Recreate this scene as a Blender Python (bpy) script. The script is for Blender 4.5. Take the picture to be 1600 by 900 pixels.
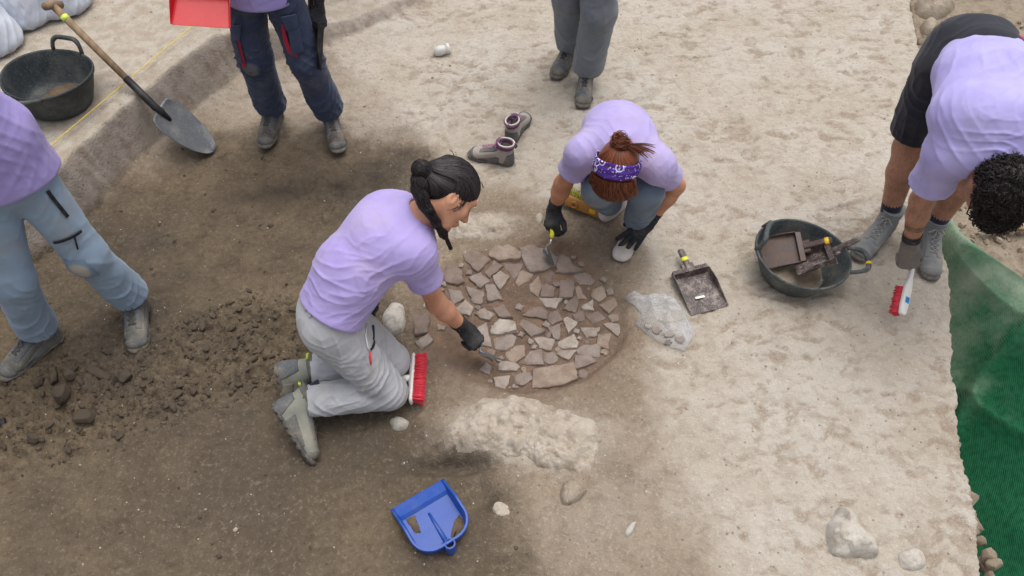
import bpy, math, random
import numpy as np
from mathutils import Vector, Matrix

# ------------------------------------------------------------------ clear
for _o in list(bpy.data.objects):
    bpy.data.objects.remove(_o, do_unlink=True)
SC = bpy.context.scene
COL = SC.collection
rng = np.random.default_rng(7)
random.seed(7)
R = math.radians
f32 = np.float32

# ------------------------------------------------------------------ camera
CAM_F, CAM_PITCH, CAM_H = 1250.0, R(52), 2.8          # focal length in pixels of a 1600 wide frame
cam_d = bpy.data.cameras.new('camera')
cam_d.sensor_width = 36.0
cam_d.lens = 36.0 * CAM_F / 1600.0
cam_d.clip_start = 0.05
cam_d.clip_end = 500.0
cam = bpy.data.objects.new('camera', cam_d)
COL.objects.link(cam)
cam.location = (0, 0, CAM_H)
cam.rotation_euler = (R(90) - CAM_PITCH, 0, 0)
SC.camera = cam

# ------------------------------------------------------------------ sky and sun (bright overcast / shaded by high cloud)
SUN_EL, SUN_AZ = 78.0, 35.0        # azimuth measured from +Y towards +X
W = bpy.data.worlds.new('World')
SC.world = W
W.use_nodes = True
wn, wl = W.node_tree.nodes, W.node_tree.links
wn.clear()
wo = wn.new('ShaderNodeOutputWorld')
bg = wn.new('ShaderNodeBackground')
sky = wn.new('ShaderNodeTexSky')
sky.sky_type = 'NISHITA'
sky.sun_disc = False
sky.sun_elevation = R(SUN_EL)
sky.sun_rotation = R(SUN_AZ)
sky.air_density = 1.0
sky.dust_density = 6.0
sky.ozone_density = 1.0
hsv = wn.new('ShaderNodeHueSaturation')
hsv.inputs['Saturation'].default_value = 0.35
wl.new(sky.outputs[0], hsv.inputs['Color'])
wl.new(hsv.outputs[0], bg.inputs['Color'])
bg.inputs['Strength'].default_value = 0.15
wl.new(bg.outputs[0], wo.inputs['Surface'])
sl = bpy.data.lights.new('sun', 'SUN')
sl.energy = 1.05
sl.angle = R(60)
sl.color = (1.0, 0.965, 0.92)
sun = bpy.data.objects.new('sun', sl)
COL.objects.link(sun)
_sd = Vector((math.cos(R(SUN_EL)) * math.sin(R(SUN_AZ)), math.cos(R(SUN_EL)) * math.cos(R(SUN_AZ)), math.sin(R(SUN_EL))))
sun.rotation_euler = (-_sd).to_track_quat('-Z', 'Y').to_euler()
SC.view_settings.view_transform = 'Standard'
SC.view_settings.look = 'None'
SC.view_settings.gamma = 1.0
SC.view_settings.exposure = 0.20
SC.view_settings.use_curve_mapping = False

# ------------------------------------------------------------------ maths helpers
_c, _s = math.cos(CAM_PITCH), math.sin(CAM_PITCH)
def P(px, py, z=0.0):
    """point of the place at height z that the photograph shows at pixel px, py"""
    u = (px - 800) / CAM_F
    v = (py - 450) / CAM_F
    d = np.array([u, _c - v * _s, -_s - v * _c])
    return np.array([0, 0, CAM_H]) + d * ((z - CAM_H) / d[2])
def A(*p): return np.array(p, float)
def nrm(v):
    v = np.asarray(v, float)
    return v / max(1e-9, np.linalg.norm(v))
def lerp(a, b, t): return a + (b - a) * t
def sstep(e0, e1, x):
    t = np.clip((x - e0) / (e1 - e0), 0, 1)
    return t * t * (3 - 2 * t)

_perm = np.random.default_rng(3).permutation(4096).astype(np.int32)
_perm = np.concatenate([_perm, _perm])
_g2 = np.stack([np.cos(np.arange(4096) * 2.399963), np.sin(np.arange(4096) * 2.399963)], 1).astype(f32)
def noise2(x, y):
    xi = np.floor(x).astype(np.int32); yi = np.floor(y).astype(np.int32)
    xf = (x - xi).astype(f32); yf = (y - yi).astype(f32)
    u = xf * xf * xf * (xf * (xf * 6 - 15) + 10); v = yf * yf * yf * (yf * (yf * 6 - 15) + 10)
    def g(i, j, dx, dy):
        h = _perm[_perm[i & 4095] + (j & 4095)]
        return _g2[h, 0] * dx + _g2[h, 1] * dy
    n00 = g(xi, yi, xf, yf); n10 = g(xi + 1, yi, xf - 1, yf)
    n01 = g(xi, yi + 1, xf, yf - 1); n11 = g(xi + 1, yi + 1, xf - 1, yf - 1)
    return 1.5 * (n00 * (1 - u) * (1 - v) + n10 * u * (1 - v) + n01 * (1 - u) * v + n11 * u * v)
def fbm2(x, y, o=4, g=0.5):
    s = 0.0; a = 1.0; t = 0.0
    for i in range(o):
        s = s + a * noise2(x * 2 ** i + 17.3 * i, y * 2 ** i + 9.1 * i); t += a; a *= g
    return s / t
_v3 = np.random.default_rng(5).uniform(-1, 1, 4096).astype(f32)
def noise3(p):
    p = np.asarray(p, f32)
    i = np.floor(p).astype(np.int32); fr = p - i
    w = fr * fr * (3 - 2 * fr)
    r = 0
    for dx in (0, 1):
        wx = w[:, 0] if dx else 1 - w[:, 0]
        for dy in (0, 1):
            wy = w[:, 1] if dy else 1 - w[:, 1]
            for dz in (0, 1):
                wz = w[:, 2] if dz else 1 - w[:, 2]
                h = _perm[_perm[_perm[(i[:, 0] + dx) & 4095] + ((i[:, 1] + dy) & 4095)] + ((i[:, 2] + dz) & 4095)]
                r = r + wx * wy * wz * _v3[h]
    return r
def fbm3(p, o=3, g=0.5):
    s = 0; a = 1.0; t = 0
    for i in range(o):
        s = s + a * noise3(p * 2 ** i + 11.7 * i); t += a; a *= g
    return s / t
def seg_dist(x, y, pts):
    """distance to a polyline and signed side (positive to its left)"""
    best = np.full(np.shape(x), 1e9, f32); side = np.zeros(np.shape(x), f32); tt = np.zeros(np.shape(x), f32)
    n = len(pts) - 1
    for i in range(n):
        ax, ay = pts[i][:2]; bx, by = pts[i + 1][:2]
        dx, dy = bx - ax, by - ay; l2 = dx * dx + dy * dy
        t = np.clip(((x - ax) * dx + (y - ay) * dy) / l2, 0, 1)
        d = np.hypot(x - ax - t * dx, y - ay - t * dy)
        cr = dx * (y - ay) - dy * (x - ax)
        m = d < best
        best = np.where(m, d, best); side = np.where(m, np.sign(cr), side); tt = np.where(m, (i + t) / n, tt)
    return best, side, tt
def poly_sd(x, y, pts):
    """signed distance to a closed polygon, positive inside"""
    pts = [p[:2] for p in pts]
    d, _, _ = seg_dist(x, y, pts + [pts[0]])
    ins = np.zeros(np.shape(x), bool)
    n = len(pts)
    for i in range(n):
        ax, ay = pts[i]; bx, by = pts[(i + 1) % n]
        if ay == by: continue
        c = ((ay > y) != (by > y)) & (x < (bx - ax) * (y - ay) / (by - ay) + ax)
        ins ^= c
    return np.where(ins, d, -d)
def pxs(l, z=0.0): return [P(a, b, z) for a, b in l]

# ------------------------------------------------------------------ object helpers
ORG = {}
def tag(o, label=None, cat=None, group=None, kind=None):
    if label: o['label'] = label
    if cat: o['category'] = cat
    if group: o['group'] = group
    if kind: o['kind'] = kind
    return o
def thing(name, loc, label, cat, group=None):
    o = bpy.data.objects.new(name, None)
    o.empty_display_size = 0.05
    COL.objects.link(o)
    o.location = tuple(float(v) for v in loc)
    ORG[o] = np.array(loc, float)
    return tag(o, label, cat, group)
def npmesh(name, V, F, smooth=True):
    """mesh from arrays; F is one (n,k) array or a list of such arrays / a list of tuples"""
    me = bpy.data.meshes.new(name)
    V = np.asarray(V, f32).reshape(-1, 3)
    if isinstance(F, np.ndarray): F = [F]
    if len(F) and not isinstance(F[0], np.ndarray):
        d = {}
        for q in F: d.setdefault(len(q), []).append(q)
        F = [np.array(v, np.int32) for v in d.values()]
    F = [q for q in F if len(q)]
    me.vertices.add(len(V)); me.vertices.foreach_set('co', V.ravel())
    lv = np.concatenate([q.ravel() for q in F]).astype(np.int32)
    cnt = np.concatenate([np.full(len(q), q.shape[1], np.int32) for q in F])
    st = np.concatenate([[0], np.cumsum(cnt)[:-1]]).astype(np.int32)
    me.loops.add(len(lv)); me.loops.foreach_set('vertex_index', lv)
    me.polygons.add(len(cnt)); me.polygons.foreach_set('loop_start', st)
    try: me.polygons.foreach_set('loop_total', cnt)
    except Exception: pass
    me.polygons.foreach_set('use_smooth', np.full(len(cnt), bool(smooth)))
    me.update(calc_edges=True)
    me.validate()
    return me
def add(name, V, F, mat, parent=None, smooth=True, org=None):
    """one mesh object from points of the place; children are stored relative to the parent's origin"""
    V = np.asarray(V, float).reshape(-1, 3)
    if parent is not None: o0 = ORG[parent]
    elif org is not None: o0 = np.asarray(org, float)
    else: o0 = np.array([V[:, 0].mean(), V[:, 1].mean(), V[:, 2].min()])
    me = npmesh(name, V - o0, F, smooth)
    if mat is not None: me.materials.append(mat)
    o = bpy.data.objects.new(name, me)
    COL.objects.link(o)
    if parent is not None: o.parent = parent
    else: o.location = tuple(float(v) for v in o0)
    ORG[o] = o0
    return o
class MB:
    """collects simple shapes into one mesh"""
    def __init__(s): s.V = []; s.F = []; s.n = 0
    def raw(s, V, F):
        V = np.asarray(V, float).reshape(-1, 3)
        s.V.append(V); s.F += [tuple(int(i) + s.n for i in q) for q in F]; s.n += len(V); return s
    def box(s, c, h, ax=None, bev=0.0):
        ax = np.eye(3) if ax is None else np.asarray(ax, float); c = np.asarray(c, float); h = np.asarray(h, float)
        if bev <= 0:
            v = [c + (sx * h[0]) * ax[0] + (sy * h[1]) * ax[1] + (sz * h[2]) * ax[2] for sz in (-1, 1) for sy in (-1, 1) for sx in (-1, 1)]
            return s.raw(v, [(0, 2, 3, 1), (4, 5, 7, 6), (0, 1, 5, 4), (2, 6, 7, 3), (0, 4, 6, 2), (1, 3, 7, 5)])
        # bevelled: two octagon-like loops stacked
        b = min(bev, h[0] * .9, h[1] * .9, h[2] * .9)
        def loop(ix, z):
            x, y = h[0] - ix, h[1] - ix
            return [(x, -y + b, z), (x, y - b, z), (x - b, y, z), (-x + b, y, z), (-x, y - b, z), (-x, -y + b, z), (-x + b, -y, z), (x - b, -y, z)]
        L = [loop(b, -h[2]), loop(0, -h[2] + b), loop(0, h[2] - b), loop(b, h[2])]
        v = [c + q[0] * ax[0] + q[1] * ax[1] + q[2] * ax[2] for l in L for q in l]
        F = []
        for l in range(3):
            for i in range(8):
                j = (i + 1) % 8
                F.append((l * 8 + i, l * 8 + j, l * 8 + 8 + j, l * 8 + 8 + i))
        F.append(tuple(range(7, -1, -1))); F.append(tuple(range(24, 32)))
        return s.raw(v, F)
    def tube(s, pts, rad, seg=8, up=None, flat=1.0, cap=True, closed=False):
        pts = [np.asarray(p, float) for p in pts]; n = len(pts)
        rad = [rad] * n if np.isscalar(rad) else list(rad)
        V = []; pn = None
        for i in range(n):
            if closed: t = nrm(pts[(i + 1) % n] - pts[i - 1])
            else: t = nrm(pts[min(i + 1, n - 1)] - pts[max(i - 1, 0)])
            if pn is None:
                q = np.array(up, float) if up is not None else (A(0, 0, 1) if abs(t[2]) < .9 else A(1, 0, 0))
            else: q = pn
            a = nrm(q - t * np.dot(q, t)); b = np.cross(t, a); pn = a
            for k in range(seg):
                w = 2 * math.pi * k / seg
                V.append(pts[i] + rad[i] * (math.cos(w) * a * flat + math.sin(w) * b))
        F = []
        for i in range(n if closed else n - 1):
            i2 = (i + 1) % n
            for k in range(seg):
                k2 = (k + 1) % seg
                F.append((i * seg + k, i * seg + k2, i2 * seg + k2, i2 * seg + k))
        if cap and not closed:
            F.append(tuple(range(seg - 1, -1, -1))); F.append(tuple((n - 1) * seg + k for k in range(seg)))
        return s.raw(V, F)
    def lathe(s, prof, c, ax=None, seg=40, cap0=False, cap1=False, fn=None):
        """prof: (radius, height) pairs; fn(angle, radius, height) -> local xyz"""
        ax = np.eye(3) if ax is None else np.asarray(ax, float); c = np.asarray(c, float)
        V = []
        for (r, h) in prof:
            for k in range(seg):
                w = 2 * math.pi * k / seg
                q = (r * math.cos(w), r * math.sin(w), h) if fn is None else fn(w, r, h)
                V.append(c + q[0] * ax[0] + q[1] * ax[1] + q[2] * ax[2])
        F = []
        for i in range(len(prof) - 1):
            for k in range(seg):
                k2 = (k + 1) % seg
                F.append((i * seg + k, i * seg + k2, (i + 1) * seg + k2, (i + 1) * seg + k))
        if cap0: F.append(tuple(range(seg - 1, -1, -1)))
        if cap1: F.append(tuple((len(prof) - 1) * seg + k for k in range(seg)))
        return s.raw(V, F)
    def arr(s): return np.concatenate(s.V), s.F
    def build(s, name, mat, parent=None, smooth=True, org=None, M=None):
        V, F = s.arr()
        if M is not None: V = V @ M[0].T + M[1]
        return add(name, V, F, mat, parent, smooth, org)
def axes(x, up=(0, 0, 1)):
    """rows: forward x, left y, up z"""
    x = nrm(x); z = np.asarray(up, float); z = nrm(z - x * np.dot(x, z)); y = np.cross(z, x)
    return np.array([x, y, z])
def shade_auto(o, deg=35):
    me = o.data
    n = len(me.polygons)
    # mark edges sharper than deg
    import bmesh
    bm = bmesh.new(); bm.from_mesh(me)
    for e in bm.edges:
        if len(e.link_faces) == 2 and e.calc_face_angle(0) > R(deg): e.smooth = False
    bm.to_mesh(me); bm.free()
    return o

# ------------------------------------------------------------------ materials
def srgb(r, g, b):
    def f(c):
        c /= 255.0
        return c / 12.92 if c <= 0.04045 else ((c + 0.055) / 1.055) ** 2.4
    return (f(r), f(g), f(b), 1)
class NT:
    def __init__(s, name):
        s.m = bpy.data.materials.new(name); s.m.use_nodes = True
        s.t = s.m.node_tree; s.t.nodes.clear()
        s.out = s.t.nodes.new('ShaderNodeOutputMaterial')
        s.b = s.t.nodes.new('ShaderNodeBsdfPrincipled')
        s.t.links.new(s.b.outputs[0], s.out.inputs['Surface'])
        s.tc = None
    def n(s, ty, **kw):
        nd = s.t.nodes.new(ty)
        for k, v in kw.items(): setattr(nd, k, v)
        return nd
    def l(s, a, b): s.t.links.new(a, b)
    def coord(s, which='Object'):
        if s.tc is None: s.tc = s.n('ShaderNodeTexCoord')
        return s.tc.outputs[which]
    def mapping(s, scale=(1, 1, 1), rot=(0, 0, 0), which='Object'):
        m = s.n('ShaderNodeMapping'); m.inputs['Scale'].default_value = scale; m.inputs['Rotation'].default_value = rot
        s.l(s.coord(which), m.inputs['Vector']); return m.outputs[0]
    def noise(s, scale, detail=4, rough=.55, vec=None, out='Fac', dist=0.0):
        n = s.n('ShaderNodeTexNoise'); n.inputs['Scale'].default_value = scale; n.inputs['Detail'].default_value = detail
        n.inputs['Roughness'].default_value = rough; n.inputs['Distortion'].default_value = dist
        s.l(vec if vec is not None else s.coord(), n.inputs['Vector']); return n.outputs[out]
    def vor(s, scale, vec=None, feature='F1', out='Distance', rnd=1.0):
        n = s.n('ShaderNodeTexVoronoi'); n.feature = feature; n.inputs['Scale'].default_value = scale
        n.inputs['Randomness'].default_value = rnd
        s.l(vec if vec is not None else s.coord(), n.inputs['Vector']); return n.outputs[out]
    def ramp(s, fac, a, b, lo=0.0, hi=1.0):
        r = s.n('ShaderNodeMapRange'); r.inputs['From Min'].default_value = a; r.inputs['From Max'].default_value = b
        r.inputs['To Min'].default_value = lo; r.inputs['To Max'].default_value = hi; r.interpolation_type = 'SMOOTHSTEP'
        s.l(fac, r.inputs['Value']); return r.outputs[0]
    def mix(s, fac, a, b, blend='MIX'):
        m = s.n('ShaderNodeMix'); m.data_type = 'RGBA'; m.blend_type = blend
        for i, v in ((0, fac), (6, a), (7, b)):
            if isinstance(v, (int, float, tuple)): m.inputs[i].default_value = v
            else: s.l(v, m.inputs[i])
        return m.outputs[2]
    def math(s, op, a, b=0.0):
        m = s.n('ShaderNodeMath'); m.operation = op
        for i, v in ((0, a), (1, b)):
            if isinstance(v, (int, float)): m.inputs[i].default_value = v
            else: s.l(v, m.inputs[i])
        return m.outputs[0]
    def bump(s, h, strength=.3, dist=.01, prev=None):
        b = s.n('ShaderNodeBump'); b.inputs['Strength'].default_value = strength; b.inputs['Distance'].default_value = dist
        s.l(h, b.inputs['Height'])
        if prev is not None: s.l(prev, b.inputs['Normal'])
        return b.outputs[0]
    def attr(s, name, out='Fac'):
        a = s.n('ShaderNodeAttribute'); a.attribute_name = name; return a.outputs[out]
    def set(s, color=None, rough=.6, metal=0.0, normal=None, spec=.5, **kw):
        i = s.b.inputs
        if color is not None:
            if isinstance(color, tuple): i['Base Color'].default_value = color
            else: s.l(color, i['Base Color'])
        if isinstance(rough, (int, float)): i['Roughness'].default_value = rough
        else: s.l(rough, i['Roughness'])
        i['Metallic'].default_value = metal
        i['Specular IOR Level'].default_value = spec
        if normal is not None: s.l(normal, i['Normal'])
        for k, v in kw.items():
            if isinstance(v, (int, float, tuple)): i[k.replace('_', ' ')].default_value = v
            else: s.l(v, i[k.replace('_', ' ')])
        return s.m
def dusty(name, col, dust, amt=.35, rough=.55, scale=9, spec=.4, bump=.15, metal=0.0, fine=120):
    """plain coloured surface with a blotchy film of dust and fine relief"""
    t = NT(name)
    a = t.ramp(t.noise(scale, 6, .65), .42, .75)
    b = t.ramp(t.noise(fine, 3, .6), .50, .70)
    f = t.math('MULTIPLY', t.math('ADD', a, t.math('MULTIPLY', b, .6)), amt)
    c = t.mix(f, col, dust)
    r = t.math('ADD', t.math('MULTIPLY', f, .4), rough)
    return t.set(c, r, metal, t.bump(t.noise(fine * 1.5, 3, .6), bump, .002), spec)
def cloth(name, col, col2=None, dust=None, dust_amt=0.0, wl=900, rough=.85, bump=.25, dscale=5.0, sheen=.15):
    """woven cloth: slight colour variation, weave relief, dust"""
    t = NT(name)
    col2 = col2 or tuple(c * .86 for c in col[:3]) + (1,)
    c = t.mix(t.ramp(t.noise(7, 5, .6), .35, .7), col, col2)
    if dust is not None:
        c = t.mix(t.math('MULTIPLY', t.ramp(t.noise(dscale, 6, .65), .48, .72), dust_amt), c, dust)
    h = t.math('ADD', t.noise(wl * .5, 2, .5), t.math('MULTIPLY', t.noise(28, 4, .55), .5))
    return t.set(c, rough, 0, t.bump(h, bump, .003), .25, Sheen_Weight=sheen, Sheen_Roughness=.5)

# ================================================================== GROUND
HB = 0.28
BANK = [P(*q, HB) for q in [(-900, 900), (-400, 640), (20, 318), (95, 256), (160, 195), (215, 148), (280, 96), (332, 58), (352, 46), (430, 22), (520, -6), (640, -60), (900, -260)]]
EDGE = [P(*q, 0) for q in [(1380, -420), (1405, -150), (1420, -20), (1432, 60), (1455, 200), (1472, 345), (1482, 440), (1489, 560), (1508, 700), (1526, 800), (1534, 900), (1560, 1200)]]
EDGE = [A(EDGE[0][0] + 1.5, 60, 0)] + EDGE + [A(EDGE[-1][0] - .1, -40, 0)]
_ex = np.array([p[0] for p in EDGE])[::-1]; _ey = np.array([p[1] for p in EDGE])[::-1]
def edge_x(y): return np.interp(y, _ey, _ex)
HC = P(818, 486)[:2]; HRX, HRY = .45, .40          # hearth centre and half widths
def trench_w(y): return np.interp(y, [.6, 1.4, 1.9, 2.25, 2.6, 2.75], [.95, .75, .55, .36, .10, .06])
def trench_prof(x, y):
    """height of the trench side right of the cut edge"""
    s = (x - edge_x(y)) / trench_w(y)
    low = np.interp(y, [.6, 1.6, 2.2, 2.6], [-.75, -.68, -.5, -.25])
    return low + (-.10 - low) * sstep(.12, 1.0, s)
DARK = [(-700, 420), (60, 345), (150, 318), (240, 262), (330, 210), (430, 214), (560, 218), (655, 236), (650, 300), (585, 380), (600, 470), (625, 560), (640, 640), (690, 700), (770, 745), (800, 830), (860, 960), (800, 1300), (-700, 1300)]
MIDD = [(120, 330), (240, 235), (345, 110), (480, 60), (560, 130), (640, 210), (760, 280), (860, 330), (960, 330), (1030, 430), (1010, 560), (1000, 640), (1040, 740), (1090, 830), (1120, 960), (1100, 1300), (-700, 1300), (-700, 420)]
CLODZ = [(-60, 640), (60, 560), (190, 560), (300, 500), (400, 455), (490, 470), (500, 560), (430, 600), (300, 640), (190, 690), (60, 720), (-60, 740)]
def soil(x, y):
    """masks: pale, dark, red-brown, charcoal"""
    wx = x + .13 * fbm2(x * 2.1 + 3, y * 2.1, 4); wy = y + .13 * fbm2(x * 2.1 + 31, y * 2.1 + 8, 4)
    wx = wx + .06 * fbm2(x * 13, y * 13 + 5, 4, .6); wy = wy + .06 * fbm2(x * 13 + 9, y * 13, 4, .6)
    d = poly_sd(wx, wy, pxs(DARK)); m = poly_sd(wx, wy, pxs(MIDD))
    dark = sstep(-.13, .12, d); mid = sstep(-.11, .09, m)
    hr = np.hypot((wx - HC[0]) / (HRX + .03), (wy - HC[1]) / (HRY + .03))
    red = sstep(1.15, .7, hr)
    ch = np.zeros_like(x)
    for (cx, cy, rx, ry, a) in [(430, 300, .30, .12, .95), (545, 272, .24, .10, 1.0), (590, 340, .16, .14, .7), (625, 235, .10, .05, .8), (330, 330, .25, .10, .3), (715, 718, .15, .035, .9), (690, 730, .2, .05, .4), (640, 205, .1, .05, .4), (905, 692, .07, .03, .5), (930, 410, .16, .10, .25), (745, 765, .05, .06, .45), (510, 180, .16, .05, .35), (420, 400, .55, .22, .50), (250, 420, .5, .25, .45), (380, 520, .45, .16, .45), (90, 610, .40, .14, .5), (200, 480, .4, .2, .4)]:
        c = P(cx, cy)
        ch = np.maximum(ch, a * np.exp(-(((wx - c[0]) / rx) ** 2 + ((wy - c[1]) / ry) ** 2)))
    ch = ch * (.75 + .7 * fbm2(x * 7 + 4, y * 9, 4))
    for (cx, cy, rx, ry, a) in [(420, 150, .55, .28, .55), (560, 180, .3, .2, .5), (300, 250, .3, .12, .35), (960, 800, .35, .25, .3)]:
        c = P(cx, cy); mid = mid * (1 - a * np.exp(-(((wx - c[0]) / rx) ** 2 + ((wy - c[1]) / ry) ** 2)))
    for (cx, cy, rx, ry, a) in [(820, 672, .34, .12, .85), (735, 350, .25, .05, .6)]:
        c = P(cx, cy); k = a * np.exp(-(((wx - c[0]) / rx) ** 2 + ((wy - c[1]) / ry) ** 2) ** 2); mid = mid * (1 - k); dark = dark * (1 - k)
    return 1 - mid, dark, red, np.clip(ch, 0, 1)
def worley(x, y, seed=0):
    """distance to nearest and second nearest cell point, and a random number of the nearest cell"""
    xi = np.floor(x).astype(np.int32); yi = np.floor(y).astype(np.int32)
    f1 = np.full(x.shape, 9.0, f32); f2 = f1.copy(); rnd = np.zeros_like(f1)
    for dx in (-1, 0, 1):
        for dy in (-1, 0, 1):
            h = _perm[_perm[(xi + dx + seed) & 4095] + ((yi + dy) & 4095)]
            px = xi + dx + .5 + .45 * np.cos(h * 1.7); py = yi + dy + .5 + .45 * np.sin(h * 2.3)
            d = np.hypot(x - px, y - py); m = d < f1
            f2 = np.where(m, f1, np.minimum(f2, d)); rnd = np.where(m, (h % 97) / 97.0, rnd); f1 = np.where(m, d, f1)
    return f1, f2, rnd
def ground_parts(x, y, fine=True):
    x = np.asarray(x, f32); y = np.asarray(y, f32)
    z = .018 * fbm2(x * .9, y * .9, 3)
    pale, dark, red, ch = soil(x, y)
    mid = np.clip(1 - pale, 0, 1)
    # scraped trowel scars in the pale surface (short shallow dimples, a little longer across the picture)
    wx = x + .06 * fbm2(x * 5, y * 5, 3); wy = y + .06 * fbm2(x * 5 + 7, y * 5, 3)
    gran = .22 * fbm2(x * 38, y * 44, 3, .6)
    sc = fbm2(wx * 9.0 + wy * 1.5, wy * 17.0 - wx * 2, 4, .6) + .45 * fbm2(wx * 2.1, wy * 2.6 + 4, 3)
    scar = sstep(.05, .42, sc + gran) * (.35 + .65 * pale)
    z = z - .0080 * sstep(.05, .45, sc) * (.35 + .65 * pale) + .0060 * pale * fbm2(x * 20, y * 30, 4, .55)
    nb = sstep(1.9, 1.0, y) * pale * sstep(.7, 1.5, x)
    z = z + nb * .014 * np.abs(fbm2(x * 13 + 2, y * 13, 3))
    # lumpy, scraped soil
    z = z + (.006 + .012 * dark) * fbm2(x * 7 + 40, y * 7, 4, .55)
    u_, v_ = x * .86 + y * .5, -x * .5 + y * .86
    z = z + (1 - pale) * (.006 * fbm2(u_ * 6, v_ * 24, 4, .6) - .006 * sstep(.25, .55, np.abs(fbm2(u_ * 9 + 5, v_ * 20, 3))))
    crb = sstep(.0, .40, fbm2(x * 4.5 + 20, y * 4.5, 3)) * dark * sstep(1.25, 1.7, y)
    z = z + crb * (.010 * np.abs(fbm2(x * 34, y * 34, 3, .6)) + .006 * np.abs(noise2(x * 80, y * 80)))
    cl = sstep(-.10, .10, poly_sd(x + .05 * fbm2(x * 4, y * 4 + 3, 3), y + .05 * fbm2(x * 4 + 9, y * 4, 3), pxs(CLODZ)))
    z = z + cl * (.020 + .030 * fbm2(x * 9, y * 9 + 2, 4, .6))
    # broken clods that grow out of the ground, coarse in the spoil strip and fine over the worked soil
    rough = np.clip(cl * 1.0 + .55 * dark * sstep(-.05, .35, fbm2(x * 2.3 + 8, y * 2.3, 3)) * (.25 + .75 * sstep(1.2, 1.7, y)), 0, 1)
    i_ = np.nonzero(rough > .02)[0]
    if len(i_):
        xx, yy, rr_ = x[i_], y[i_], rough[i_]; wx_ = xx + .012 * fbm2(xx * 30, yy * 30, 2); wy_ = yy + .012 * fbm2(xx * 30 + 5, yy * 30, 2)
        for sc_, am in ((19.0, .022), (42.0, .011), (90.0, .005)):
            a1, a2, rn = worley(wx_ * sc_, wy_ * sc_, int(sc_))
            z[i_] += rr_ * am * ((.25 + rn) * (1 - np.clip(a1, 0, 1) ** 2) - .55 * sstep(.16, .0, a2 - a1))
    if fine:
        z = z + (.0030 + .003 * (1 - pale)) * fbm2(x * 45, y * 45, 3, .6) + (.0018) * noise2(x * 150, y * 150)
    # worked pit left of the pale floor is a little lower
    z = z - .03 * sstep(.2, .9, dark)
    # hearth hollow with a crisp lip on its near right side
    wob = .025 * fbm2(x * 6, y * 6, 3)
    hd = np.hypot((x - HC[0]) / HRX, (y - HC[1]) / HRY) + wob * 2
    ang = np.arctan2(y - HC[1], x - HC[0])
    lip = .5 + .5 * np.cos(ang + R(50))
    w = .10 + .30 * (1 - lip)
    z = z - .042 * (.25 + .75 * lip) * sstep(1.04, 1.04 - w, hd) + .010 * lip * np.exp(-((hd - 1.08) / .06) ** 2)
    # raised earth below the hearth and round hollow further right
    for (cx, cy, rx, ry, h) in [(990, 765, .10, .06, -.022), (1040, 640, .25, .12, .012), (720, 345, .22, .06, .035), (650, 480, .10, .12, .02), (860, 760, .10, .05, -.02), (705, 724, .17, .035, -.045), (560, 690, .3, .15, -.02), (740, 770, .10, .07, -.015), (1180, 240, .7, .4, .015)]:
        c = P(cx, cy)
        z = z + h * np.exp(-(((x - c[0]) / rx) ** 2 + ((y - c[1]) / ry) ** 2) ** 1.5)
    # upper bank, left
    d, side, t = seg_dist(x, y, BANK)
    sd = d * side + .018 * fbm2(x * 8 + 5, y * 8, 3) + .004 * fbm2(x * 30, y * 30, 2)
    hb = HB * np.interp(t, [0, .60, .72, .85, 1], [1, 1, .8, .35, .15])
    bank = sstep(-.065, .010, sd)
    z = z * (1 - .6 * bank) + hb * bank
    z = z + .03 * sstep(-.22, -.06, sd) * sstep(.0, -.06, sd)
    # cut edge and trench, right
    ex = edge_x(y) + .030 * fbm2(y * 3.1 + 2, y * .7, 3) + .016 * fbm2(y * 9, y * 2 + 3, 3) + .011 * fbm2(y * 31, x * 3, 3)
    de = x - ex
    tr = sstep(-.004, .045 + .02 * noise2(y * 8, y), de)
    rub = trench_prof(x, y) - .012 + .03 * sstep(.5, 1.0, (x - edge_x(y)) / trench_w(y)) * np.abs(fbm2(x * 12, y * 12, 4, .6)) + .02 * fbm2(x * 4, y * 4, 3)
    z = z * (1 - tr) + rub * tr - .012 * sstep(-.10, 0, de) * (1 - tr) * np.abs(noise2(x * 20, y * 20))
    return z, pale, dark, red, ch, scar, bank, tr
def axis_grid(lo, hi, step, far):
    core = np.arange(lo, hi + step * .5, step)
    out = []; s = step; v = core[-1]
    while v < far: s *= 1.22; v += s; out.append(v)
    lft = []; s = step; v = core[0]
    while v > -far: s *= 1.22; v -= s; lft.append(v)
    return np.concatenate([lft[::-1], core, out])
gx = axis_grid(-2.75, 2.75, .0072, 90.0); gy = axis_grid(.75, 4.7, .0072, 90.0)
GXX, GYY = np.meshgrid(gx, gy)
gzv, pale, dark, red, chv, scar, bank, tr = ground_parts(GXX.ravel(), GYY.ravel())
nx, ny = len(gx), len(gy)
GZ = gzv.reshape(ny, nx)
def gzs(x, y):
    x = np.asarray(x, float); y = np.asarray(y, float)
    i = np.clip(np.searchsorted(gx, x) - 1, 0, nx - 2); j = np.clip(np.searchsorted(gy, y) - 1, 0, ny - 2)
    u = (x - gx[i]) / (gx[i + 1] - gx[i]); v = (y - gy[j]) / (gy[j + 1] - gy[j])
    return GZ[j, i] * (1 - u) * (1 - v) + GZ[j, i + 1] * u * (1 - v) + GZ[j + 1, i] * (1 - u) * v + GZ[j + 1, i + 1] * u * v
def gz(x, y): return float(gzs(x, y))
def G(px, py, dz=0.0):
    """point on the ground surface seen at a pixel"""
    z = 0.0
    for _ in range(6):
        p = P(px, py, z); z = gz(p[0], p[1])
    p = P(px, py, z); p[2] = gz(p[0], p[1]) + dz
    return p
ii = (np.arange(ny - 1)[:, None] * nx + np.arange(nx - 1)[None, :]).ravel()
gq = np.stack([ii, ii + 1, ii + 1 + nx, ii + nx], 1).astype(np.int32)
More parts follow.
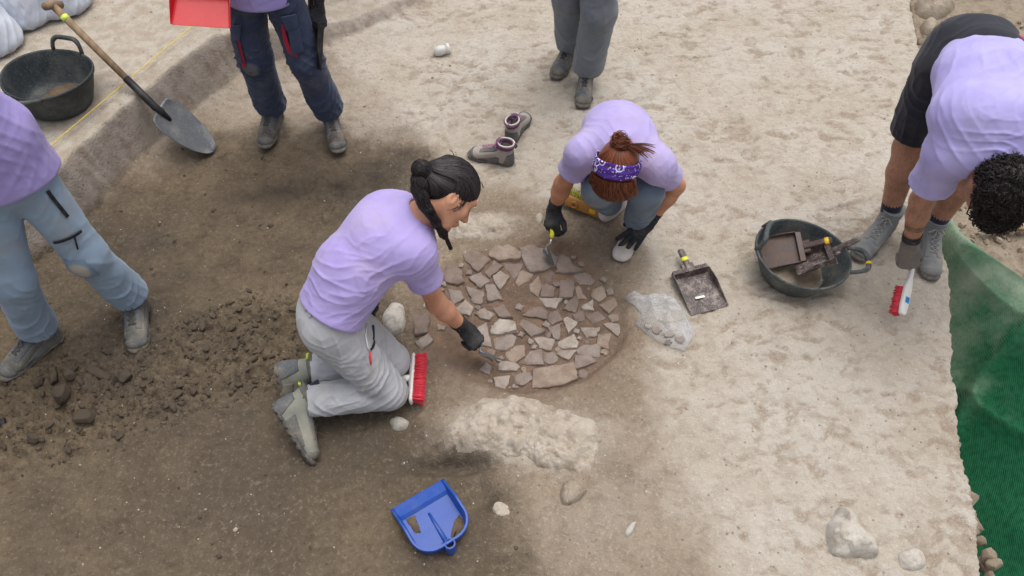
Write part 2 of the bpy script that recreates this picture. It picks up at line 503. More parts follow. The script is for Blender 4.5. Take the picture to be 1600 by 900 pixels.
gme = npmesh('ground', np.stack([GXX.ravel(), GYY.ravel(), gzv], 1), gq)
for nm, rgba in (('soil', (pale, dark, red, np.ones_like(pale))), ('soil2', (chv, scar, bank, np.ones_like(pale))), ('soil3', (tr, tr, tr, np.ones_like(pale)))):
    at = gme.color_attributes.new(nm, 'FLOAT_COLOR', 'POINT')
    at.data.foreach_set('color', np.stack([np.clip(v, 0, 1) for v in rgba], 1).astype(f32).ravel())
def ground_material():
    t = NT('excavated_earth')
    s1 = t.n('ShaderNodeSeparateColor'); t.l(t.attr('soil', 'Color'), s1.inputs[0])
    s2 = t.n('ShaderNodeSeparateColor'); t.l(t.attr('soil2', 'Color'), s2.inputs[0])
    s3 = t.n('ShaderNodeSeparateColor'); t.l(t.attr('soil3', 'Color'), s3.inputs[0])
    pale, dark, red = s1.outputs[0], s1.outputs[1], s1.outputs[2]
    ch, scar, bank = s2.outputs[0], s2.outputs[1], s2.outputs[2]
    n1 = t.noise(2.2, 6, .62); n2 = t.noise(14, 6, .65); n3 = t.noise(70, 5, .65); n4 = t.noise(240, 3, .6)
    pc = t.mix(t.ramp(n1, .35, .68), srgb(184, 177, 166), srgb(173, 163, 148))
    pc = t.mix(t.math('MULTIPLY', t.ramp(n2, .46, .64), .5), pc, srgb(158, 146, 132))
    n5 = t.noise(30, 5, .7, vec=t.mapping((.7, 1.2, 1)))
    pc = t.mix(t.ramp(n5, .52, .66, 0, .38), pc, srgb(152, 138, 122))
    pc = t.mix(t.math('MULTIPLY', scar, t.ramp(n3, .30, .58, .15, .78)), pc, srgb(142, 126, 108))
    pc = t.mix(t.ramp(n3, .54, .70, 0, .5), pc, srgb(200, 195, 187))
    mc = t.mix(t.ramp(n1, .35, .65), srgb(134, 120, 104), srgb(150, 135, 117))
    mc = t.mix(t.ramp(n2, .42, .70, 0, .65), mc, srgb(116, 102, 86))
    mc = t.mix(t.ramp(t.noise(34, 6, .72), .50, .62, 0, .45), mc, srgb(110, 97, 83))
    mc = t.mix(t.ramp(n3, .52, .68, 0, .55), mc, srgb(170, 157, 140))
    dc = t.mix(t.ramp(t.noise(1.1, 5, .6), .38, .62), srgb(90, 81, 70), srgb(116, 102, 83))
    dc = t.mix(t.ramp(n2, .42, .70, 0, .6), dc, srgb(86, 75, 62))
    n6 = t.noise(36, 6, .72)
    dc = t.mix(t.ramp(n6, .50, .62, 0, .34), dc, srgb(74, 65, 56))
    dc = t.mix(t.ramp(n6, .45, .34, 0, .34), dc, srgb(132, 120, 103))
    dc = t.mix(t.ramp(n3, .54, .68, 0, .6), dc, srgb(132, 121, 106))
    rc = t.mix(t.ramp(n2, .38, .66), srgb(106, 88, 76), srgb(130, 108, 90))
    rc = t.mix(t.ramp(t.noise(5, 4, .6), .58, .72, 0, .5), rc, srgb(160, 120, 94))
    rc = t.mix(t.ramp(n3, .54, .72, 0, .5), rc, srgb(104, 90, 78))
    c = t.mix(pale, mc, pc)
    c = t.mix(dark, c, dc)
    c = t.mix(t.math('MULTIPLY', red, .92), c, rc)
    c = t.mix(t.math('MULTIPLY', ch, .9), c, srgb(58, 53, 48))
    bc = t.mix(t.ramp(n2, .35, .65), srgb(180, 172, 160), srgb(162, 150, 134))
    c = t.mix(t.ramp(bank, .80, .97), c, bc)
    wc = t.mix(t.ramp(n2, .40, .66), srgb(168, 158, 148), srgb(144, 132, 120))
    wall = t.math('MULTIPLY', t.ramp(bank, .02, .25), t.ramp(bank, .99, .90))
    c = t.mix(wall, c, wc)
    tc_ = t.mix(t.ramp(n2, .40, .66), srgb(150, 138, 122), srgb(126, 114, 98))
    c = t.mix(s3.outputs[0], c, tc_)
    # grit: pale flecks of shell and lime, dark crumbs
    sp = t.n('ShaderNodeTexVoronoi'); sp.inputs['Scale'].default_value = 42; t.l(t.coord(), sp.inputs['Vector'])
    sc_ = t.n('ShaderNodeSeparateColor'); t.l(sp.outputs['Color'], sc_.inputs[0])
    fl = t.math('MULTIPLY', t.ramp(sp.outputs['Distance'], .16, .08), t.math('GREATER_THAN', sc_.outputs[0], .965))
    c = t.mix(t.math('MULTIPLY', fl, .8), c, srgb(214, 205, 190))
    dk = t.math('MULTIPLY', t.ramp(sp.outputs['Distance'], .26, .12), t.math('LESS_THAN', sc_.outputs[1], .10))
    c = t.mix(t.math('MULTIPLY', dk, .55), c, srgb(84, 70, 56))
    c = t.mix(t.ramp(n4, .56, .70, 0, .22), c, srgb(60, 50, 40))
    h = t.math('ADD', t.math('MULTIPLY', n3, .9), t.math('ADD', t.math('MULTIPLY', n4, .45), t.math('MULTIPLY', t.vor(120), .35)))
    return t.set(c, .95, 0, t.bump(h, .75, .009), .12)
M_GROUND = ground_material()
gme.materials.append(M_GROUND)
ground = bpy.data.objects.new('ground', gme)
COL.objects.link(ground)
tag(ground, 'bare excavated earth, pale on the right and dark brown on the left', kind='structure')

# ================================================================== VOLUME MODELLING (smooth unions meshed by surface nets)
def frame_of(axis, right):
    w = nrm(axis); r = np.asarray(right, float); r = r - w * np.dot(r, w)
    if np.linalg.norm(r) < 1e-6:
        r = A(1, 0, 0) if abs(w[0]) < .9 else A(0, 1, 0); r = r - w * np.dot(r, w)
    r = nrm(r); return r, np.cross(w, r), w
class Field:
    def __init__(s, lo, hi, h=.006):
        s.h = h; s.lo = np.asarray(lo, float); s.dim = np.ceil((np.asarray(hi, float) - s.lo) / h).astype(int) + 1
        s.a = np.full(s.dim, .2, f32)
    def _loc(s, lo, hi):
        i0 = np.clip(np.floor((lo - s.lo) / s.h).astype(int), 0, s.dim - 1); i1 = np.clip(np.ceil((hi - s.lo) / s.h).astype(int) + 1, 1, s.dim)
        if np.any(i1 - i0 < 1): return None
        sl_ = tuple(slice(a, b) for a, b in zip(i0, i1))
        g = [(s.lo[k] + np.arange(i0[k], i1[k]) * s.h).astype(f32) for k in range(3)]
        return sl_, g[0][:, None, None], g[1][None, :, None], g[2][None, None, :]
    def _apply(s, sl_, d, k, op):
        a = s.a[sl_]
        if op == 'u':
            if k <= 0: s.a[sl_] = np.minimum(a, d); return
            h = np.clip(.5 + .5 * (a - d) / k, 0, 1)
            s.a[sl_] = a + (d - a) * h - k * h * (1 - h)
        else:
            d = -d
            if k <= 0: s.a[sl_] = np.maximum(a, d); return
            h = np.clip(.5 - .5 * (a - d) / k, 0, 1)
            s.a[sl_] = a + (d - a) * h + k * h * (1 - h)
    def ell(s, a, b, ra, rb=None, right=(1, 0, 0), k=.02, op='u', re=None):
        """tapered limb from a to b; radii are numbers or (across 'right', across the other way)"""
        a = np.asarray(a, float); b = np.asarray(b, float); rb = ra if rb is None else rb
        ra = (ra, ra) if np.isscalar(ra) else ra; rb = (rb, rb) if np.isscalar(rb) else rb
        L = np.linalg.norm(b - a)
        ax = b - a if L > 1e-6 else A(0, 0, 1)
        r, u, w = frame_of(ax, right)
        m = max(max(ra), max(rb)) + k + 3 * s.h
        q = s._loc(np.minimum(a, b) - m, np.maximum(a, b) + m)
        if q is None: return s
        sl_, X, Y, Z = q
        X = X - f32(a[0]); Y = Y - f32(a[1]); Z = Z - f32(a[2])
        dt = lambda v: X * f32(v[0]) + Y * f32(v[1]) + Z * f32(v[2])
        W_ = dt(w); x = dt(r); y = dt(u)
        t = np.clip(W_ / f32(max(L, 1e-6)), 0, 1)
        rx = ra[0] + (rb[0] - ra[0]) * t; ry = ra[1] + (rb[1] - ra[1]) * t
        e = W_ - t * f32(L); rz = np.minimum(rx, ry)
        if isinstance(re, tuple):
            if re[0] is not None: rz = np.where(W_ < 0, f32(re[0]), rz)
            if re[1] is not None: rz = np.where(W_ > L, f32(re[1]), rz)
        elif re is not None: rz = f32(re)
        qx, qy, qz = x / rx, y / ry, e / rz
        k0 = np.sqrt(qx * qx + qy * qy + qz * qz)
        k1 = np.sqrt((qx / rx) ** 2 + (qy / ry) ** 2 + (qz / rz) ** 2)
        s._apply(sl_, (k0 * (k0 - 1) / np.maximum(k1, 1e-6)).astype(f32), k, op); return s
    def orb(s, c, rad, ax=None, k=.02, op='u'):
        c = np.asarray(c, float); ax = np.eye(3) if ax is None else np.asarray(ax, float)
        rad = (rad,) * 3 if np.isscalar(rad) else rad
        m = max(rad) + k + 3 * s.h
        q = s._loc(c - m, c + m)
        if q is None: return s
        sl_, X, Y, Z = q
        X = X - f32(c[0]); Y = Y - f32(c[1]); Z = Z - f32(c[2])
        k0 = 0; k1 = 0
        for i in range(3):
            v = X * f32(ax[i][0]) + Y * f32(ax[i][1]) + Z * f32(ax[i][2])
            k0 = k0 + (v / rad[i]) ** 2; k1 = k1 + (v / rad[i] ** 2) ** 2
        k0 = np.sqrt(k0); k1 = np.sqrt(k1)
        s._apply(sl_, (k0 * (k0 - 1) / np.maximum(k1, 1e-6)).astype(f32), k, op); return s
    def chain(s, pts, rad, right=(1, 0, 0), k=.02, op='u'):
        for i in range(len(pts) - 1):
            rr = right[i] if isinstance(right, list) else right
            s.ell(pts[i], pts[i + 1], rad[i], rad[i + 1], rr, k, op)
        return s
    def coords(s):
        return [(s.lo[k] + np.arange(s.dim[k]) * s.h).astype(f32) for k in range(3)]
    def plane(s, p, n):
        """keep the side the normal points away from"""
        X, Y, Z = s.coords(); n = nrm(n)
        d = (X - p[0])[:, None, None] * f32(n[0]) + (Y - p[1])[None, :, None] * f32(n[1]) + (Z - p[2])[None, None, :] * f32(n[2])
        np.maximum(s.a, d, out=s.a); return s
    def copy(s):
        c = Field.__new__(Field); c.h = s.h; c.lo = s.lo; c.dim = s.dim; c.a = s.a.copy(); return c
    def sample(s, p):
        p = (np.asarray(p, float).reshape(-1, 3) - s.lo) / s.h
        i = np.clip(np.floor(p).astype(int), 0, s.dim - 2); fr = np.clip(p - i, 0, 1); r = 0
        for dx in (0, 1):
            for dy in (0, 1):
                for dz in (0, 1):
                    w = (fr[:, 0] if dx else 1 - fr[:, 0]) * (fr[:, 1] if dy else 1 - fr[:, 1]) * (fr[:, 2] if dz else 1 - fr[:, 2])
                    r = r + w * s.a[i[:, 0] + dx, i[:, 1] + dy, i[:, 2] + dz]
        return r
    def grad(s, p):
        p = np.asarray(p, float).reshape(-1, 3); e = s.h; g = np.zeros_like(p)
        for k in range(3):
            d = np.zeros(3); d[k] = e
            g[:, k] = s.sample(p + d) - s.sample(p - d)
        return g / np.maximum(1e-9, np.linalg.norm(g, axis=1))[:, None]
    def project(s, p, off=0.0, it=6):
        p = np.asarray(p, float).reshape(-1, 3).copy(); off = np.asarray(off, float)
        for _ in range(it): p -= np.clip(s.sample(p) - off, -.03, .03)[:, None] * s.grad(p)
        return p
    def mesh(s):
        """surface nets"""
        a = s.a; ins = a < 0
        for k in range(3):
            e = [slice(None)] * 3; e[k] = 0; ins[tuple(e)] = False; e[k] = -1; ins[tuple(e)] = False
        c = np.zeros(np.array(ins.shape) - 1, np.uint8)
        for dx in (0, 1):
            for dy in (0, 1):
                for dz in (0, 1):
                    c += ins[dx:dx + c.shape[0], dy:dy + c.shape[1], dz:dz + c.shape[2]]
        act = np.argwhere((c > 0) & (c < 8))
        idx = np.full(c.shape, -1, np.int32); idx[act[:, 0], act[:, 1], act[:, 2]] = np.arange(len(act))
        acc = np.zeros((len(act), 3)); cnt = np.zeros(len(act))
        corners = [(0, 0, 0), (1, 0, 0), (0, 1, 0), (1, 1, 0), (0, 0, 1), (1, 0, 1), (0, 1, 1), (1, 1, 1)]
        val = np.stack([a[act[:, 0] + q[0], act[:, 1] + q[1], act[:, 2] + q[2]] for q in corners], 1)
        for i, j in [(0, 1), (2, 3), (4, 5), (6, 7), (0, 2), (1, 3), (4, 6), (5, 7), (0, 4), (1, 5), (2, 6), (3, 7)]:
            v0, v1 = val[:, i], val[:, j]; m = (v0 < 0) != (v1 < 0)
            t = np.where(m, v0 / np.where(m, v0 - v1, 1), 0)
            p = np.array(corners[i]) + t[:, None] * (np.array(corners[j]) - np.array(corners[i]))
            acc += p * m[:, None]; cnt += m
        V = s.lo + (act + acc / np.maximum(cnt, 1)[:, None]) * s.h
        Q = []
        for k in range(3):
            k1, k2 = (k + 1) % 3, (k + 2) % 3
            s0 = [slice(None)] * 3; s1 = [slice(None)] * 3; s0[k] = slice(0, -1); s1[k] = slice(1, None)
            A0 = ins[tuple(s0)]; A1 = ins[tuple(s1)]
            e = np.argwhere(A0 != A1)
            e = e[(e[:, k1] > 0) & (e[:, k2] > 0) & (e[:, k1] < s.dim[k1] - 1) & (e[:, k2] < s.dim[k2] - 1)]
            if len(e) == 0: continue
            def cell(d1, d2):
                q = e.copy(); q[:, k1] -= d1; q[:, k2] -= d2; return idx[q[:, 0], q[:, 1], q[:, 2]]
            q = np.stack([cell(1, 1), cell(0, 1), cell(0, 0), cell(1, 0)], 1)
            fl = ~A0[e[:, 0], e[:, 1], e[:, 2]]
            q[fl] = q[fl][:, ::-1]
            Q.append(q)
        Q = np.concatenate(Q)
        return V, Q[(Q >= 0).all(1)]
def vnorm(V, Q):
    n = np.zeros_like(V)
    fn = np.cross(V[Q[:, 2]] - V[Q[:, 0]], V[Q[:, 3]] - V[Q[:, 1]])
    for k in range(4): np.add.at(n, Q[:, k], fn)
    return n / np.maximum(1e-12, np.linalg.norm(n, axis=1))[:, None]
def relax(V, Q, it=1, w=.5):
    for _ in range(it):
        s_ = np.zeros_like(V); c = np.zeros(len(V))
        for k in range(4):
            i, j = Q[:, k], Q[:, (k + 1) % 4]
            np.add.at(s_, i, V[j]); np.add.at(s_, j, V[i]); np.add.at(c, i, 1); np.add.at(c, j, 1)
        V = V + w * (s_ / np.maximum(c, 1)[:, None] - V)
    return V
def folds(V, N, systems, seed=0.0):
    """cloth folds: each system = (centre, reach, direction the folds run, spacing, depth[, bend])"""
    out = np.zeros(len(V))
    for i, sy in enumerate(systems):
        c, reach, run, wl, amp = sy[:5]; bend = sy[5] if len(sy) > 5 else 1.0
        c = np.asarray(c, float); run = nrm(run)
        d = V - c; m = np.exp(-(np.linalg.norm(d, axis=1) / reach) ** 2 * 1.2)
        # coordinate across the folds, measured in the surface
        nn = N; ac = np.cross(nn, run); ac = nrm(ac.mean(0) + 1e-6) if False else None
        across = np.cross(run, nrm((N * m[:, None]).sum(0) + 1e-9)); across = nrm(across)
        u = d @ across; v = d @ run
        w = noise3(np.stack([u / wl * .6 + seed + 3 * i, v / (wl * 2.6), np.full(len(V), 1.7 * i + seed)], 1))
        w2 = noise3(np.stack([v / (wl * 1.8) + 9, u / (wl * 1.5) + seed, np.full(len(V), 5.1 * i)], 1))
        ph = u / wl + bend * (.9 * w + .5 * w2)
        r = np.abs(np.sin(ph * math.pi)); prof = 1.15 * (1 - r) ** 2.3 - .25
        out += amp * m * prof * (.55 + .6 * np.clip(w2 + .5, 0, 1))
    return out
def creases(V, seed, amp, freq=11.0):
    """thin random creases, sharp ridged lines in the cloth"""
    q = V + .05 * np.stack([noise3(V * 6 + seed), noise3(V * 6 + seed + 9), noise3(V * 6 + seed + 17)], 1)
    a = (1 - np.abs(noise3(q * freq + seed))) ** 7; b = (1 - np.abs(noise3(q * freq * 1.9 + seed + 5))) ** 7
    return amp * (a * np.clip(noise3(V * 5 + seed) + .5, 0, 1) + .5 * b * np.clip(noise3(V * 5 + seed + 3) + .4, 0, 1) - .2)

# ================================================================== MATERIALS OF THINGS
DUST = srgb(168, 152, 130)
M_STONE = []
for i, (c1, c2) in enumerate([((146, 135, 127), (124, 111, 102)), ((162, 152, 143), (140, 127, 117)), ((134, 120, 111), (115, 101, 92)), ((154, 139, 125), (130, 113, 99)), ((178, 170, 160), (152, 140, 128))]):
    t = NT('hearth_stone_%s' % 'abcde'[i])
    c = t.mix(t.ramp(t.noise(14, 6, .65), .35, .68), srgb(*c1), srgb(*c2))
    c = t.mix(t.ramp(t.noise(34, 5, .65), .46, .66, 0, .5), c, srgb(132, 117, 107))
    c = t.mix(t.ramp(t.noise(160, 3, .6), .55, .7, 0, .35), c, srgb(88, 76, 66))
    M_STONE.append(t.set(c, .92, 0, t.bump(t.math('ADD', t.noise(90, 5, .65), t.math('MULTIPLY', t.noise(22, 4), 1.2)), .5, .006), .2))
def rockmat(name, c1, c2, c3):
    t = NT(name)
    c = t.mix(t.ramp(t.noise(6, 6, .65), .35, .66), srgb(*c1), srgb(*c2))
    c = t.mix(t.ramp(t.noise(26, 6, .7), .50, .70, 0, .75), c, srgb(*c3))
    c = t.mix(t.ramp(t.noise(130, 3, .6), .56, .70, 0, .4), c, srgb(214, 206, 192))
    return t.set(c, .93, 0, t.bump(t.math('ADD', t.noise(40, 6, .7), t.math('MULTIPLY', t.vor(70), .4)), .6, .008), .2)
M_LIME = rockmat('lime_rock', (178, 169, 156), (158, 146, 130), (130, 117, 101))
M_PALE_ROCK = rockmat('pale_limestone', (190, 185, 177), (174, 166, 154), (150, 138, 122))
M_TAN_ROCK = rockmat('tan_rock', (158, 147, 132), (142, 129, 112), (120, 106, 90))
def soilmat(name, c1, c2, c3):
    t = NT(name)
    c = t.mix(t.ramp(t.noise(16, 5, .65), .35, .66), srgb(*c1), srgb(*c2))
    c = t.mix(t.ramp(t.noise(110, 4, .65), .54, .72, 0, .55), c, srgb(*c3))
    return t.set(c, .97, 0, t.bump(t.noise(120, 5, .7), .6, .006), .12)
M_CLOD = soilmat('dark_soil', (96, 86, 75), (80, 71, 61), (120, 108, 94))
M_CLOD_PALE = soilmat('pale_soil', (160, 148, 130), (138, 123, 104), (186, 175, 158))
M_BROWN_SOIL = soilmat('brown_soil', (106, 93, 76), (86, 74, 60), (126, 112, 94))
M_RUBBER = dusty('black_rubber', srgb(48, 54, 58), srgb(140, 140, 134), .30, .60, 7, .3, .1)
M_RUBBER_D = dusty('grey_dusty_rubber', srgb(66, 74, 77), srgb(150, 146, 136), .5, .65, 7, .3, .1)
M_BLUE = dusty('blue_plastic', srgb(24, 72, 158), srgb(96, 108, 138), .30, .38, 14, .5, .05, fine=200)
M_BROWN_PL = dusty('brown_plastic', srgb(58, 42, 44), srgb(190, 180, 168), .55, .42, 22, .5, .05, fine=170)
M_BROWN_PL2 = dusty('brown_plastic_used', srgb(66, 47, 44), srgb(128, 106, 84), .5, .45, 18, .5, .05)
M_RED_PL = dusty('red_plastic', srgb(205, 22, 34), srgb(224, 120, 116), .18, .35, 12, .5, .03)
M_WHITE_PL = dusty('white_plastic', srgb(226, 224, 220), srgb(188, 176, 160), .25, .4, 12, .5, .03)
M_TAPE_Y = dusty('yellow_tape', srgb(222, 224, 40), srgb(200, 190, 120), .25, .5, 30)
M_TAPE_G = dusty('lime_tape', srgb(206, 226, 96), srgb(190, 190, 140), .25, .5, 30)
M_TAPE_O = dusty('amber_tape', srgb(230, 186, 30), srgb(206, 180, 110), .25, .5, 30)
M_STEEL = dusty('worn_steel', srgb(120, 122, 124), srgb(150, 140, 124), .5, .38, 12, .5, .1, metal=.75)
M_STEEL_B = dusty('bright_steel', srgb(205, 205, 205), srgb(150, 140, 126), .3, .25, 30, .5, .03, metal=.9)
M_STEEL_D = dusty('dark_shovel_steel', srgb(104, 108, 112), srgb(160, 160, 156), .6, .5, 9, .5, .1, metal=.45)
M_BLACK = dusty('black_paint', srgb(24, 25, 28), srgb(120, 114, 104), .25, .5, 12)
M_REDBR = dusty('red_bristle', srgb(226, 62, 78), srgb(190, 90, 96), .5, .55, 60, .3)
M_YELBR = dusty('yellow_bristle', srgb(176, 168, 62), srgb(120, 112, 48), .7, .6, 60, .3)
t = NT('wood_handle')
_w = t.n('ShaderNodeTexWave'); _w.inputs['Scale'].default_value = 9; _w.inputs['Distortion'].default_value = 6; _w.inputs['Detail'].default_value = 3
t.l(t.mapping((1, 1, 1)), _w.inputs['Vector'])
M_WOOD = t.set(t.mix(t.noise(30, 5, .6), t.mix(_w.outputs['Fac'], srgb(166, 140, 108), srgb(136, 112, 86)), srgb(120, 104, 86)), .7, 0, t.bump(t.noise(80, 4), .2, .002), .3)
M_BLOCK = dusty('varnished_wood', srgb(176, 124, 62), srgb(150, 112, 70), .5, .55, 16, .4)
t = NT('sack_weave')
_c1 = t.mix(t.ramp(t.noise(5, 4), .35, .7), srgb(214, 220, 232), srgb(190, 198, 212))
M_SACK = t.set(t.mix(t.ramp(t.noise(18, 5, .6), .55, .75, 0, .5), _c1, srgb(180, 172, 160)), .6, 0, t.bump(t.math('ADD', t.noise(160, 2), t.noise(30, 4)), .3, .004), .35)
t = NT('green_mesh_sheet')
_m = t.math('ADD', t.noise(2.6, 6, .62), t.math('MULTIPLY', t.attr('dust'), .27))
_g = t.mix(t.ramp(t.noise(40, 3), .4, .65), srgb(34, 98, 66), srgb(24, 80, 54))
_wv = t.n('ShaderNodeTexWave'); _wv.inputs['Scale'].default_value = 70; t.l(t.mapping((1, .4, 1), (0, 0, .3)), _wv.inputs['Vector'])
_g = t.mix(t.math('MULTIPLY', _wv.outputs['Fac'], .2), _g, srgb(66, 134, 98))
_d = t.math('MULTIPLY', t.ramp(_m, .55, .95), t.ramp(t.noise(70, 4, .6), .25, .6, .6, 1))
M_GREEN = t.set(t.mix(t.math('MULTIPLY', _d, .8), _g, srgb(150, 160, 142)), .95, 0, t.bump(t.math('ADD', _wv.outputs['Fac'], t.noise(300, 2)), .35, .003), .08)
t = NT('yellow_string'); M_STRING = t.set(srgb(222, 196, 60), .7)
t = NT('clear_plastic_film')
t.set(srgb(214, 218, 222), .18, 0, t.bump(t.noise(22, 3, .5), .25, .01), .6)
t.b.inputs['Coat Weight'].default_value = .3
_tr = t.n('ShaderNodeBsdfTransparent'); _mx = t.n('ShaderNodeMixShader')
_lw = t.n('ShaderNodeLayerWeight'); _lw.inputs['Blend'].default_value = .45
t.l(t.math('ADD', t.math('MULTIPLY', _lw.outputs['Facing'], .55), t.ramp(t.noise(9, 4, .6), .45, .75, .05, .26)), _mx.inputs[0])
t.l(_tr.outputs[0], _mx.inputs[1]); t.l(t.b.outputs[0], _mx.inputs[2]); t.l(_mx.outputs[0], t.out.inputs['Surface'])
M_FILM = t.m
t = NT('milky_plastic'); M_MILKY = t.set(srgb(226, 226, 222), .3, 0, None, .5, Transmission_Weight=.35)

# ================================================================== HEARTH STONES
Z1 = (640, 370, 7.5); Z2 = (800, 370, 7.5); Z3 = (640, 480, 7.5); Z4 = (740, 490, 6.6667); ZO = (580, 340, 3.0)
STONES = [
 (Z1, 2, 12, [(425,335),(545,325),(600,400),(630,520),(560,550),(430,510)]), (Z1, 2, 8, [(640,210),(740,155),(880,230),(935,260),(800,390),(740,350),(660,265)]),
 (Z1, 3, 12, [(945,210),(1010,90),(1150,80),(1290,165),(1275,240),(1040,270)]), (Z1, 2, 10, [(885,410),(990,280),(1080,345),(940,465)]),
 (Z1, 2, 6, [(1085,310),(1340,320),(1225,490)]), (Z1, 1, 16, [(980,455),(1065,400),(1165,470),(1060,600),(1010,540)]),
 (Z1, 0, 12, [(700,470),(830,420),(930,510),(830,585),(720,505)]), (Z1, 0, 12, [(890,560),(985,550),(1080,725),(920,735)]),
 (Z1, 0, 14, [(665,580),(700,590),(865,650),(830,780),(740,765)]), (Z1, 0, 10, [(455,610),(600,640),(630,720),(520,790)]),
 (Z1, 1, 14, [(545,835),(650,745),(745,830),(700,915),(580,880)]), (Z1, 1, 12, [(775,900),(880,835),(990,900),(930,965),(830,945)]),
 (Z1, 2, 10, [(970,830),(1090,780),(1190,935),(1050,930)]),
 (Z2, 0, 16, [(110,150),(260,105),(480,125),(555,200),(480,330),(380,365),(230,390),(170,320)]), (Z2, 2, 14, [(560,230),(640,210),(720,330),(830,380),(640,410),(525,400)]),
 (Z2, 3, 14, [(110,395),(245,440),(200,510),(80,575),(45,530)]), (Z2, 2, 6, [(350,480),(470,390),(510,410),(440,545),(400,530)]),
 (Z2, 3, 6, [(205,560),(310,470),(345,560),(300,690),(220,640)]), (Z2, 2, 12, [(350,560),(400,550),(500,600),(480,690),(340,690)]),
 (Z2, 2, 10, [(575,500),(660,480),(740,530),(710,690),(560,700)]), (Z2, 2, 8, [(720,460),(830,390),(990,490),(920,560),(800,560)]),
 (Z2, 3, 6, [(745,600),(790,570),(870,720),(770,730)]), (Z2, 3, 10, [(950,620),(1060,570),(1100,700),(1020,755),(940,690)]),
 (Z2, 3, 12, [(1030,800),(1190,710),(1230,800),(1140,890)]), (Z2, 4, 16, [(820,820),(940,730),(955,850),(840,845)]),
 (Z2, 1, 16, [(325,715),(580,720),(510,830),(410,810)]), (Z2, 2, 10, [(600,830),(740,700),(775,770),(740,880)]),
 (ZO, 2, 12, [(710,455),(770,405),(825,440),(820,472)]), (ZO, 2, 10, [(812,462),(870,430),(895,480),(850,497)]),
 (ZO, 2, 6, [(945,440),(990,430),(1000,480),(960,490)]), (ZO, 2, 8, [(1010,460),(1060,440),(1100,470),(1040,495)]), (ZO, 3, 6, [(1110,460),(1165,445),(1175,480),(1130,490)]),
 (Z4, 0, 14, [(400,20),(450,10),(720,170),(590,230)]), (Z4, 0, 8, [(780,150),(910,100),(890,260),(850,265)]), (Z4, 4, 18, [(945,50),(980,35),(1080,90),(985,195)]),
 (Z4, 1, 16, [(1115,145),(1310,145),(1280,225),(1180,245)]), (Z4, 1, 18, [(1355,110),(1400,95),(1510,105),(1525,160),(1500,225)]), (Z4, 3, 12, [(1300,215),(1430,205),(1400,370),(1290,310)]),
 (Z4, 4, 20, [(890,295),(1040,220),(1085,300),(1060,350),(960,360),(895,335)]), (Z4, 1, 14, [(640,260),(700,240),(835,265),(800,380),(690,350)]), (Z4, 0, 16, [(1080,380),(1150,330),(1310,320),(1305,445),(1100,425)]),
 (Z4, 1, 16, [(870,415),(920,380),(1070,375),(990,480)]), (Z4, 0, 18, [(1060,450),(1100,435),(1210,435),(1270,490),(1180,530),(1065,570)]), (Z4, 0, 12, [(720,410),(855,415),(875,485),(800,520),(740,490)]),
 (Z4, 0, 16, [(505,520),(590,400),(700,370),(720,520)]), (Z4, 3, 8, [(340,410),(430,340),(520,330),(530,430),(440,500),(375,480)]), (Z4, 3, 30, [(640,575),(1020,515),(1065,670),(900,735),(640,755)]),
 (Z4, 1, 20, [(265,520),(320,495),(430,505),(475,545),(440,580),(270,585)]), (Z4, 1, 16, [(215,670),(380,650),(320,785),(230,750)]), (Z4, 0, 12, [(430,650),(500,620),(580,615),(620,675),(510,745),(440,720)]),
 (Z4, 4, 18, [(190,100),(270,50),(420,90),(430,170),(260,205),(195,190)]), (Z4, 0, 12, [(215,260),(370,210),(440,250),(400,340),(340,370),(240,360)]), (Z4, 1, 10, [(40,160),(130,100),(180,320),(90,310)]),
 (Z3, 2, 6, [(50,90),(230,60),(200,280),(65,310)]), (Z3, 1, 20, [(70,405),(210,310),(270,385),(145,490)]), (Z3, 1, 10, [(320,190),(420,220),(400,260),(330,260)]),
]
hearth = thing('hearth', A(HC[0], HC[1], gz(*HC)), 'round hearth paved with broken flat grey sherds set in reddish brown earth', 'hearth')
def slab(poly, thick, seed, up=0.0, taper=.86):
    """irregular flat stone with broken edges; poly = points of the place"""
    r_ = np.random.default_rng(seed)
    n = len(poly); ring = []
    for i in range(n):
        a, b = poly[i], poly[(i + 1) % n]; L = np.linalg.norm(b - a); m = max(2, int(L / .016))
        for k in range(m):
            q = lerp(a, b, k / m) + (r_.normal(0, .0022, 3) if k else r_.normal(0, .001, 3)); ring.append(q)
    ring = np.array(ring); c = ring.mean(0); n = len(ring)
    sx, sy = r_.normal(0, .05, 2)
    def z(p): return (p[:, 0] - c[0]) * sx + (p[:, 1] - c[1]) * sy
    rings = []
    for (sc_, dz) in ((1.03, -thick - .03), (1.0, -.0085), (.985, -.0035), (.945, -.0005), (.5, .0012)):
        q = c + (ring - c) * sc_
        q[:, 2] = c[2] + up + z(q) + dz + (r_.normal(0, .0011, n) if dz > -.02 else 0); rings.append(q)
    V = np.concatenate(rings + [np.array([[c[0], c[1], c[2] + up + .0015]])]); F = []
    for l in range(4):
        for i in range(n):
            j = (i + 1) % n; F.append((l * n + i, l * n + j, (l + 1) * n + j, (l + 1) * n + i))
    for i in range(n): F.append((4 * n + i, 4 * n + (i + 1) % n, 5 * n))
    return V, F
def fan_fix(V, F, c):
    return V, F
placed = []
def lay_stone(poly, th, mi, seed):
    ar = sum(poly[i][0] * poly[(i + 1) % len(poly)][1] - poly[(i + 1) % len(poly)][0] * poly[i][1] for i in range(len(poly)))
    if ar < 0: poly = poly[::-1]
    V, F = slab(poly, th, seed)
    o = add('stone', V, F, M_STONE[mi], hearth, True)
    shade_auto(o, 55); placed.append(poly)
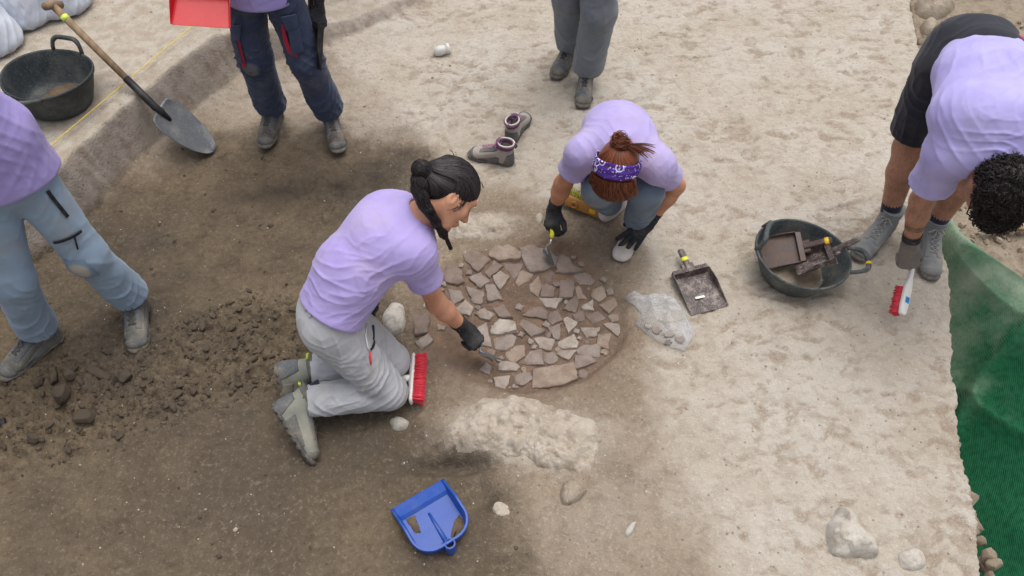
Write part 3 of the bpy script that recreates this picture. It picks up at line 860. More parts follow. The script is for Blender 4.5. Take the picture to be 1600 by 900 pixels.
for si, (zz, mi, th, pl) in enumerate(STONES):
    th = th / 1000.0
    pp = np.array([(zz[0] + a / zz[2], zz[1] + b / zz[2]) for a, b in pl])
    cpx = pp.mean(0); pp = cpx + (pp - cpx) * 1.14; cz = G(*cpx)[2] + th * .5 + .003
    lay_stone([P(a, b, cz) for a, b in pp], th, mi, 100 + si)
g_ = np.random.default_rng(31); k_ = 0; cc = P(815, 458)[:2]
a_ = g_.uniform(0, 6.283, 1500); q_ = np.sqrt(g_.uniform(0, 1, 1500)); X_ = HC[0] + HRX * .93 * q_ * np.cos(a_); Y_ = HC[1] + HRY * .93 * q_ * np.sin(a_)
D_ = np.max([poly_sd(X_, Y_, p) for p in placed], axis=0); fill = []
ok_ = (np.hypot((X_ - cc[0]) / .09, (Y_ - cc[1]) / .07) > 1) & ~((X_ < HC[0] - .17) & (Y_ < HC[1] + .02)) & (D_ < -.013)      # the bare middle and the part still under the trowel stay open
for x_, y_, d_ in zip(X_[ok_], Y_[ok_], D_[ok_]):
    r_ = min(.032, -d_ * 1.1)
    if any(math.hypot(x_ - f_[0], y_ - f_[1]) < (r_ + f_[2]) * .95 for f_ in fill): continue
    fill.append((x_, y_, r_)); n_ = int(g_.integers(4, 7)); z_ = gz(x_, y_) + g_.uniform(.004, .011)
    lay_stone([A(x_ + r_ * g_.uniform(.7, 1.15) * math.cos(w), y_ + r_ * g_.uniform(.7, 1.15) * math.sin(w), z_) for w in np.sort(g_.uniform(0, .6, n_) + np.arange(n_) * 6.283 / n_)], .008, int(g_.integers(0, 4)), 300 + k_)
    k_ += 1
    if k_ > 45: break

# ================================================================== ROCKS
def lump(name, px, z0, top, mat, label, cat, seed, group=None, rough=.012, depth=.05, prof=2.4, flat=.12, na=72, nr=14, grain=.004):
    """rock half buried in the ground, outline given as pixels at height z0"""
    pts = [P(a, b, z0) for a, b in px]
    for _ in range(2): pts = [lerp(pts[i], pts[(i + 1) % len(pts)], q) for i in range(len(pts)) for q in (.22, .78)]
    c = np.mean(pts, axis=0)
    ang = np.array([math.atan2(p[1] - c[1], p[0] - c[0]) for p in pts]); rad = np.array([math.hypot(p[0] - c[0], p[1] - c[1]) for p in pts])
    o = np.argsort(ang); ang, rad = ang[o], rad[o]
    th = np.linspace(-math.pi, math.pi, na, endpoint=False)
    # ray / polygon crossing so straight sides stay straight
    rr = []
    for w in th:
        best = 0
        for i in range(len(pts)):
            a, b = pts[i] - c, pts[(i + 1) % len(pts)] - c
            dx, dy = math.cos(w), math.sin(w); ex, ey = b[0] - a[0], b[1] - a[1]
            den = dx * ey - dy * ex
            if abs(den) < 1e-9: continue
            tt = (a[0] * ey - a[1] * ex) / den; uu = (a[0] * dy - a[1] * dx) / den
            if tt > 0 and -1e-6 <= uu <= 1 + 1e-6: best = max(best, tt)
        rr.append(best)
    rr = np.array(rr) * (1 + (.10 if na > 100 else .04) * fbm2(np.cos(th) * 2.2 + seed, np.sin(th) * 2.2, 3) + (.05 if na > 100 else .02) * fbm2(np.cos(th) * 9 + seed, np.sin(th) * 9, 2))
    V = [[c[0], c[1], 1.0]]; fr = [0.0]
    for k in range(1, nr + 1):
        q = k / nr
        for i, w in enumerate(th):
            V.append([c[0] + math.cos(w) * rr[i] * q, c[1] + math.sin(w) * rr[i] * q, 1.0]); fr.append(q)
    V = np.array(V); fr = np.array(fr)
    base = gzs(V[:, 0], V[:, 1])
    base = lerp(base.mean(), base, .35 + .65 * fr ** 2)
    h = top * (1 - np.clip(fr, 0, 1) ** prof)
    p3 = np.stack([V[:, 0] * 9 + seed, V[:, 1] * 9, np.zeros(len(V))], 1)
    big = np.abs(fbm3(p3, 3)); fine = fbm3(p3 * 5, 3)
    vr = np.round(fbm3(p3 * .8 + 5, 2) * 3) / 3
    z = base + h * (1 - flat * .5 + flat * vr) + rough * (big - .2) * (1 - fr ** 4) + grain * fine - depth * fr ** 10 + rough * .5 * np.abs(fbm3(p3 * 2.6 + 3, 3)) * (1 - fr ** 6)
    z = z - (.085 if na > 100 else .0) * fr ** 2.2 * np.clip(fbm3(p3 * .9 + 21, 3) + .25 + 1.5 * (V[:, 1] - c[1]), 0, 1)
    V[:, 2] = z
    jit = 1 + .05 * fbm3(np.stack([V[:, 0] * 30, V[:, 1] * 30, np.full(len(V), seed * 1.0)], 1), 2) * fr
    V[:, :2] = c[:2] + (V[:, :2] - c[:2]) * jit[:, None]
    F = [(0, 1 + i, 1 + (i + 1) % na) for i in range(na)]
    for k in range(nr - 1):
        for i in range(na):
            j = (i + 1) % na; a = 1 + k * na; b = a + na
            F.append((a + i, b + i, b + j, a + j))
    return tag(add(name, V, F, mat), label, cat, group)
lump('boulder', [(682, 655), (715, 612), (765, 600), (830, 610), (890, 622), (938, 646), (962, 690), (955, 742), (928, 752), (895, 735), (850, 738), (815, 722), (760, 716), (698, 700)], .010, .044, M_LIME, 'broad pale lumpy lime boulder embedded below the round hearth', 'rock', 3, rough=.050, na=200, nr=50, grain=.008, flat=0, prof=3.2, depth=.03)
lump('rock', [(1287, 820), (1312, 780), (1330, 788), (1352, 822), (1385, 850), (1384, 872), (1330, 868), (1300, 868)], .04, .12, M_PALE_ROCK, 'angular white limestone rock alone on the pale floor, bottom right', 'rock', 8, rough=.035, flat=.55, prof=3.2)
lump('rock', [(1398, 862), (1425, 850), (1448, 858), (1455, 885), (1430, 895), (1405, 890)], .01, .03, M_PALE_ROCK, 'low half buried white stone right of the angular limestone rock', 'rock', 18)
lump('rock', [(870, 775), (880, 742), (908, 748), (925, 762), (905, 785), (880, 795)], .01, .045, M_TAN_ROCK, 'small tan stone just below the broad lime boulder', 'rock', 21, flat=.15, prof=3)
lump('rock', [(602, 650), (618, 641), (642, 652), (638, 666), (612, 668)], .0, .022, M_PALE_ROCK, 'flat pale stone beside the red broom head and the kneeling knee', 'rock', 25)
lump('rock', [(592, 480), (612, 462), (634, 470), (637, 515), (610, 520), (595, 505)], .02, .05, M_PALE_ROCK, 'grey white rock behind the kneeling person beside the hearth', 'rock', 29)
lump('rock', [(972, 832), (985, 815), (998, 812), (990, 835), (978, 842)], .0, .025, M_PALE_ROCK, 'small pointed white stone right of the tan stone', 'rock', 33, na=40, nr=8)
lump('rock', [(762, 790), (775, 772), (800, 785), (805, 805), (780, 808)], .0, .006, M_LIME, 'patch of crumbly white lime between blue dustpan and tan stone', 'rock', 36)
lump('rock', [(1420, 5), (1470, -6), (1500, 12), (1470, 38), (1428, 32)], -.12, .09, M_TAN_ROCK, 'large grey rock lying behind the bending person', 'rock', 41)
lump('rock', [(1432, 42), (1452, 32), (1468, 44), (1458, 62), (1438, 60)], -.12, .07, M_TAN_ROCK, 'smaller grey rock by the hip of the bending person', 'rock', 45)
lump('rock', [(832, 340), (842, 325), (852, 332), (846, 352)], .02, .02, M_LIME, 'small pale stone by the right glove of the crouching person', 'rock', 48, na=40, nr=8)
lump('rock', [(640, 345), (690, 318), (760, 325), (815, 345), (825, 362), (760, 375), (700, 372), (650, 372)], .01, .012, M_LIME, 'crumbly pale lime ledge along the far rim of the hearth', 'rock', 52, rough=.022, na=150, nr=36, grain=.008)

# ================================================================== CLODS AND CRUMBS
def ico(sub):
    import bmesh
    bm = bmesh.new(); bmesh.ops.create_icosphere(bm, subdivisions=sub, radius=1.0)
    V = np.array([v.co[:] for v in bm.verts]); F = np.array([[v.index for v in f.verts] for f in bm.faces]); bm.free(); return V, F
IV2, IF2 = ico(3); IV1, IF1 = ico(1)
clod_me = []
for i in range(7):
    q = IV2 * 1.0
    r_ = 1 + .30 * fbm3(q * 1.3 + 7 * i, 2) + .22 * fbm3(q * 4 + 3 * i, 3)
    fac = np.ones(len(q))
    g = np.random.default_rng(i)
    V = q * r_[:, None]
    for _ in range(16):         # broken facets
        n = nrm(g.normal(size=3)); d = V @ n; lim = g.uniform(.5, .8)
        V = V - np.clip(d - lim, 0, None)[:, None] * n * .95
    V = V * (1 + .10 * fbm3(q * 5 + 9 * i, 3) + .05 * noise3(q * 16 + i))[:, None]
    me = npmesh('clod', V, IF2); me.materials.append(M_CLOD); clod_me.append(me)
def clod(px, py, size, sq=(1, 1, .7), label=None, group=None, cat='clod', i=0, mat=None, sink=.25, rz=None):
    p = G(px, py)
    o = bpy.data.objects.new('clod', clod_me[i % 7]); COL.objects.link(o)
    s_ = size / 2
    o.scale = (s_ * sq[0], s_ * sq[1], s_ * sq[2])
    o.location = (p[0], p[1], p[2] + s_ * sq[2] * (1 - 2 * sink) * .8)
    o.rotation_euler = (random.uniform(-.3, .3), random.uniform(-.3, .3), random.uniform(0, 6.3) if rz is None else rz)
    if mat: o.material_slots[0].link = 'OBJECT'; o.material_slots[0].material = mat
    ORG[o] = np.array(o.location); tag(o, label, cat, group); return o
CL = 'lumps of soil crumbled off the dig'
for (x, y, s_, lb, sq, i) in [
    (138, 653, .10, 'round lump of soil lying nearest the camera, left of kneeling person', (1, .95, .7), 0), (98, 620, .10, 'wedge of dark soil below the left boot, under three finger shaped lumps', (1, 1, .8), 1),
    (88, 592, .085, 'upright finger of dark soil on top of the wedge lump', (.5, 1.1, .8), 2), (112, 586, .075, 'middle finger shaped soil lump beside the upright one', (.6, 1, .8), 3),
    (128, 600, .055, 'short rightmost finger of soil in the cluster', (.6, .9, .8), 4), (155, 586, .11, 'long flat slab of soil right of the finger shaped lumps', (1.5, .5, .5), 5),
    (198, 592, .085, 'crusted roundish soil lump below the person in pale blue trousers', (1, .8, .7), 6), (60, 600, .07, 'soil lump at the left end of the crumbled row', (1, .8, .6), 1), (270, 635, .05, 'dark flattened lump of soil on the near edge of crumbled row', (1.3, .7, .5), 2)]:
    clod(x, y, s_, sq, lb, CL, i=i)
r_ = np.random.default_rng(11)
cz = [P(*q)[:2] for q in CLODZ]
cnt = 0
while cnt < 110:
    x = r_.uniform(0, 500); y = r_.uniform(450, 720); p = P(x, y)
    if poly_sd(np.array([p[0]]), np.array([p[1]]), cz)[0] < -.01: continue
    if r_.uniform() < .35 and x < 200: continue
    if 150 < x < 235 and 480 < y < 560: continue
    s_ = float(np.clip(r_.lognormal(-3.5, .38), .018, .062))
    clod(x, y, s_, (r_.uniform(.9, 1.4), r_.uniform(.7, 1), r_.uniform(.5, .8)), 'small crumbled lump of dark soil in the spoil strip', CL, i=int(r_.integers(7)), sink=.3)
    cnt += 1
def crumbs(name, n, area, size, mat, label, cond, seed, cat='grit'):
    g = np.random.default_rng(seed)
    x = g.uniform(area[0], area[1], n * 3); y = g.uniform(area[2], area[3], n * 3)
    z, pale, dark, red, ch, scar_, bank_, tr_ = ground_parts(x, y)
    m = cond(x, y, pale, dark, red, tr_, g.uniform(size=len(x)), bank_)
    x, y, z = x[m][:n], y[m][:n], z[m][:n]; n = len(x)
    s_ = np.clip(g.lognormal(math.log(size), .5, n), size * .4, size * 4)
    # random rotations
    q = g.normal(size=(n, 4)); q /= np.linalg.norm(q, axis=1)[:, None]
    w, a, b, c = q.T
    Rm = np.stack([1 - 2 * (b * b + c * c), 2 * (a * b - c * w), 2 * (a * c + b * w), 2 * (a * b + c * w), 1 - 2 * (a * a + c * c), 2 * (b * c - a * w), 2 * (a * c - b * w), 2 * (b * c + a * w), 1 - 2 * (a * a + b * b)], 1).reshape(n, 3, 3)
    base = IV1[None] * (1 + g.uniform(-.3, .3, (n, len(IV1), 1)))
    base = base * np.stack([g.uniform(.8, 1.3, n), g.uniform(.6, 1, n), g.uniform(.5, .9, n)], 1)[:, None, :]
    V = np.einsum('nij,nvj->nvi', Rm, base) * s_[:, None, None] + np.stack([x, y, z + s_ * .25], 1)[:, None, :]
    F = (IF1[None] + (np.arange(n) * len(IV1))[:, None, None]).reshape(-1, 3)
    o = add(name, V.reshape(-1, 3), F.astype(np.int32), mat, None, False, (0, 0, 0))
    return tag(o, label, cat, kind='stuff')
inclod = lambda x, y: poly_sd(x, y, cz)
crumbs('soil_crumbs', 4500, (-2.4, 0.3, .8, 3.2), .0042, M_CLOD, 'fine dark crumbs of loose soil scattered over the dark earth', lambda x, y, p, d, r, t_, u, b: (d > .3) & (u < np.where(inclod(x, y) > -.03, 1.0, .035)) & (b < .2), 1)
crumbs('pale_grit', 1500, (-2.0, 2.6, .8, 4.4), 0.0026, M_LIME, 'scattered pale grit and shell flecks on the floor', lambda x, y, p, d, r, t_, u, b: (u < np.where(p > .5, .5, .18)) & (t_ < .1), 2)
crumbs('trench_rubble', 1500, (1.7, 3.4, .8, 4.4), .010, M_CLOD_PALE, 'loose pale rubble on the far side of the trench', lambda x, y, p, d, r, t_, u, b: (t_ > .9) & ((x - edge_x(y)) > trench_w(y) * .8), 3, 'rubble')
for k in range(26):
    yy = 1.36 - .022 * k + random.uniform(-.02, .02); xx = edge_x(yy) + .03 + .003 * k + random.uniform(0, .02 + .005 * k)
    o = bpy.data.objects.new('clod', clod_me[k % 7]); COL.objects.link(o); s_ = random.uniform(.022, .05)
    o.scale = (s_, s_ * .9, s_ * .8); o.location = (xx, yy, -.16 - .02 * random.random() - (.10 if k % 2 else 0)); o.rotation_euler = (random.random(), random.random(), 6 * random.random())
    o.material_slots[0].link = 'OBJECT'; o.material_slots[0].material = M_CLOD_PALE
    tag(o, 'grey clod on the lower ledge below the cut edge, bottom right', 'clod', 'clods on the ledge of the trench')

# ================================================================== GREEN SHEET IN THE TRENCH
ys = np.linspace(.72, 2.70, 190); us = np.linspace(0, 1, 90)
V = []; dv = []
for y in ys:
    w = trench_w(y) * 1.02
    for u in us:
        x = edge_x(y) + .05 + (w - .04) * u * (1.06 + .05 * math.sin(y * 9))
        V.append((x, y, 0))
V = np.array(V)
uu = np.tile(us, len(ys))
zb = trench_prof(V[:, 0], V[:, 1])
rid = P(1552, 560, -.2)[:2]; rid2 = P(1506, 650, -.35)[:2]; rid0 = P(1640, 470, -.1)[:2]
dr, sd_, _ = seg_dist(V[:, 0], V[:, 1], [rid0, rid, rid2])
z = zb + .05 * np.exp(-(dr / .035) ** 2) - .05 * sstep(-.02, .10, -dr * sd_) * sstep(1.75, 1.5, V[:, 1]) + .03 * fbm2(V[:, 0] * 2.6, V[:, 1] * 1.6, 2) + .035 * (1 - np.abs(noise2(V[:, 0] * 4.2 + V[:, 1] * 2.2 + 3, V[:, 1] * .5))) ** 8 + .012
V[:, 2] = z
iy = np.arange(len(ys) - 1)[:, None] * len(us) + np.arange(len(us) - 1)[None, :]
q = np.stack([iy, iy + 1, iy + 1 + len(us), iy + len(us)], -1).reshape(-1, 4)
o = add('mesh_sheet', V, q, M_GREEN)
o.location.z += .006
at = o.data.attributes.new('dust', 'FLOAT', 'POINT')
at.data.foreach_set('value', (sstep(1.55, 2.05, V[:, 1] + .12 * fbm2(V[:, 0] * 5, V[:, 1] * 5, 3)) * (.6 + .4 * uu)).astype(f32))
sm = o.modifiers.new('thick', 'SOLIDIFY'); sm.thickness = .002
tag(o, 'green woven mesh sheet draped down into the trench, dusty on top', 'mesh sheet')

# ================================================================== TUBS
def tub(c, rad, h, mat, label, squash=(1, 1), tilt=(0, 0), rot=0.0, handles=()):
    """flexible rubber builder's tub; handles = (angle, lean, tape material or None)"""
    root = thing('rubber_tub', c, label, 'tub', 'rubber tubs for spoil')
    ax = np.array(Matrix.Rotation(rot, 3, 'Z') @ Matrix.Rotation(tilt[0], 3, 'X') @ Matrix.Rotation(tilt[1], 3, 'Y')).T
    def fn(w, r, z):
        k = sstep(0, h, z)
        return (r * math.cos(w) * lerp(1, squash[0], k), r * math.sin(w) * lerp(1, squash[1], k), z + .006 * k * math.cos(2 * w + .6))
    rb = rad * .74
    prof = [(0.001, .012), (rb * .6, .012), (rb * .93, .014), (rb, .022), (lerp(rb, rad, .35), h * .36), (lerp(rb, rad, .7), h * .7), (rad * .975, h * .97), (rad * .985, h), (rad * 1.012, h + .004), (rad * 1.03, h - .003), (rad * 1.028, h - .014), (rad * 1.0, h - .017), (lerp(rb, rad, .7) + .006, h * .7), (lerp(rb, rad, .35) + .006, h * .36), (rb + .006, .012), (rb - .004, .0), (.001, 0)]
    MB().lathe(prof, c, ax, 64, fn=fn).build('bowl', mat, root)
    for (w, lean, tape) in handles:
        d = A(math.cos(w), math.sin(w), 0); tg = A(-math.sin(w), math.cos(w), 0)
        dirn = d * math.sin(lean) + A(0, 0, 1) * math.cos(lean)
        loc = []
        hw = .072 / rad
        for k in range(17):
            q_ = k / 16; e = min(1.0, (1 - abs(2 * q_ - 1) ** 3.2) * 1.05)
            b0 = A(*fn(w + hw * math.cos(math.pi * q_), rad * 1.02, h - .008))
            loc.append(b0 + dirn * (.072 * e))
        pts = [c + l[0] * ax[0] + l[1] * ax[1] + l[2] * ax[2] for l in loc]
        ho = MB().tube(pts, [.0095] * 3 + [.0115] * 11 + [.0095] * 3, 10).build('handle', mat, root)
        if tape: MB().tube([lerp(pts[9], pts[10], .0), lerp(pts[9], pts[10], .5), pts[10]], .0135, 12).build('tape', tape, ho)
    return root, ax
c = A(-2.20, 3.11, HB + .004)
tub(c, .20, .17, M_RUBBER, 'black rubber tub holding brown soil on the raised bank', (1, 1), (R(-3), R(3)), 0, [(R(82), R(8), None), (R(262), R(62), M_TAPE_G)])
V = []; n = 60
mb = MB(); prof = []
def heap(name, c, rx, ry, h, seed, mat, label):
    na, nr = 56, 14; V = [[c[0], c[1], c[2] + h]]
    for k in range(1, nr + 1):
        for i in range(na):
            w = 2 * math.pi * i / na; q = k / nr
            V.append([c[0] + rx * q * math.cos(w), c[1] + ry * q * math.sin(w), c[2] + h * (1 - q ** 1.7)])
    V = np.array(V); V[:, 2] += .012 * fbm2(V[:, 0] * 30 + seed, V[:, 1] * 30, 4, .6)
    F = [(0, 1 + i, 1 + (i + 1) % na) for i in range(na)]
    for k in range(nr - 1):
        for i in range(na):
            j = (i + 1) % na; a = 1 + k * na; F.append((a + i, a + na + i, a + na + j, a + j))
    return tag(add(name, V, F, mat), label, 'soil')
heap('soil_heap', c + A(.03, .02, .012), .125, .118, .035, 3, M_BROWN_SOIL, 'loose brown soil in the bottom of the tub on the bank')
c2 = P(1236, 424, .0); c2[2] = gz(c2[0], c2[1]) - .002
TUB2, TAX = tub(c2, .195, .14, M_RUBBER_D, 'dusty grey rubber tub holding two brown dustpans, right of hearth', (1.06, .93), (R(4), R(6)), R(-14), [(R(8), R(75), M_TAPE_O), (R(172), R(-20), None)])
heap('soil_heap', c2 + A(0, 0, .018), .128, .124, .006, 5, M_CLOD_PALE, 'thin layer of pale dust in the tub with the dustpans')

# ================================================================== DUSTPANS
def hand_pan(c, fwd, up, mat, label, tape=None, wid=.21, dep=.19, wall=.045, hl=.13, cat='dustpan', name='dustpan', group='hand dustpans', tape_pos=.55, dirt=None):
    """hand dustpan: c = middle of the floor, fwd points to its open lip"""
    root = thing(name, c, label, cat, group)
    a = axes(fwd, up)
    T = lambda x, y, z: c + x * a[0] + y * a[1] + z * a[2]
    # shell: cross stations from lip to back
    st = []
    for k in range(9):
        q = k / 8; x = dep / 2 - dep * q; w = (wid / 2) * (1 - .10 * q); hh = wall * min(1, .10 + 1.5 * q) ** 1.0
        zf = .006 * q
        st.append([(x, -w - hh * .18, zf + hh), (x, -w, zf + .004), (x, -w + .006, zf), (x, 0, zf), (x, w - .006, zf), (x, w, zf + .004), (x, w + hh * .18, zf + hh)])
    V = []; F = []
    th = .0028
    for s_ in st:
        for q in s_: V.append(T(*q))
    for s_ in st:
        for j, q in enumerate(s_):
            oy = (-th if j < 3 else th if j > 3 else 0) if j not in (2, 4) else 0
            V.append(T(q[0], q[1] + oy, q[2] - (th if 0 < j < 6 else 0)))
    n = len(st); m = 7; o2 = n * m
    for i in range(n - 1):
        for j in range(m - 1):
            F.append((i * m + j, (i + 1) * m + j, (i + 1) * m + j + 1, i * m + j + 1))
            F.append((o2 + i * m + j, o2 + i * m + j + 1, o2 + (i + 1) * m + j + 1, o2 + (i + 1) * m + j))
        F.append((i * m, o2 + i * m, o2 + (i + 1) * m, (i + 1) * m)); F.append((i * m + m - 1, (i + 1) * m + m - 1, o2 + (i + 1) * m + m - 1, o2 + i * m + m - 1))
    for j in range(m - 1): F.append((j, j + 1, o2 + j + 1, o2 + j))
    mb = MB().raw(V, F)
    bw = wid / 2 * .9
    bk = -dep / 2
    mb.raw([T(bk, -bw - wall * .17, .006 + wall), T(bk, bw + wall * .17, .006 + wall), T(bk + .004, bw, .004), T(bk + .004, -bw, .004),
            T(bk - .022, -bw - wall * .1, .004 + wall), T(bk - .022, bw + wall * .1, .004 + wall), T(bk - .03, bw, .0), T(bk - .03, -bw, .0)],
           [(0, 1, 2, 3), (0, 4, 5, 1), (4, 7, 6, 5), (3, 2, 6, 7), (0, 3, 7, 4), (1, 5, 6, 2)])
    o = mb.build('pan', mat, root); shade_auto(o, 30)
    # handle: channel section rising slightly to the back
    h0 = T(bk - .015, 0, wall * .75); hd = nrm(-a[0] * 1.0 + a[2] * .22); hu = nrm(a[2] + a[0] * .22); hs = a[1]
    mb = MB()
    mb.box(h0 + hd * hl / 2, (hl / 2, .0145, .009), [hd, hs, hu], .005)
    mb.box(h0 + hd * .01 - hu * .004, (.028, .03, .006), [hd, hs, hu], .004)
    ho = mb.build('handle', mat, root); shade_auto(ho, 30)
    if tape:
        tp = h0 + hd * hl * tape_pos
        o = MB().box(tp, (.0125, .0160, .0105), [hd, hs, hu], .005).build('tape', tape, ho)
    return root
BPg = G(1093, 459, .004)
hand_pan(BPg, P(1110, 487) - P(1077, 430), (0.0, 0.0, 1), M_BROWN_PL, 'dark brown dustpan with yellow taped handle lying beside the clear plastic bag', M_TAPE_Y, .175, .20, .035, .11, tape_pos=.52)
MB().box(BPg + A(-.005, -.03, .0105), (.022, .006, .0015), axes(A(1, .25, 0)), .001).build('paper_scrap', M_WHITE_PL, None)
_o = COL.objects[-1]; tag(bpy.data.objects['paper_scrap'], 'small white scrap lying in the brown dustpan near the bag', 'scrap')
# two pans in the tub
hand_pan(P(1218, 394, .080), P(1182, 397, .050) - P(1222, 391, .080), A(.1, -.25, 1), M_BROWN_PL2, 'brown dustpan full of dirt, its amber taped handle pointing up in the tub', M_TAPE_O, .15, .155, .025, .13, tape_pos=.83)
hand_pan(P(1268, 410, .118), P(1228, 423, .078) - P(1274, 410, .133), A(-.1, .35, 1) * A(1, 1, 1), M_BROWN_PL, 'dark brown dustpan without tape, its handle hanging over the tub rim', None, .15, .14, .03, .13)
# blue floor dustpan
def blue_pan():
    cpt = G(677, 812); _q = [P(x_, y_)[:2] for x_ in range(612, 746, 12) for y_ in range(750, 872, 12)]; z0 = max(gz(*q) for q in _q) - .001
    a0, a1 = P(612, 797, z0), P(692, 750, z0)
    mid = (a0 + a1) / 2; r = nrm(a1 - a0); b = nrm(P(690, 866, z0) - P(652, 773, z0)); b = nrm(b - r * np.dot(b, r))
    wd = np.linalg.norm(a1 - a0) / 2; dp = .238
    root = thing('dustpan', A(cpt[0], cpt[1], z0), 'bright blue square floor dustpan without a stick, lying in front', 'dustpan')
    T = lambda x, y, z: mid + r * x + b * y + A(0, 0, z)
    out = []     # outline from front left round the back to front right
    rc = .075
    for k in range(8): out.append((-wd, (dp - rc) * k / 8))
    for k in range(9): w = math.pi / 2 * k / 8; out.append((-wd + rc - rc * math.cos(w), dp - rc + rc * math.sin(w)))
    for k in range(1, 6): out.append((-wd + rc + (2 * wd - 2 * rc) * k / 6, dp))
    for k in range(9): w = math.pi / 2 * k / 8; out.append((wd - rc + rc * math.sin(w), dp - rc + rc * math.cos(w)))
    for k in range(7, -1, -1): out.append((wd, (dp - rc) * k / 8))
    n = len(out); ctr = A(0, dp * .5)
    hts = [.008 + .047 * float(sstep(0, .11, np.array(q[1]))) for q in out]
    def off(q, d):
        v = A(q[0], q[1]) ; e = ctr - v
        # inward normal: straight sides or corner centre
        if q[1] <= dp - rc: nn = A(-np.sign(q[0]), 0)
        elif abs(q[0]) <= wd - rc: nn = A(0, -1)
        else: nn = nrm(A(np.sign(q[0]) * (wd - rc), dp - rc) - v)
        return v + nn * d
    loops = []
    for (d, hk, dz) in ((.030, 0, .001), (.014, 0, .001), (.010, .12, .001), (.006, .95, 0), (.0045, 1, .002), (-.002, 1, .002), (-.004, 1, -.002), (-.002, .92, -.002), (.004, .1, 0), (.008, 0, -.0005)):
        L_ = []
        for q, h in zip(out, hts):
            v = off(q, d); y = max(v[1], 0.0)
            L_.append(T(v[0], y, h * hk + dz + .0))
        loops.append(L_)
    V = [p for L_ in loops for p in L_]; F = []
    for l in range(len(loops) - 1):
        for i in range(n - 1): F.append((l * n + i, l * n + i + 1, (l + 1) * n + i + 1, (l + 1) * n + i))
    # floor plate: strips between mirrored points of the innermost loop
    for i in range(n // 2 - 1):
        F.append((i, i + 1, n - 2 - i, n - 1 - i) if n - 2 - i > i + 1 else (i, i + 1, n - 1 - i))
    body = MB().raw(V, F).build('tray', M_BLUE, root); shade_auto(body, 35)
    sm = body.modifiers.new('thick', 'SOLIDIFY'); sm.thickness = .0015; sm.offset = 0
    # front lip step
    mb = MB()
    y0, y1, y2 = -.002, .046, .058
    x0 = wd - .011
    mb.raw([T(-x0 - .006, y0, .004), T(x0 + .006, y0, .004), T(x0, y1, .014), T(-x0, y1, .014), T(x0, y2, .003), T(-x0, y2, .003)], [(0, 1, 2, 3), (3, 2, 4, 5)])
    o = mb.build('lip', M_BLUE, root, False)
    mb = MB(); mb.tube([T(0, .085, .000), T(0, .14, .001), T(0, .225, .004)], [.005, .0075, .010], 10)
    mb.build('rib', M_BLUE, root)
    o = MB().lathe([(.0135, 0), (.0135, .056), (.0150, .059), (.0195, .058), (.0210, .054), (.0205, 0)], T(.0, dp + .006, -.001), seg=28).build('socket', M_BLUE, root); shade_auto(o, 50)
    hole = MB().lathe([(.001, .03), (.0136, .03)], T(.0, dp + .006, 0), seg=28).build('socket_shade', M_BLACK, root)  # black disc inside the socket, the shade of the hole given as colour
    for (poly, nm) in (([(-.083, .060), (-.045, .064), (-.050, .085), (-.052, .105), (-.060, .135), (-.078, .125)], 0), ([(.022, .205), (.045, .178), (.066, .160), (.090, .150), (.094, .175), (.078, .212), (.050, .224), (.030, .222)], 1)):
        pts = [T(x, y, 0) for x, y in poly]; c_ = np.mean(pts, 0); V = [c_ + A(0, 0, .008)]; m = len(poly) * 6
        ring = []
        for i in range(len(poly)):
            for k in range(6): ring.append(lerp(pts[i], pts[(i + 1) % len(pts)], k / 6) + A(*rng.normal(0, .0014, 2), 0))
        for (s_, h) in ((.5, .0075), (.85, .006), (1, .0012)):
            V += [c_ + (p - c_) * s_ + A(0, 0, h) for p in ring]
        F = [(0, 1 + i, 1 + (i + 1) % m) for i in range(m)]
        for l in range(2): F += [(1 + l * m + i, 1 + (l + 1) * m + i, 1 + (l + 1) * m + (i + 1) % m, 1 + l * m + (i + 1) % m) for i in range(m)]
        tag(add('soil_patch', V, F, M_BROWN_SOIL), ['strip of brown dust along the left wall of the blue dustpan', 'curved drift of brown dust in the right corner of the blue dustpan'][nm], 'soil')
blue_pan()

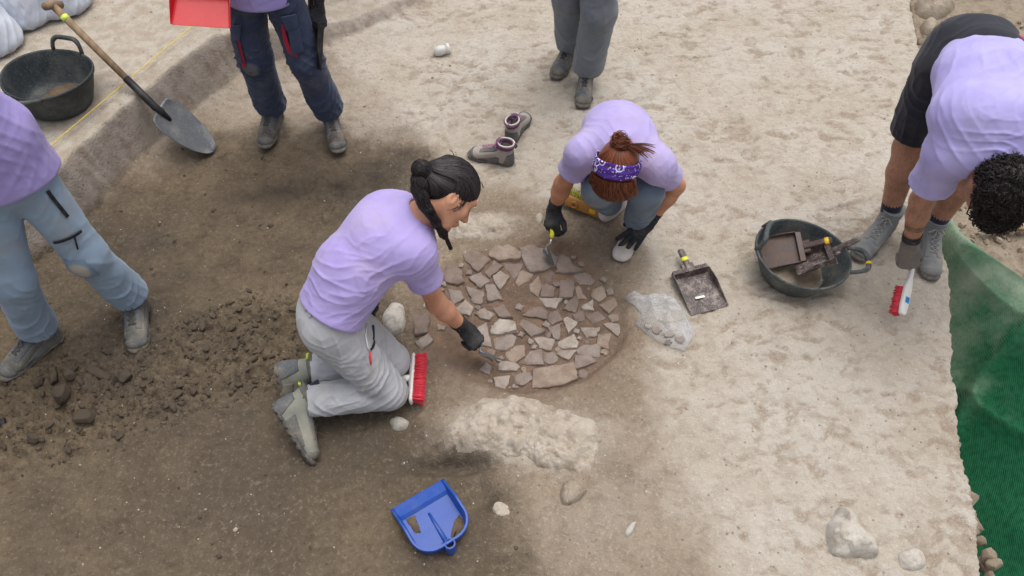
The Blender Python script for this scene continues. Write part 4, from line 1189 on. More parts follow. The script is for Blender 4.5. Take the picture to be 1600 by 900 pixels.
# ================================================================== SHOVEL
def shovel():
    tip = P(324, 230, .0); tip[2] = gz(tip[0], tip[1]) + .012
    S0 = P(243, 168, .24); E0 = P(84, 10, .61)
    root = thing('shovel', A(tip[0], tip[1], 0), 'round pointed shovel with wooden T handle leaning on the bank', 'shovel')
    L_ = np.linalg.norm(S0 - tip); f = nrm(tip - S0); side = nrm(np.cross(f, A(0, 0, 1)))
    # lie the blade so that its face looks up and towards the camera
    up = nrm(np.cross(side, f)); up = up if up[2] > 0 else -up
    side = nrm(np.cross(up, f))
    rows, cols = 26, 17; V = []
    L2 = L_ + .01
    for i in range(rows):
        q = i / (rows - 1)
        if q < .18: w = lerp(.085, .112, math.sin(q / .18 * math.pi / 2))
        else: w = .112 * math.sqrt(max(0, 1 - ((q - .18) / .82) ** 2.3))
        w = max(w, .004)
        for j in range(cols):
            u = -1 + 2 * j / (cols - 1)
            dish = .026 * u * u * (1 - .3 * q) + .028 * q ** 2.2 - .010 * math.exp(-(u / .13) ** 2) * max(0, 1 - q * 1.7) * -1
            V.append(S0 + f * (.015 + q * (L2 - .005)) + side * (u * w) + up * (dish - .012))
    F = [(i * cols + j, i * cols + j + 1, (i + 1) * cols + j + 1, (i + 1) * cols + j) for i in range(rows - 1) for j in range(cols - 1)]
    bl = MB().raw(V, F).build('blade', M_STEEL_D, root)
    sm = bl.modifiers.new('thick', 'SOLIDIFY'); sm.thickness = .003
    hd = nrm(E0 - S0); HL = np.linalg.norm(E0 - S0)
    MB().tube([S0 + f * .09 - up * .004, S0 + f * .03 + up * .004, S0, S0 + hd * .09, S0 + hd * .19], [.010, .017, .019, .0185, .019], 14).build('socket', M_BLACK, root)
    w_ = MB().tube([S0 + hd * .185, S0 + hd * .4, E0], [.0165, .018, .018], 14).build('shaft', M_WOOD, root)
    gr = nrm(np.cross(hd, A(.2, .5, 1)))
    MB().tube([E0 + gr * .055 + hd * .004, E0 + hd * .012, E0 - gr * .055 + hd * .004], [.019, .021, .019], 14).build('grip', M_WOOD, root)
    MB().tube([S0 + hd * (HL - .085), S0 + hd * (HL - .06)], .0192, 14).build('tape', M_TAPE_G, root)
shovel()

# ================================================================== STRING, SACKS, SCRAPS
pts = [P(60, 243, HB + .03), P(85, 222, HB + .03), P(270, 66, HB + .03), P(350, -2, HB + .03)]
tag(MB().tube(pts, .0022, 6).build('string', M_STRING), 'taut yellow guide string along the edge of the bank', 'string')
def sack(c, r, h, seed, label):
    Fd = Field(c - A(r * 1.5, r * 1.5, .02), c + A(r * 1.5, r * 1.5, h * 1.5 + .1), .008)
    Fd.orb(c + A(0, 0, h * .42), (r, r * .92, h * .55), k=.03)
    Fd.orb(c + A(0, 0, h * .18), (r * 1.05, r, h * .24), k=.05)
    Fd.orb(c + A(.02, .05, h * .95), (r * .5, r * .45, h * .3), k=.08)
    Fd.plane(c + A(0, 0, .002), A(0, 0, -1))
    V, Q = Fd.mesh(); N = vnorm(V, Q)
    d = folds(V, N, [(c + A(0, -r, h * .5), r * 1.1, A(.2, 0, 1), .05, .010), (c + A(r * .7, -r * .3, h * .3), r * .8, A(1, 0, .4), .04, .010), (c + A(0, 0, h), r * .8, A(0, -1, -.3), .05, .014)], seed) + .006 * fbm3(V * 14 + seed, 3)
    root = thing('sack', c, label, 'sack', 'white spoil sacks on the bank')
    V = V + N * d[:, None]
    add('bag', V, Q, M_SACK, root)
    neck = c + A(.02, .06, h * 1.18)
    MB().tube([neck - A(0, 0, .03), neck, neck + A(0, .01, .04), neck + A(.01, .03, .08)], [.06, .035, .05, .07], 14).build('tied_neck', M_SACK, root)
for (x, y, rr, hh, lb) in [(28, 48, .17, .30, 'white woven sack in the middle of the three on the bank'), (86, 30, .165, .28, 'white woven sack nearest the shovel grip'), (-22, 92, .15, .24, 'white woven sack cut off by the left edge of the picture')]:
    p = P(x, y, HB); sack(A(p[0], p[1] + rr * .7, HB), rr, hh, x * .1, lb)
# milky broken bottle top
c = G(690, 84); a = axes(P(705, 80) - P(675, 88))
root = thing('bottle_top', c, 'milky white plastic bottle top lying on the pale floor', 'bottle')
MB().lathe([(.004, -.045), (.024, -.040), (.030, -.01), (.026, .022), (.0235, .026)], c + A(0, 0, .024), [a[1], a[2], a[0]], 28).build('shoulder', M_MILKY, root)
MB().lathe([(.0235, .026), (.029, .027), (.030, .045), (.028, .047), (.022, .046)], c + A(0, 0, .024), [a[1], a[2], a[0]], 28).build('ring', M_MILKY, root)
c = G(2, 664)
tag(MB().box(c + A(0, 0, .012), (.022, .014, .006), axes(A(1, .5, .2), A(.2, .1, 1)), .003).build('plastic_scrap', M_BLACK), 'small shiny black plastic scrap at the left edge of the picture', 'scrap')
p0, p1 = P(1535, 358, -.06), P(1660, 352, -.06)
tag(MB().box((p0 + p1) / 2, (np.linalg.norm(p1 - p0) / 2, .018, .01), axes(p1 - p0), .002).build('plank', M_WOOD), 'weathered grey plank lying on the rubble behind the bending person', 'plank')
p0, p1 = P(1555, 342, -.05), P(1660, 332, -.05)
tag(MB().box((p0 + p1) / 2, (np.linalg.norm(p1 - p0) / 2, .014, .008), axes(p1 - p0), .002).build('plank', M_CLOD_PALE), 'dust covered lath above the weathered grey plank', 'plank')

# ================================================================== BROOM HEADS AND BRUSH
def bristle_block(mb, c, ax, L, Wd, H, nl, nw, r=.0022, splay=.25, seed=0):
    """tufts standing on a block: ax rows = along, across, outwards"""
    g = np.random.default_rng(seed)
    for i in range(nl):
        for j in range(nw):
            u = (i + .5) / nl - .5; v = (j + .5) / nw - .5
            b = c + ax[0] * (u * L) + ax[1] * (v * Wd)
            for _ in range(3):
                d = ax[2] + ax[0] * (u * splay * 2 + g.normal(0, .06)) + ax[1] * (v * splay * 1.4 + g.normal(0, .06))
                p0 = b + ax[0] * g.normal(0, .0016) + ax[1] * g.normal(0, .0016)
                h = H * g.uniform(.88, 1.06)
                mb.tube([p0, p0 + d * h * .55, p0 + d * h + ax[0] * g.normal(0, .003)], [r, r, r * .7], 4)
    return mb
# red broom head by the knee
a0, a1 = P(647, 556, .045), P(642, 628, .045)
c = (a0 + a1) / 2
ax = np.array([nrm(a1 - a0), A(0, 0, 1), nrm(np.cross(nrm(a1 - a0), A(0, 0, 1)))]);
if ax[2][0] < 0: ax[2] = -ax[2]
root = thing('broom_head', A(c[0], c[1], gz(c[0], c[1])), 'broom head with red bristles and white back, against the kneeling knee', 'broom head', 'broom heads without sticks')
MB().box(c, (.112, .024, .008), ax, .006).box(c - ax[2] * .006, (.07, .018, .006), ax, .004).build('back', M_WHITE_PL, root)
MB().tube([c - ax[2] * .005, c - ax[2] * .04], [.016, .014], 12).build('socket', M_WHITE_PL, root)
bristle_block(MB(), c + ax[2] * .006, ax, .205, .040, .046, 30, 6, .0024, .16, 1).build('bristles', M_REDBR, root)
# yellow broom head in front of the crouching person
a0, a1 = P(880, 310, .055), P(936, 333, .04)
c = (a0 + a1) / 2; e0 = nrm(a1 - a0); out = nrm(A(.25, .75, -.22)); out = nrm(out - e0 * np.dot(out, e0)); ax = np.array([e0, np.cross(out, e0), out])
root = thing('broom_head', A(c[0], c[1], gz(c[0], c[1])), 'wooden broom head with yellow bristles in front of crouching person', 'broom head', 'broom heads without sticks')
o = MB().box(c, (.112, .030, .011), ax, .009).build('block', M_BLOCK, root)
MB().lathe([(.0165, 0), (.0165, .014), (.011, .014), (.010, .002), (.001, .002)], c - out * .008 + e0 * -.03, [e0, ax[1], -out], 20).build('socket', M_BLOCK, root)
MB().box(c - out * .0115 + e0 * .062, (.016, .011, .001), ax, .001).build('sticker', M_TAPE_O, root)
bristle_block(MB(), c + out * .009, ax, .205, .046, .058, 24, 5, .0022, .45, 2).build('bristles', M_YELBR, root)
# hand brush of the bending person
b0 = P(1424, 425, .16); b1 = P(1409, 492, .085)
f = nrm(b1 - b0); up = nrm(A(.45, -.35, .8) - f * np.dot(A(.45, -.35, .8), f)); sd = np.cross(up, f)
root = thing('hand_brush', b1, 'white hand brush with red bristles gripped by the bending person', 'brush')
LN = np.linalg.norm(b1 - b0)
mb = MB(); rows = [(-.02, .010, .008), (0, .012, .009), (.03, .012, .010), (.055, .017, .011), (.075, .021, .011), (LN * .8, .022, .011), (LN * .97, .018, .010), (LN, .010, .008)]
V = []; n = 14
for (x, w, h) in rows:
    for k in range(n):
        t_ = 2 * math.pi * k / n; V.append(b0 + f * x + sd * (w * math.copysign(abs(math.cos(t_)) ** .7, math.cos(t_))) + up * (h * math.copysign(abs(math.sin(t_)) ** .7, math.sin(t_))))
F = [(i * n + k, i * n + (k + 1) % n, (i + 1) * n + (k + 1) % n, (i + 1) * n + k) for i in range(len(rows) - 1) for k in range(n)] + [tuple(range(n - 1, -1, -1)), tuple((len(rows) - 1) * n + k for k in range(n))]
mb.raw(V, F).build('back', M_WHITE_PL, root)
t = NT('label_blue'); M_LBLUE = t.set(srgb(40, 150, 214), .5)
t = NT('label_dark'); M_LDARK = t.set(srgb(24, 70, 130), .5)
lb = b0 + f * LN * .66 + up * .0118
lo = MB().box(lb, (.013, .0105, .0008), [f, sd, up]).build('label', M_LBLUE, root, False)
mb = MB()
for k, (x, y, w, h) in enumerate([(-.007, -.004, .0016, .004), (-.007, .005, .0016, .003), (0, 0, .0016, .008), (.006, -.003, .0016, .004), (.006, .006, .0016, .002)]): mb.box(lb + f * x + sd * y + up * .0009, (w, h, .0004), [f, sd, up])
mb.build('label_print', M_LDARK, lo, False)
bristle_block(MB(), b0 + f * LN * .66 - up * .010, np.array([f, sd, -up]), LN * .58, .036, .040, 20, 7, .0024, .14, 3).build('bristles', M_REDBR, root)

# ================================================================== TROWELS
def trowel(tipp, heelp, hand, label, up, hdir, blade_w=.034):
    """pointing trowel: blade from heel to tip, cranked neck, handle running into the hand"""
    root = thing('trowel', tipp, label, 'trowel', 'pointing trowels')
    f = nrm(tipp - heelp); up = nrm(np.asarray(up, float) - f * np.dot(up, f)); s_ = np.cross(up, f); L_ = np.linalg.norm(tipp - heelp)
    V = [heelp + s_ * blade_w * .55, heelp + f * .012 + s_ * blade_w, heelp + f * .035 + s_ * blade_w * .85, tipp, heelp + f * .035 - s_ * blade_w * .85, heelp + f * .012 - s_ * blade_w, heelp - s_ * blade_w * .55]
    n = len(V); V = V + [v + up * .0018 for v in V]
    F = [tuple(range(n - 1, -1, -1)), tuple(range(n, 2 * n))] + [(i, (i + 1) % n, n + (i + 1) % n, n + i) for i in range(n)]
    MB().raw(V, F).build('blade', M_STEEL, root, False)
    hd = nrm(hdir)
    MB().tube([heelp + f * .03 + up * .003, heelp + f * .004 + up * .006, heelp + up * .026 - f * .004, heelp + up * .045, hand], [.0035, .0045, .005, .005, .0048], 8).build('neck', M_STEEL_B, root)
    MB().tube([hand, hand + hd * .015, hand + hd * .06, hand + hd * .085], [.008, .0105, .0115, .009], 12).build('handle', M_TAPE_Y, root)
TR_B = dict(tip=P(789, 564, .022), heel=P(748, 550, .05), hand=P(746, 536, .115))
trowel(TR_B['tip'], TR_B['heel'], TR_B['hand'], 'pointing trowel in the gloved hand of the kneeling person', (-.15, .55, .7), (-.75, .45, .35))
TR_C = dict(tip=P(868, 419, .012), heel=P(851, 389, .045), hand=P(862, 372, .10))
trowel(TR_C['tip'], TR_C['heel'], TR_C['hand'], 'pointing trowel in the right glove of the crouching person', (.25, .35, .9), P(866, 325, .185) - TR_C['hand'], .022)

# ================================================================== CLEAR BAG WITH SHERDS
bc = P(1035, 500); bz = gz(bc[0], bc[1])
OUT = [P(a, b, .02) for a, b in [(976, 462), (990, 457), (1040, 460), (1058, 470), (1072, 492), (1080, 508), (1086, 520), (1072, 545), (1050, 540), (1022, 525), (992, 505), (1005, 490)]]
oc = np.mean(OUT, 0); na, nr = 84, 22; V = []
ring = []
for i in range(len(OUT)):
    for k in range(7): ring.append(lerp(OUT[i], OUT[(i + 1) % len(OUT)], k / 7))
ring = np.array(ring); na = len(ring)
for lay, sg in ((0, 1), (1, -1)):
    for k in range(nr + 1):
        q_ = k / nr
        for i in range(na):
            p = oc + (ring[i] - oc) * q_; V.append((p[0], p[1], q_))
V = np.array(V); q_ = V[:, 2].copy(); half = len(V) // 2
gr = gzs(V[:, 0], V[:, 1])
cre = .8 * (1 - np.abs(noise2(V[:, 0] * 13 + V[:, 1] * 7, V[:, 1] * 8 - V[:, 0] * 4))) ** 3 + .35 * (1 - np.abs(noise2(V[:, 0] * 24 - V[:, 1] * 14, V[:, 1] * 18))) ** 3
lowpart = sstep(.10, -.08, (V[:, 1] - oc[1]))
zt = .012 + (.075 * (1 - q_ ** 3)) * (.55 + .6 * lowpart) + .050 * (cre - .25) * (.4 + .6 * (1 - q_ ** 3))
V[:, 2] = gr + np.where(np.arange(len(V)) < half, np.maximum(zt, .003), .002 + .002 * q_)
F = []
for lay in (0, 1):
    o0 = lay * half
    for k in range(nr):
        for i in range(na):
            j = (i + 1) % na; f_ = (o0 + k * na + i, o0 + (k + 1) * na + i, o0 + (k + 1) * na + j, o0 + k * na + j)
            F.append(f_ if lay == 0 else f_[::-1])
for i in range(na):
    j = (i + 1) % na; F.append((nr * na + i, half + nr * na + i, half + nr * na + j, nr * na + j))
tag(add('plastic_bag', V, F, M_FILM), 'crumpled clear plastic bag with sherds inside, beside the brown dustpan', 'bag')
for k, (x, y, s_, i, lb) in enumerate([(1026, 517, .022, 3, 'tan sherd in the clear bag, leftmost'), (1046, 524, .026, 1, 'pale sherd in the middle of the clear bag'), (1062, 532, .024, 3, 'brown sherd in the corner of the clear bag nearest the camera'), (1044, 537, .02, 2, 'dark sherd at the bottom fold of the clear bag'), (1012, 512, .016, 4, 'small pale sherd by the mouth of the clear bag')]):
    p = G(x, y, .012); g = np.random.default_rng(k)
    poly = [p + A(math.cos(w) * s_ * g.uniform(.8, 1.2), math.sin(w) * s_ * g.uniform(.6, 1), 0) for w in np.linspace(0, 2 * math.pi, 6)[:-1]]
    Vv, Ff = slab(poly, .004, 50 + k)
    Vv[:, 2] = np.maximum(Vv[:, 2], p[2] - .012)
    o = tag(add('sherd', Vv, Ff, M_STONE[i]), lb, 'sherd', 'sherds in the clear bag'); shade_auto(o, 40)

# ================================================================== CLOTH, SKIN, LEATHER
def skinmat(name, c1, c2, hairy=0.0):
    t = NT(name)
    c = t.mix(t.ramp(t.noise(12, 5, .6), .35, .68), srgb(*c1), srgb(*c2))
    c = t.mix(t.ramp(t.noise(60, 4, .6), .55, .72, 0, .25), c, srgb(c2[0], int(c2[1] * .84), int(c2[2] * .8)))
    if hairy: c = t.mix(t.ramp(t.noise(190, 3, .6, vec=t.mapping((1, 1, .25))), .52, .66, 0, hairy), c, srgb(70, 52, 42))
    return t.set(c, .52, 0, t.bump(t.noise(260, 3, .6), .12, .002), .4, Subsurface_Weight=.08, Subsurface_Radius=(.012, .005, .003), Subsurface_Scale=.5)
M_SKIN = skinmat('skin_light_tan', (196, 142, 112), (178, 122, 94))
M_SKIN_B = skinmat('skin_tan', (202, 150, 122), (180, 126, 100))
M_SKIN_D = skinmat('skin_hairy_tan', (178, 130, 106), (150, 108, 88), .34)
LAV = srgb(172, 158, 213); LAV2 = srgb(161, 147, 203)
M_SHIRT = cloth('lavender_cotton', LAV, LAV2, srgb(176, 164, 176), .38, bump=.22)
M_SHIRT_A = cloth('faded_violet_cotton', srgb(160, 148, 204), srgb(149, 137, 194), srgb(170, 160, 172), .38, bump=.22)
M_SHIRT_C = cloth('washed_lavender_cotton', srgb(178, 166, 216), srgb(166, 154, 206), srgb(184, 172, 180), .4, bump=.22)
M_SHIRT_D = cloth('pale_lavender_cotton', srgb(178, 172, 226), srgb(166, 158, 216), srgb(196, 190, 204), .2, bump=.22)
M_TR_GREY = cloth('grey_trekking_cloth', srgb(176, 178, 182), srgb(160, 161, 165), srgb(168, 157, 140), .5, rough=.7, bump=.18)
M_TR_BLUE = cloth('pale_blue_work_cloth', srgb(138, 158, 178), srgb(122, 142, 163), srgb(174, 165, 150), .45, rough=.8, bump=.2, dscale=3.5)
M_TR_NAVY = cloth('navy_work_cloth', srgb(62, 73, 100), srgb(50, 60, 84), srgb(116, 116, 116), .45, rough=.85, bump=.25, dscale=6)
M_TR_STEEL = cloth('steel_grey_cloth', srgb(120, 127, 133), srgb(106, 113, 120), srgb(150, 140, 126), .35, rough=.85)
M_JEANS = cloth('faded_denim', srgb(108, 123, 140), srgb(86, 101, 118), srgb(140, 134, 124), .5, rough=.85, bump=.4, wl=700)
M_SHORTS = cloth('black_shorts_cloth', srgb(38, 39, 50), srgb(30, 31, 41), srgb(80, 76, 74), .25, rough=.85)
M_REDCL = cloth('crimson_cloth', srgb(188, 34, 66), srgb(160, 28, 54))
M_PINK = cloth('pink_band', srgb(196, 96, 124), srgb(150, 60, 86))
M_GLOVE = dusty('black_knit_glove', srgb(40, 42, 47), srgb(112, 106, 98), .35, .8, 14, .25, .5, fine=260)
M_GLOVE_G = dusty('grey_glove', srgb(112, 106, 102), srgb(158, 146, 132), .5, .85, 14, .25, .5, fine=260)
M_SOCK = cloth('navy_sock', srgb(40, 45, 66), srgb(32, 36, 54), srgb(150, 144, 140), .3, bump=.5)
M_SOCK_W = cloth('white_sock', srgb(206, 200, 196), srgb(186, 178, 172), srgb(160, 146, 130), .5, bump=.5)
M_BOOT = dusty('dusty_grey_suede', srgb(98, 98, 94), srgb(156, 146, 130), .6, .85, 12, .25, .4)
M_BOOT_B = dusty('olive_grey_suede', srgb(134, 136, 126), srgb(160, 152, 136), .5, .85, 12, .25, .4)
M_BOOT_D = dusty('brown_grey_leather', srgb(82, 77, 74), srgb(150, 138, 122), .6, .8, 12, .25, .4)
M_BOOT_M = dusty('light_grey_trainer', srgb(128, 131, 132), srgb(168, 160, 150), .5, .85, 12, .25, .4)
M_BOOT_P = dusty('pale_grey_boot', srgb(164, 156, 150), srgb(168, 156, 142), .5, .8, 14, .25, .4)
M_PURPLE = dusty('plum_padding', srgb(102, 70, 98), srgb(150, 134, 134), .3, .85, 14, .25, .4)
M_CREAM = dusty('cream_piping', srgb(206, 196, 186), srgb(176, 164, 150), .3, .8, 14, .25, .3)
M_MAUVE = dusty('mauve_lace', srgb(166, 118, 138), srgb(150, 134, 128), .3, .8, 40)
M_SOLE = dusty('dusty_sole', srgb(82, 80, 78), srgb(150, 140, 124), .55, .9, 12, .2, .4)
M_SOLE_D = dusty('dark_sole', srgb(58, 58, 60), srgb(140, 130, 116), .6, .9, 12, .2, .4)
M_TOE = dusty('rubber_toe_cap', srgb(88, 92, 96), srgb(150, 142, 130), .6, .75, 12, .3, .3)
M_LACE = dusty('grey_lace', srgb(70, 70, 72), srgb(150, 140, 128), .4, .85, 40)
M_LACE_L = dusty('pale_lace', srgb(150, 150, 148), srgb(170, 160, 148), .4, .85, 40)
M_LIME_TRIM = dusty('lime_trim', srgb(176, 200, 70), srgb(150, 150, 100), .35, .7, 30)
M_ZIP = dusty('black_zip', srgb(24, 25, 30), srgb(80, 78, 76), .3, .5, 40)
def hairmat(name, c1, c2, rough=.42, spec=.35):
    t = NT(name)
    c = t.mix(t.noise(90, 3, .6, vec=t.mapping((1, 1, 1))), srgb(*c1), srgb(*c2))
    return t.set(c, rough, 0, t.bump(t.noise(300, 2), .2, .002), spec)
M_HAIR_K = hairmat('black_hair', (22, 19, 21), (36, 31, 33), .5, .3)
M_HAIR_R = hairmat('auburn_hair', (92, 48, 34), (130, 72, 46), .40)
M_HAIR_C = hairmat('dark_curly_hair', (24, 20, 20), (42, 35, 32), .45)
t = NT('purple_bandana')
_v = t.n('ShaderNodeTexVoronoi'); _v.inputs['Scale'].default_value = 26; t.l(t.coord(), _v.inputs['Vector'])
_r = t.math('MULTIPLY', t.ramp(_v.outputs['Distance'], .30, .34), t.ramp(_v.outputs['Distance'], .46, .42))
_d2 = t.ramp(_v.outputs['Distance'], .13, .09)
_sm = t.ramp(t.noise(95, 2, .5), .60, .64)
_pt = t.math('MAXIMUM', t.math('MAXIMUM', _r, _d2), t.math('MULTIPLY', _sm, .8))
M_BAND = t.set(t.mix(_pt, srgb(74, 46, 132), srgb(206, 196, 224)), .85, 0, t.bump(t.noise(300, 2), .2, .002), .25)

# ================================================================== BOOTS (built once, placed many times)
BOOT = {}
def boot_fields(open_top=False):
    F = Field((-.04, -.08, -.02), (.34, .08, .23), .0042)
    F.orb((.045, 0, .055), (.042, .036, .05), k=.02)
    F.ell((.052, 0, .07), (.044, 0, .150), (.041, .036), (.050, .041), (0, 1, 0) if False else (1, 0, 0), .03, re=(.03, .006))
    F.ell((.075, 0, .092), (.200, .002, .046), (.036, .036), (.044, .028), (0, 1, 0), .03)
    F.ell((.11, 0, .035), (.235, .004, .034), (.036, .03), (.041, .028), (0, 1, 0), .02)
    F.ell((.03, 0, .03), (.12, 0, .03), (.035, .03), (.034, .03), (0, 1, 0), .02)
    F.plane((0, 0, .016), (0, 0, -1))
    if open_top:
        F.ell((.048, 0, .075), (.044, 0, .19), (.031, .027), (.042, .034), (1, 0, 0), .008, 's')
        F.ell((.08, 0, .060), (.20, 0, .04), (.026, .022), (.03, .018), (0, 1, 0), .01, 's')
    S = Field((-.04, -.08, -.02), (.34, .08, .10), .0042)
    S.ell((.032, 0, .012), (.11, -.001, .012), (.041, .018), (.036, .018), (0, 1, 0), .01, re=(.038, .038))
    S.ell((.11, -.001, .012), (.195, .003, .012), (.036, .018), (.050, .018), (0, 1, 0), .01, re=(.03, .03))
    S.ell((.195, .003, .012), (.242, .004, .016), (.050, .018), (.043, .018), (0, 1, 0), .01, re=(.04, .042))
    S.plane((0, 0, .028), (0, 0, 1)); S.plane((0, 0, .0), (0, 0, -1))
    for i in range(9):      # tread notches
        x = .0 + i * .034
        for sy in (-1, 1): S.ell((x, sy * .06, .002), (x + .006, sy * .030, .002), .0085, .0085, k=.002, op='s')
    X, Y, Z = F.coords()
    Tc = F.copy(); Tc.a = np.maximum(Tc.a - .0035, (f32(.222) - X[:, None, None] + (Z[None, None, :] - .03) * .7)); Tc.a = np.maximum(Tc.a, Z[None, None, :] - f32(.062) + 0 * X[:, None, None])
    Hc = F.copy(); Hc.a = np.maximum(Hc.a - .003, X[:, None, None] - f32(.040) + (Z[None, None, :] - .06) * .35); Hc.a = np.maximum(Hc.a, Z[None, None, :] - f32(.095) + 0 * X[:, None, None])
    Co = F.copy(); Co.a = np.maximum(Co.a - .005, f32(.126) - Z[None, None, :] + 0 * X[:, None, None]); 
    if open_top: Co.ell((.048, 0, .075), (.044, 0, .20), (.030, .026), (.041, .033), (1, 0, 0), .006, 's')
    Yb = np.abs(Y)[None, :, None]; Xb = X[:, None, None]; Zb = Z[None, None, :]
    Sp = F.copy(); Sp.a = np.maximum(Sp.a - .0022, np.maximum(np.maximum(f32(.075) - Xb, Xb - f32(.20)), Zb - f32(.050) - (Xb - .14) * -.25)); Sp.a = np.maximum(Sp.a, f32(.018) - Yb + 0 * Xb)
    Ey = F.copy(); Ey.a = np.maximum(Ey.a - .0028, np.maximum(np.maximum(f32(.072) - Xb, Xb - f32(.20)), np.maximum(f32(.058) - Zb - (Xb - .13) * .32, np.maximum(Yb - f32(.034), f32(.012) - Yb))))
    return F, S, Tc, Hc, Co, Sp, Ey
def lace_mesh(F, n=6, r=.0024):
    mb = MB(); rows = []
    for i in range(n):
        q = i / (n - 1); x = lerp(.185, .085, q); z = lerp(.09, .135, q); hw = lerp(.017, .022, q); rows.append((x, hw, z))
    def path(p, q_, m=7): return F.project([lerp(A(*p), A(*q_), k / (m - 1)) for k in range(m)], .0030)
    for i in range(n):
        x, w, z = rows[i]; mb.tube(path((x, -w, z), (x, w, z)), r, 6)
        if i < n - 1:
            x2, w2, z2 = rows[i + 1]; mb.tube(path((x, -w, z), (x2, w2, z2)), r, 6); mb.tube(path((x, w, z), (x2, -w2, z2)), r, 6)
    x, w, z = rows[-1]
    top = F.project([A(x, 0, z)], .004)[0]
    for sy in (-1, 1):
        lp = [top, top + A(.012, sy * .016, .006), top + A(.022, sy * .030, -.004), top + A(.012, sy * .034, -.012), top + A(.004, sy * .012, .0)]
        mb.tube(lp, r, 6); mb.tube([top, top + A(.025, sy * .008, -.004), top + A(.042, sy * .016, -.016)], r * .9, 6)
    return mb
for key, op in (('worn', False), ('open', True)):
    F, S, Tc, Hc, Co, Sp, Ey = boot_fields(op)
    d = {}
    for nm, fl in (('upper', F), ('sole', S), ('toe_cap', Tc), ('heel_cap', Hc), ('collar', Co), ('side_panel', Sp), ('eyelet_strip', Ey)):
        V, Q = fl.mesh(); V = relax(V, Q, 1, .4)
        if nm == 'upper':
            N = vnorm(V, Q); V = V + N * (.0018 * fbm3(V * 40, 2))[:, None]
        if nm == 'collar': nm = 'collar'
        d[nm] = npmesh('boot_' + nm, V, Q)
    lv, lf = lace_mesh(F).arr(); d['laces'] = npmesh('boot_laces', lv, lf)
    for me in d.values(): me.materials.append(M_BOOT)
    BOOT[key] = d
def boot(parent, O, fwd, up, mats, key='worn', scale=1.0, side=1, name='boot', label=None):
    """O = heel point under the sole; child of a person (parts become sub-parts) or a thing of its own"""
    a = axes(fwd, up)
    M = Matrix(((a[0][0] * scale, side * a[1][0] * scale, a[2][0] * scale, 0), (a[0][1] * scale, side * a[1][1] * scale, a[2][1] * scale, 0), (a[0][2] * scale, side * a[1][2] * scale, a[2][2] * scale, 0), (0, 0, 0, 1)))
    org = ORG[parent]; loc = Matrix.Translation(Vector([float(v) for v in (np.asarray(O) - org)]))
    up_o = None
    for nm in ('upper', 'sole', 'toe_cap', 'heel_cap', 'collar', 'side_panel', 'eyelet_strip', 'laces'):
        me = BOOT[key][nm]
        is_root = nm == 'upper' and name == 'boot'
        o = bpy.data.objects.new('boot' if is_root else nm, me); COL.objects.link(o)
        if is_root: o.parent = parent; o.matrix_local = loc @ M; up_o = o
        elif up_o is not None: o.parent = up_o
        else: o.parent = parent; o.matrix_local = loc @ M
        o.material_slots[0].link = 'OBJECT'; o.material_slots[0].material = mats.get(nm, mats['toe_cap'] if nm in ('side_panel', 'eyelet_strip') else mats['upper'])
    return up_o
BM_DUST = dict(upper=M_BOOT, sole=M_SOLE, toe_cap=M_TOE, heel_cap=M_TOE, collar=M_LACE, laces=M_LACE)

# ================================================================== BODIES
def limb_pts(a, b, t): return lerp(np.asarray(a, float), np.asarray(b, float), t)
def head_prims(F, c, f, u, s=1.0, man=False):
    r = np.cross(f, u); ax = np.array([r, f, u]); T = lambda x, y, z: c + s * (x * r + y * f + z * u)
    F.orb(T(0, -.012, .038), (.073 * s, .094 * s, .080 * s), ax, .01)
    F.orb(T(0, .022, .0), (.066 * s, .070 * s, .082 * s), ax, .03)
    F.ell(T(0, .035, -.03), T(0, .056, -.090), (.052 * s, .046 * s), (.027 * s, .024 * s), r, .03)
    F.orb(T(0, .072, -.096), .017 * s, ax, .018)
    for sx in (-1, 1):
        F.ell(T(sx * .055, .0, -.03), T(sx * .03, .05, -.085), .02 * s, .016 * s, r, .03)       # jaw
        F.orb(T(sx * .040, .062, -.022), .020 * s, ax, .025)                                   # cheek
    F.ell(T(-.035, .078, .030), T(.035, .078, .030), .014 * s, .014 * s, f, .02)                # brow
    for sx in (-1, 1): F.orb(T(sx * .031, .094, .010), (.017 * s, .013 * s, .011 * s), ax, .012, 's')
    for sx in (-1, 1): F.orb(T(sx * .031, .076, .009), .0125 * s, ax, .004)
    F.ell(T(0, .088, .018), T(0, .112, -.030), (.007 * s, .008 * s), (.011 * s, .010 * s), r, .012)   # nose
    for sx in (-1, 1): F.orb(T(sx * .011, .100, -.034), .0085 * s, ax, .008)
    F.ell(T(-.016, .090, -.057), T(.016, .090, -.057), .0075 * s, .0075 * s, f, .008)           # lips
    F.ell(T(-.014, .088, -.068), T(.014, .088, -.068), .0078 * s, .0078 * s, f, .008)
    F.ell(T(-.02, .100, -.0625), T(.02, .100, -.0625), .0028 * s, .0028 * s, f, .003, 's')
    for sx in (-1, 1):                                                                            # ears
        F.orb(T(sx * .074, -.010, -.004), (.010 * s, .018 * s, .031 * s), np.array([nrm(r * sx - f * .35), nrm(f + r * sx * .35), u]), .008)
        F.orb(T(sx * .084, -.006, .0), (.008 * s, .010 * s, .018 * s), ax, .004, 's')
    return T
def torso(F, st, rights, rad, k=.05):
    for i in range(len(st) - 1): F.ell(st[i], st[i + 1], rad[i], rad[i + 1], rights[i] + rights[i + 1], k)
def bounds(pts, m):
    p = np.array(pts); return p.min(0) - m, p.max(0) + m
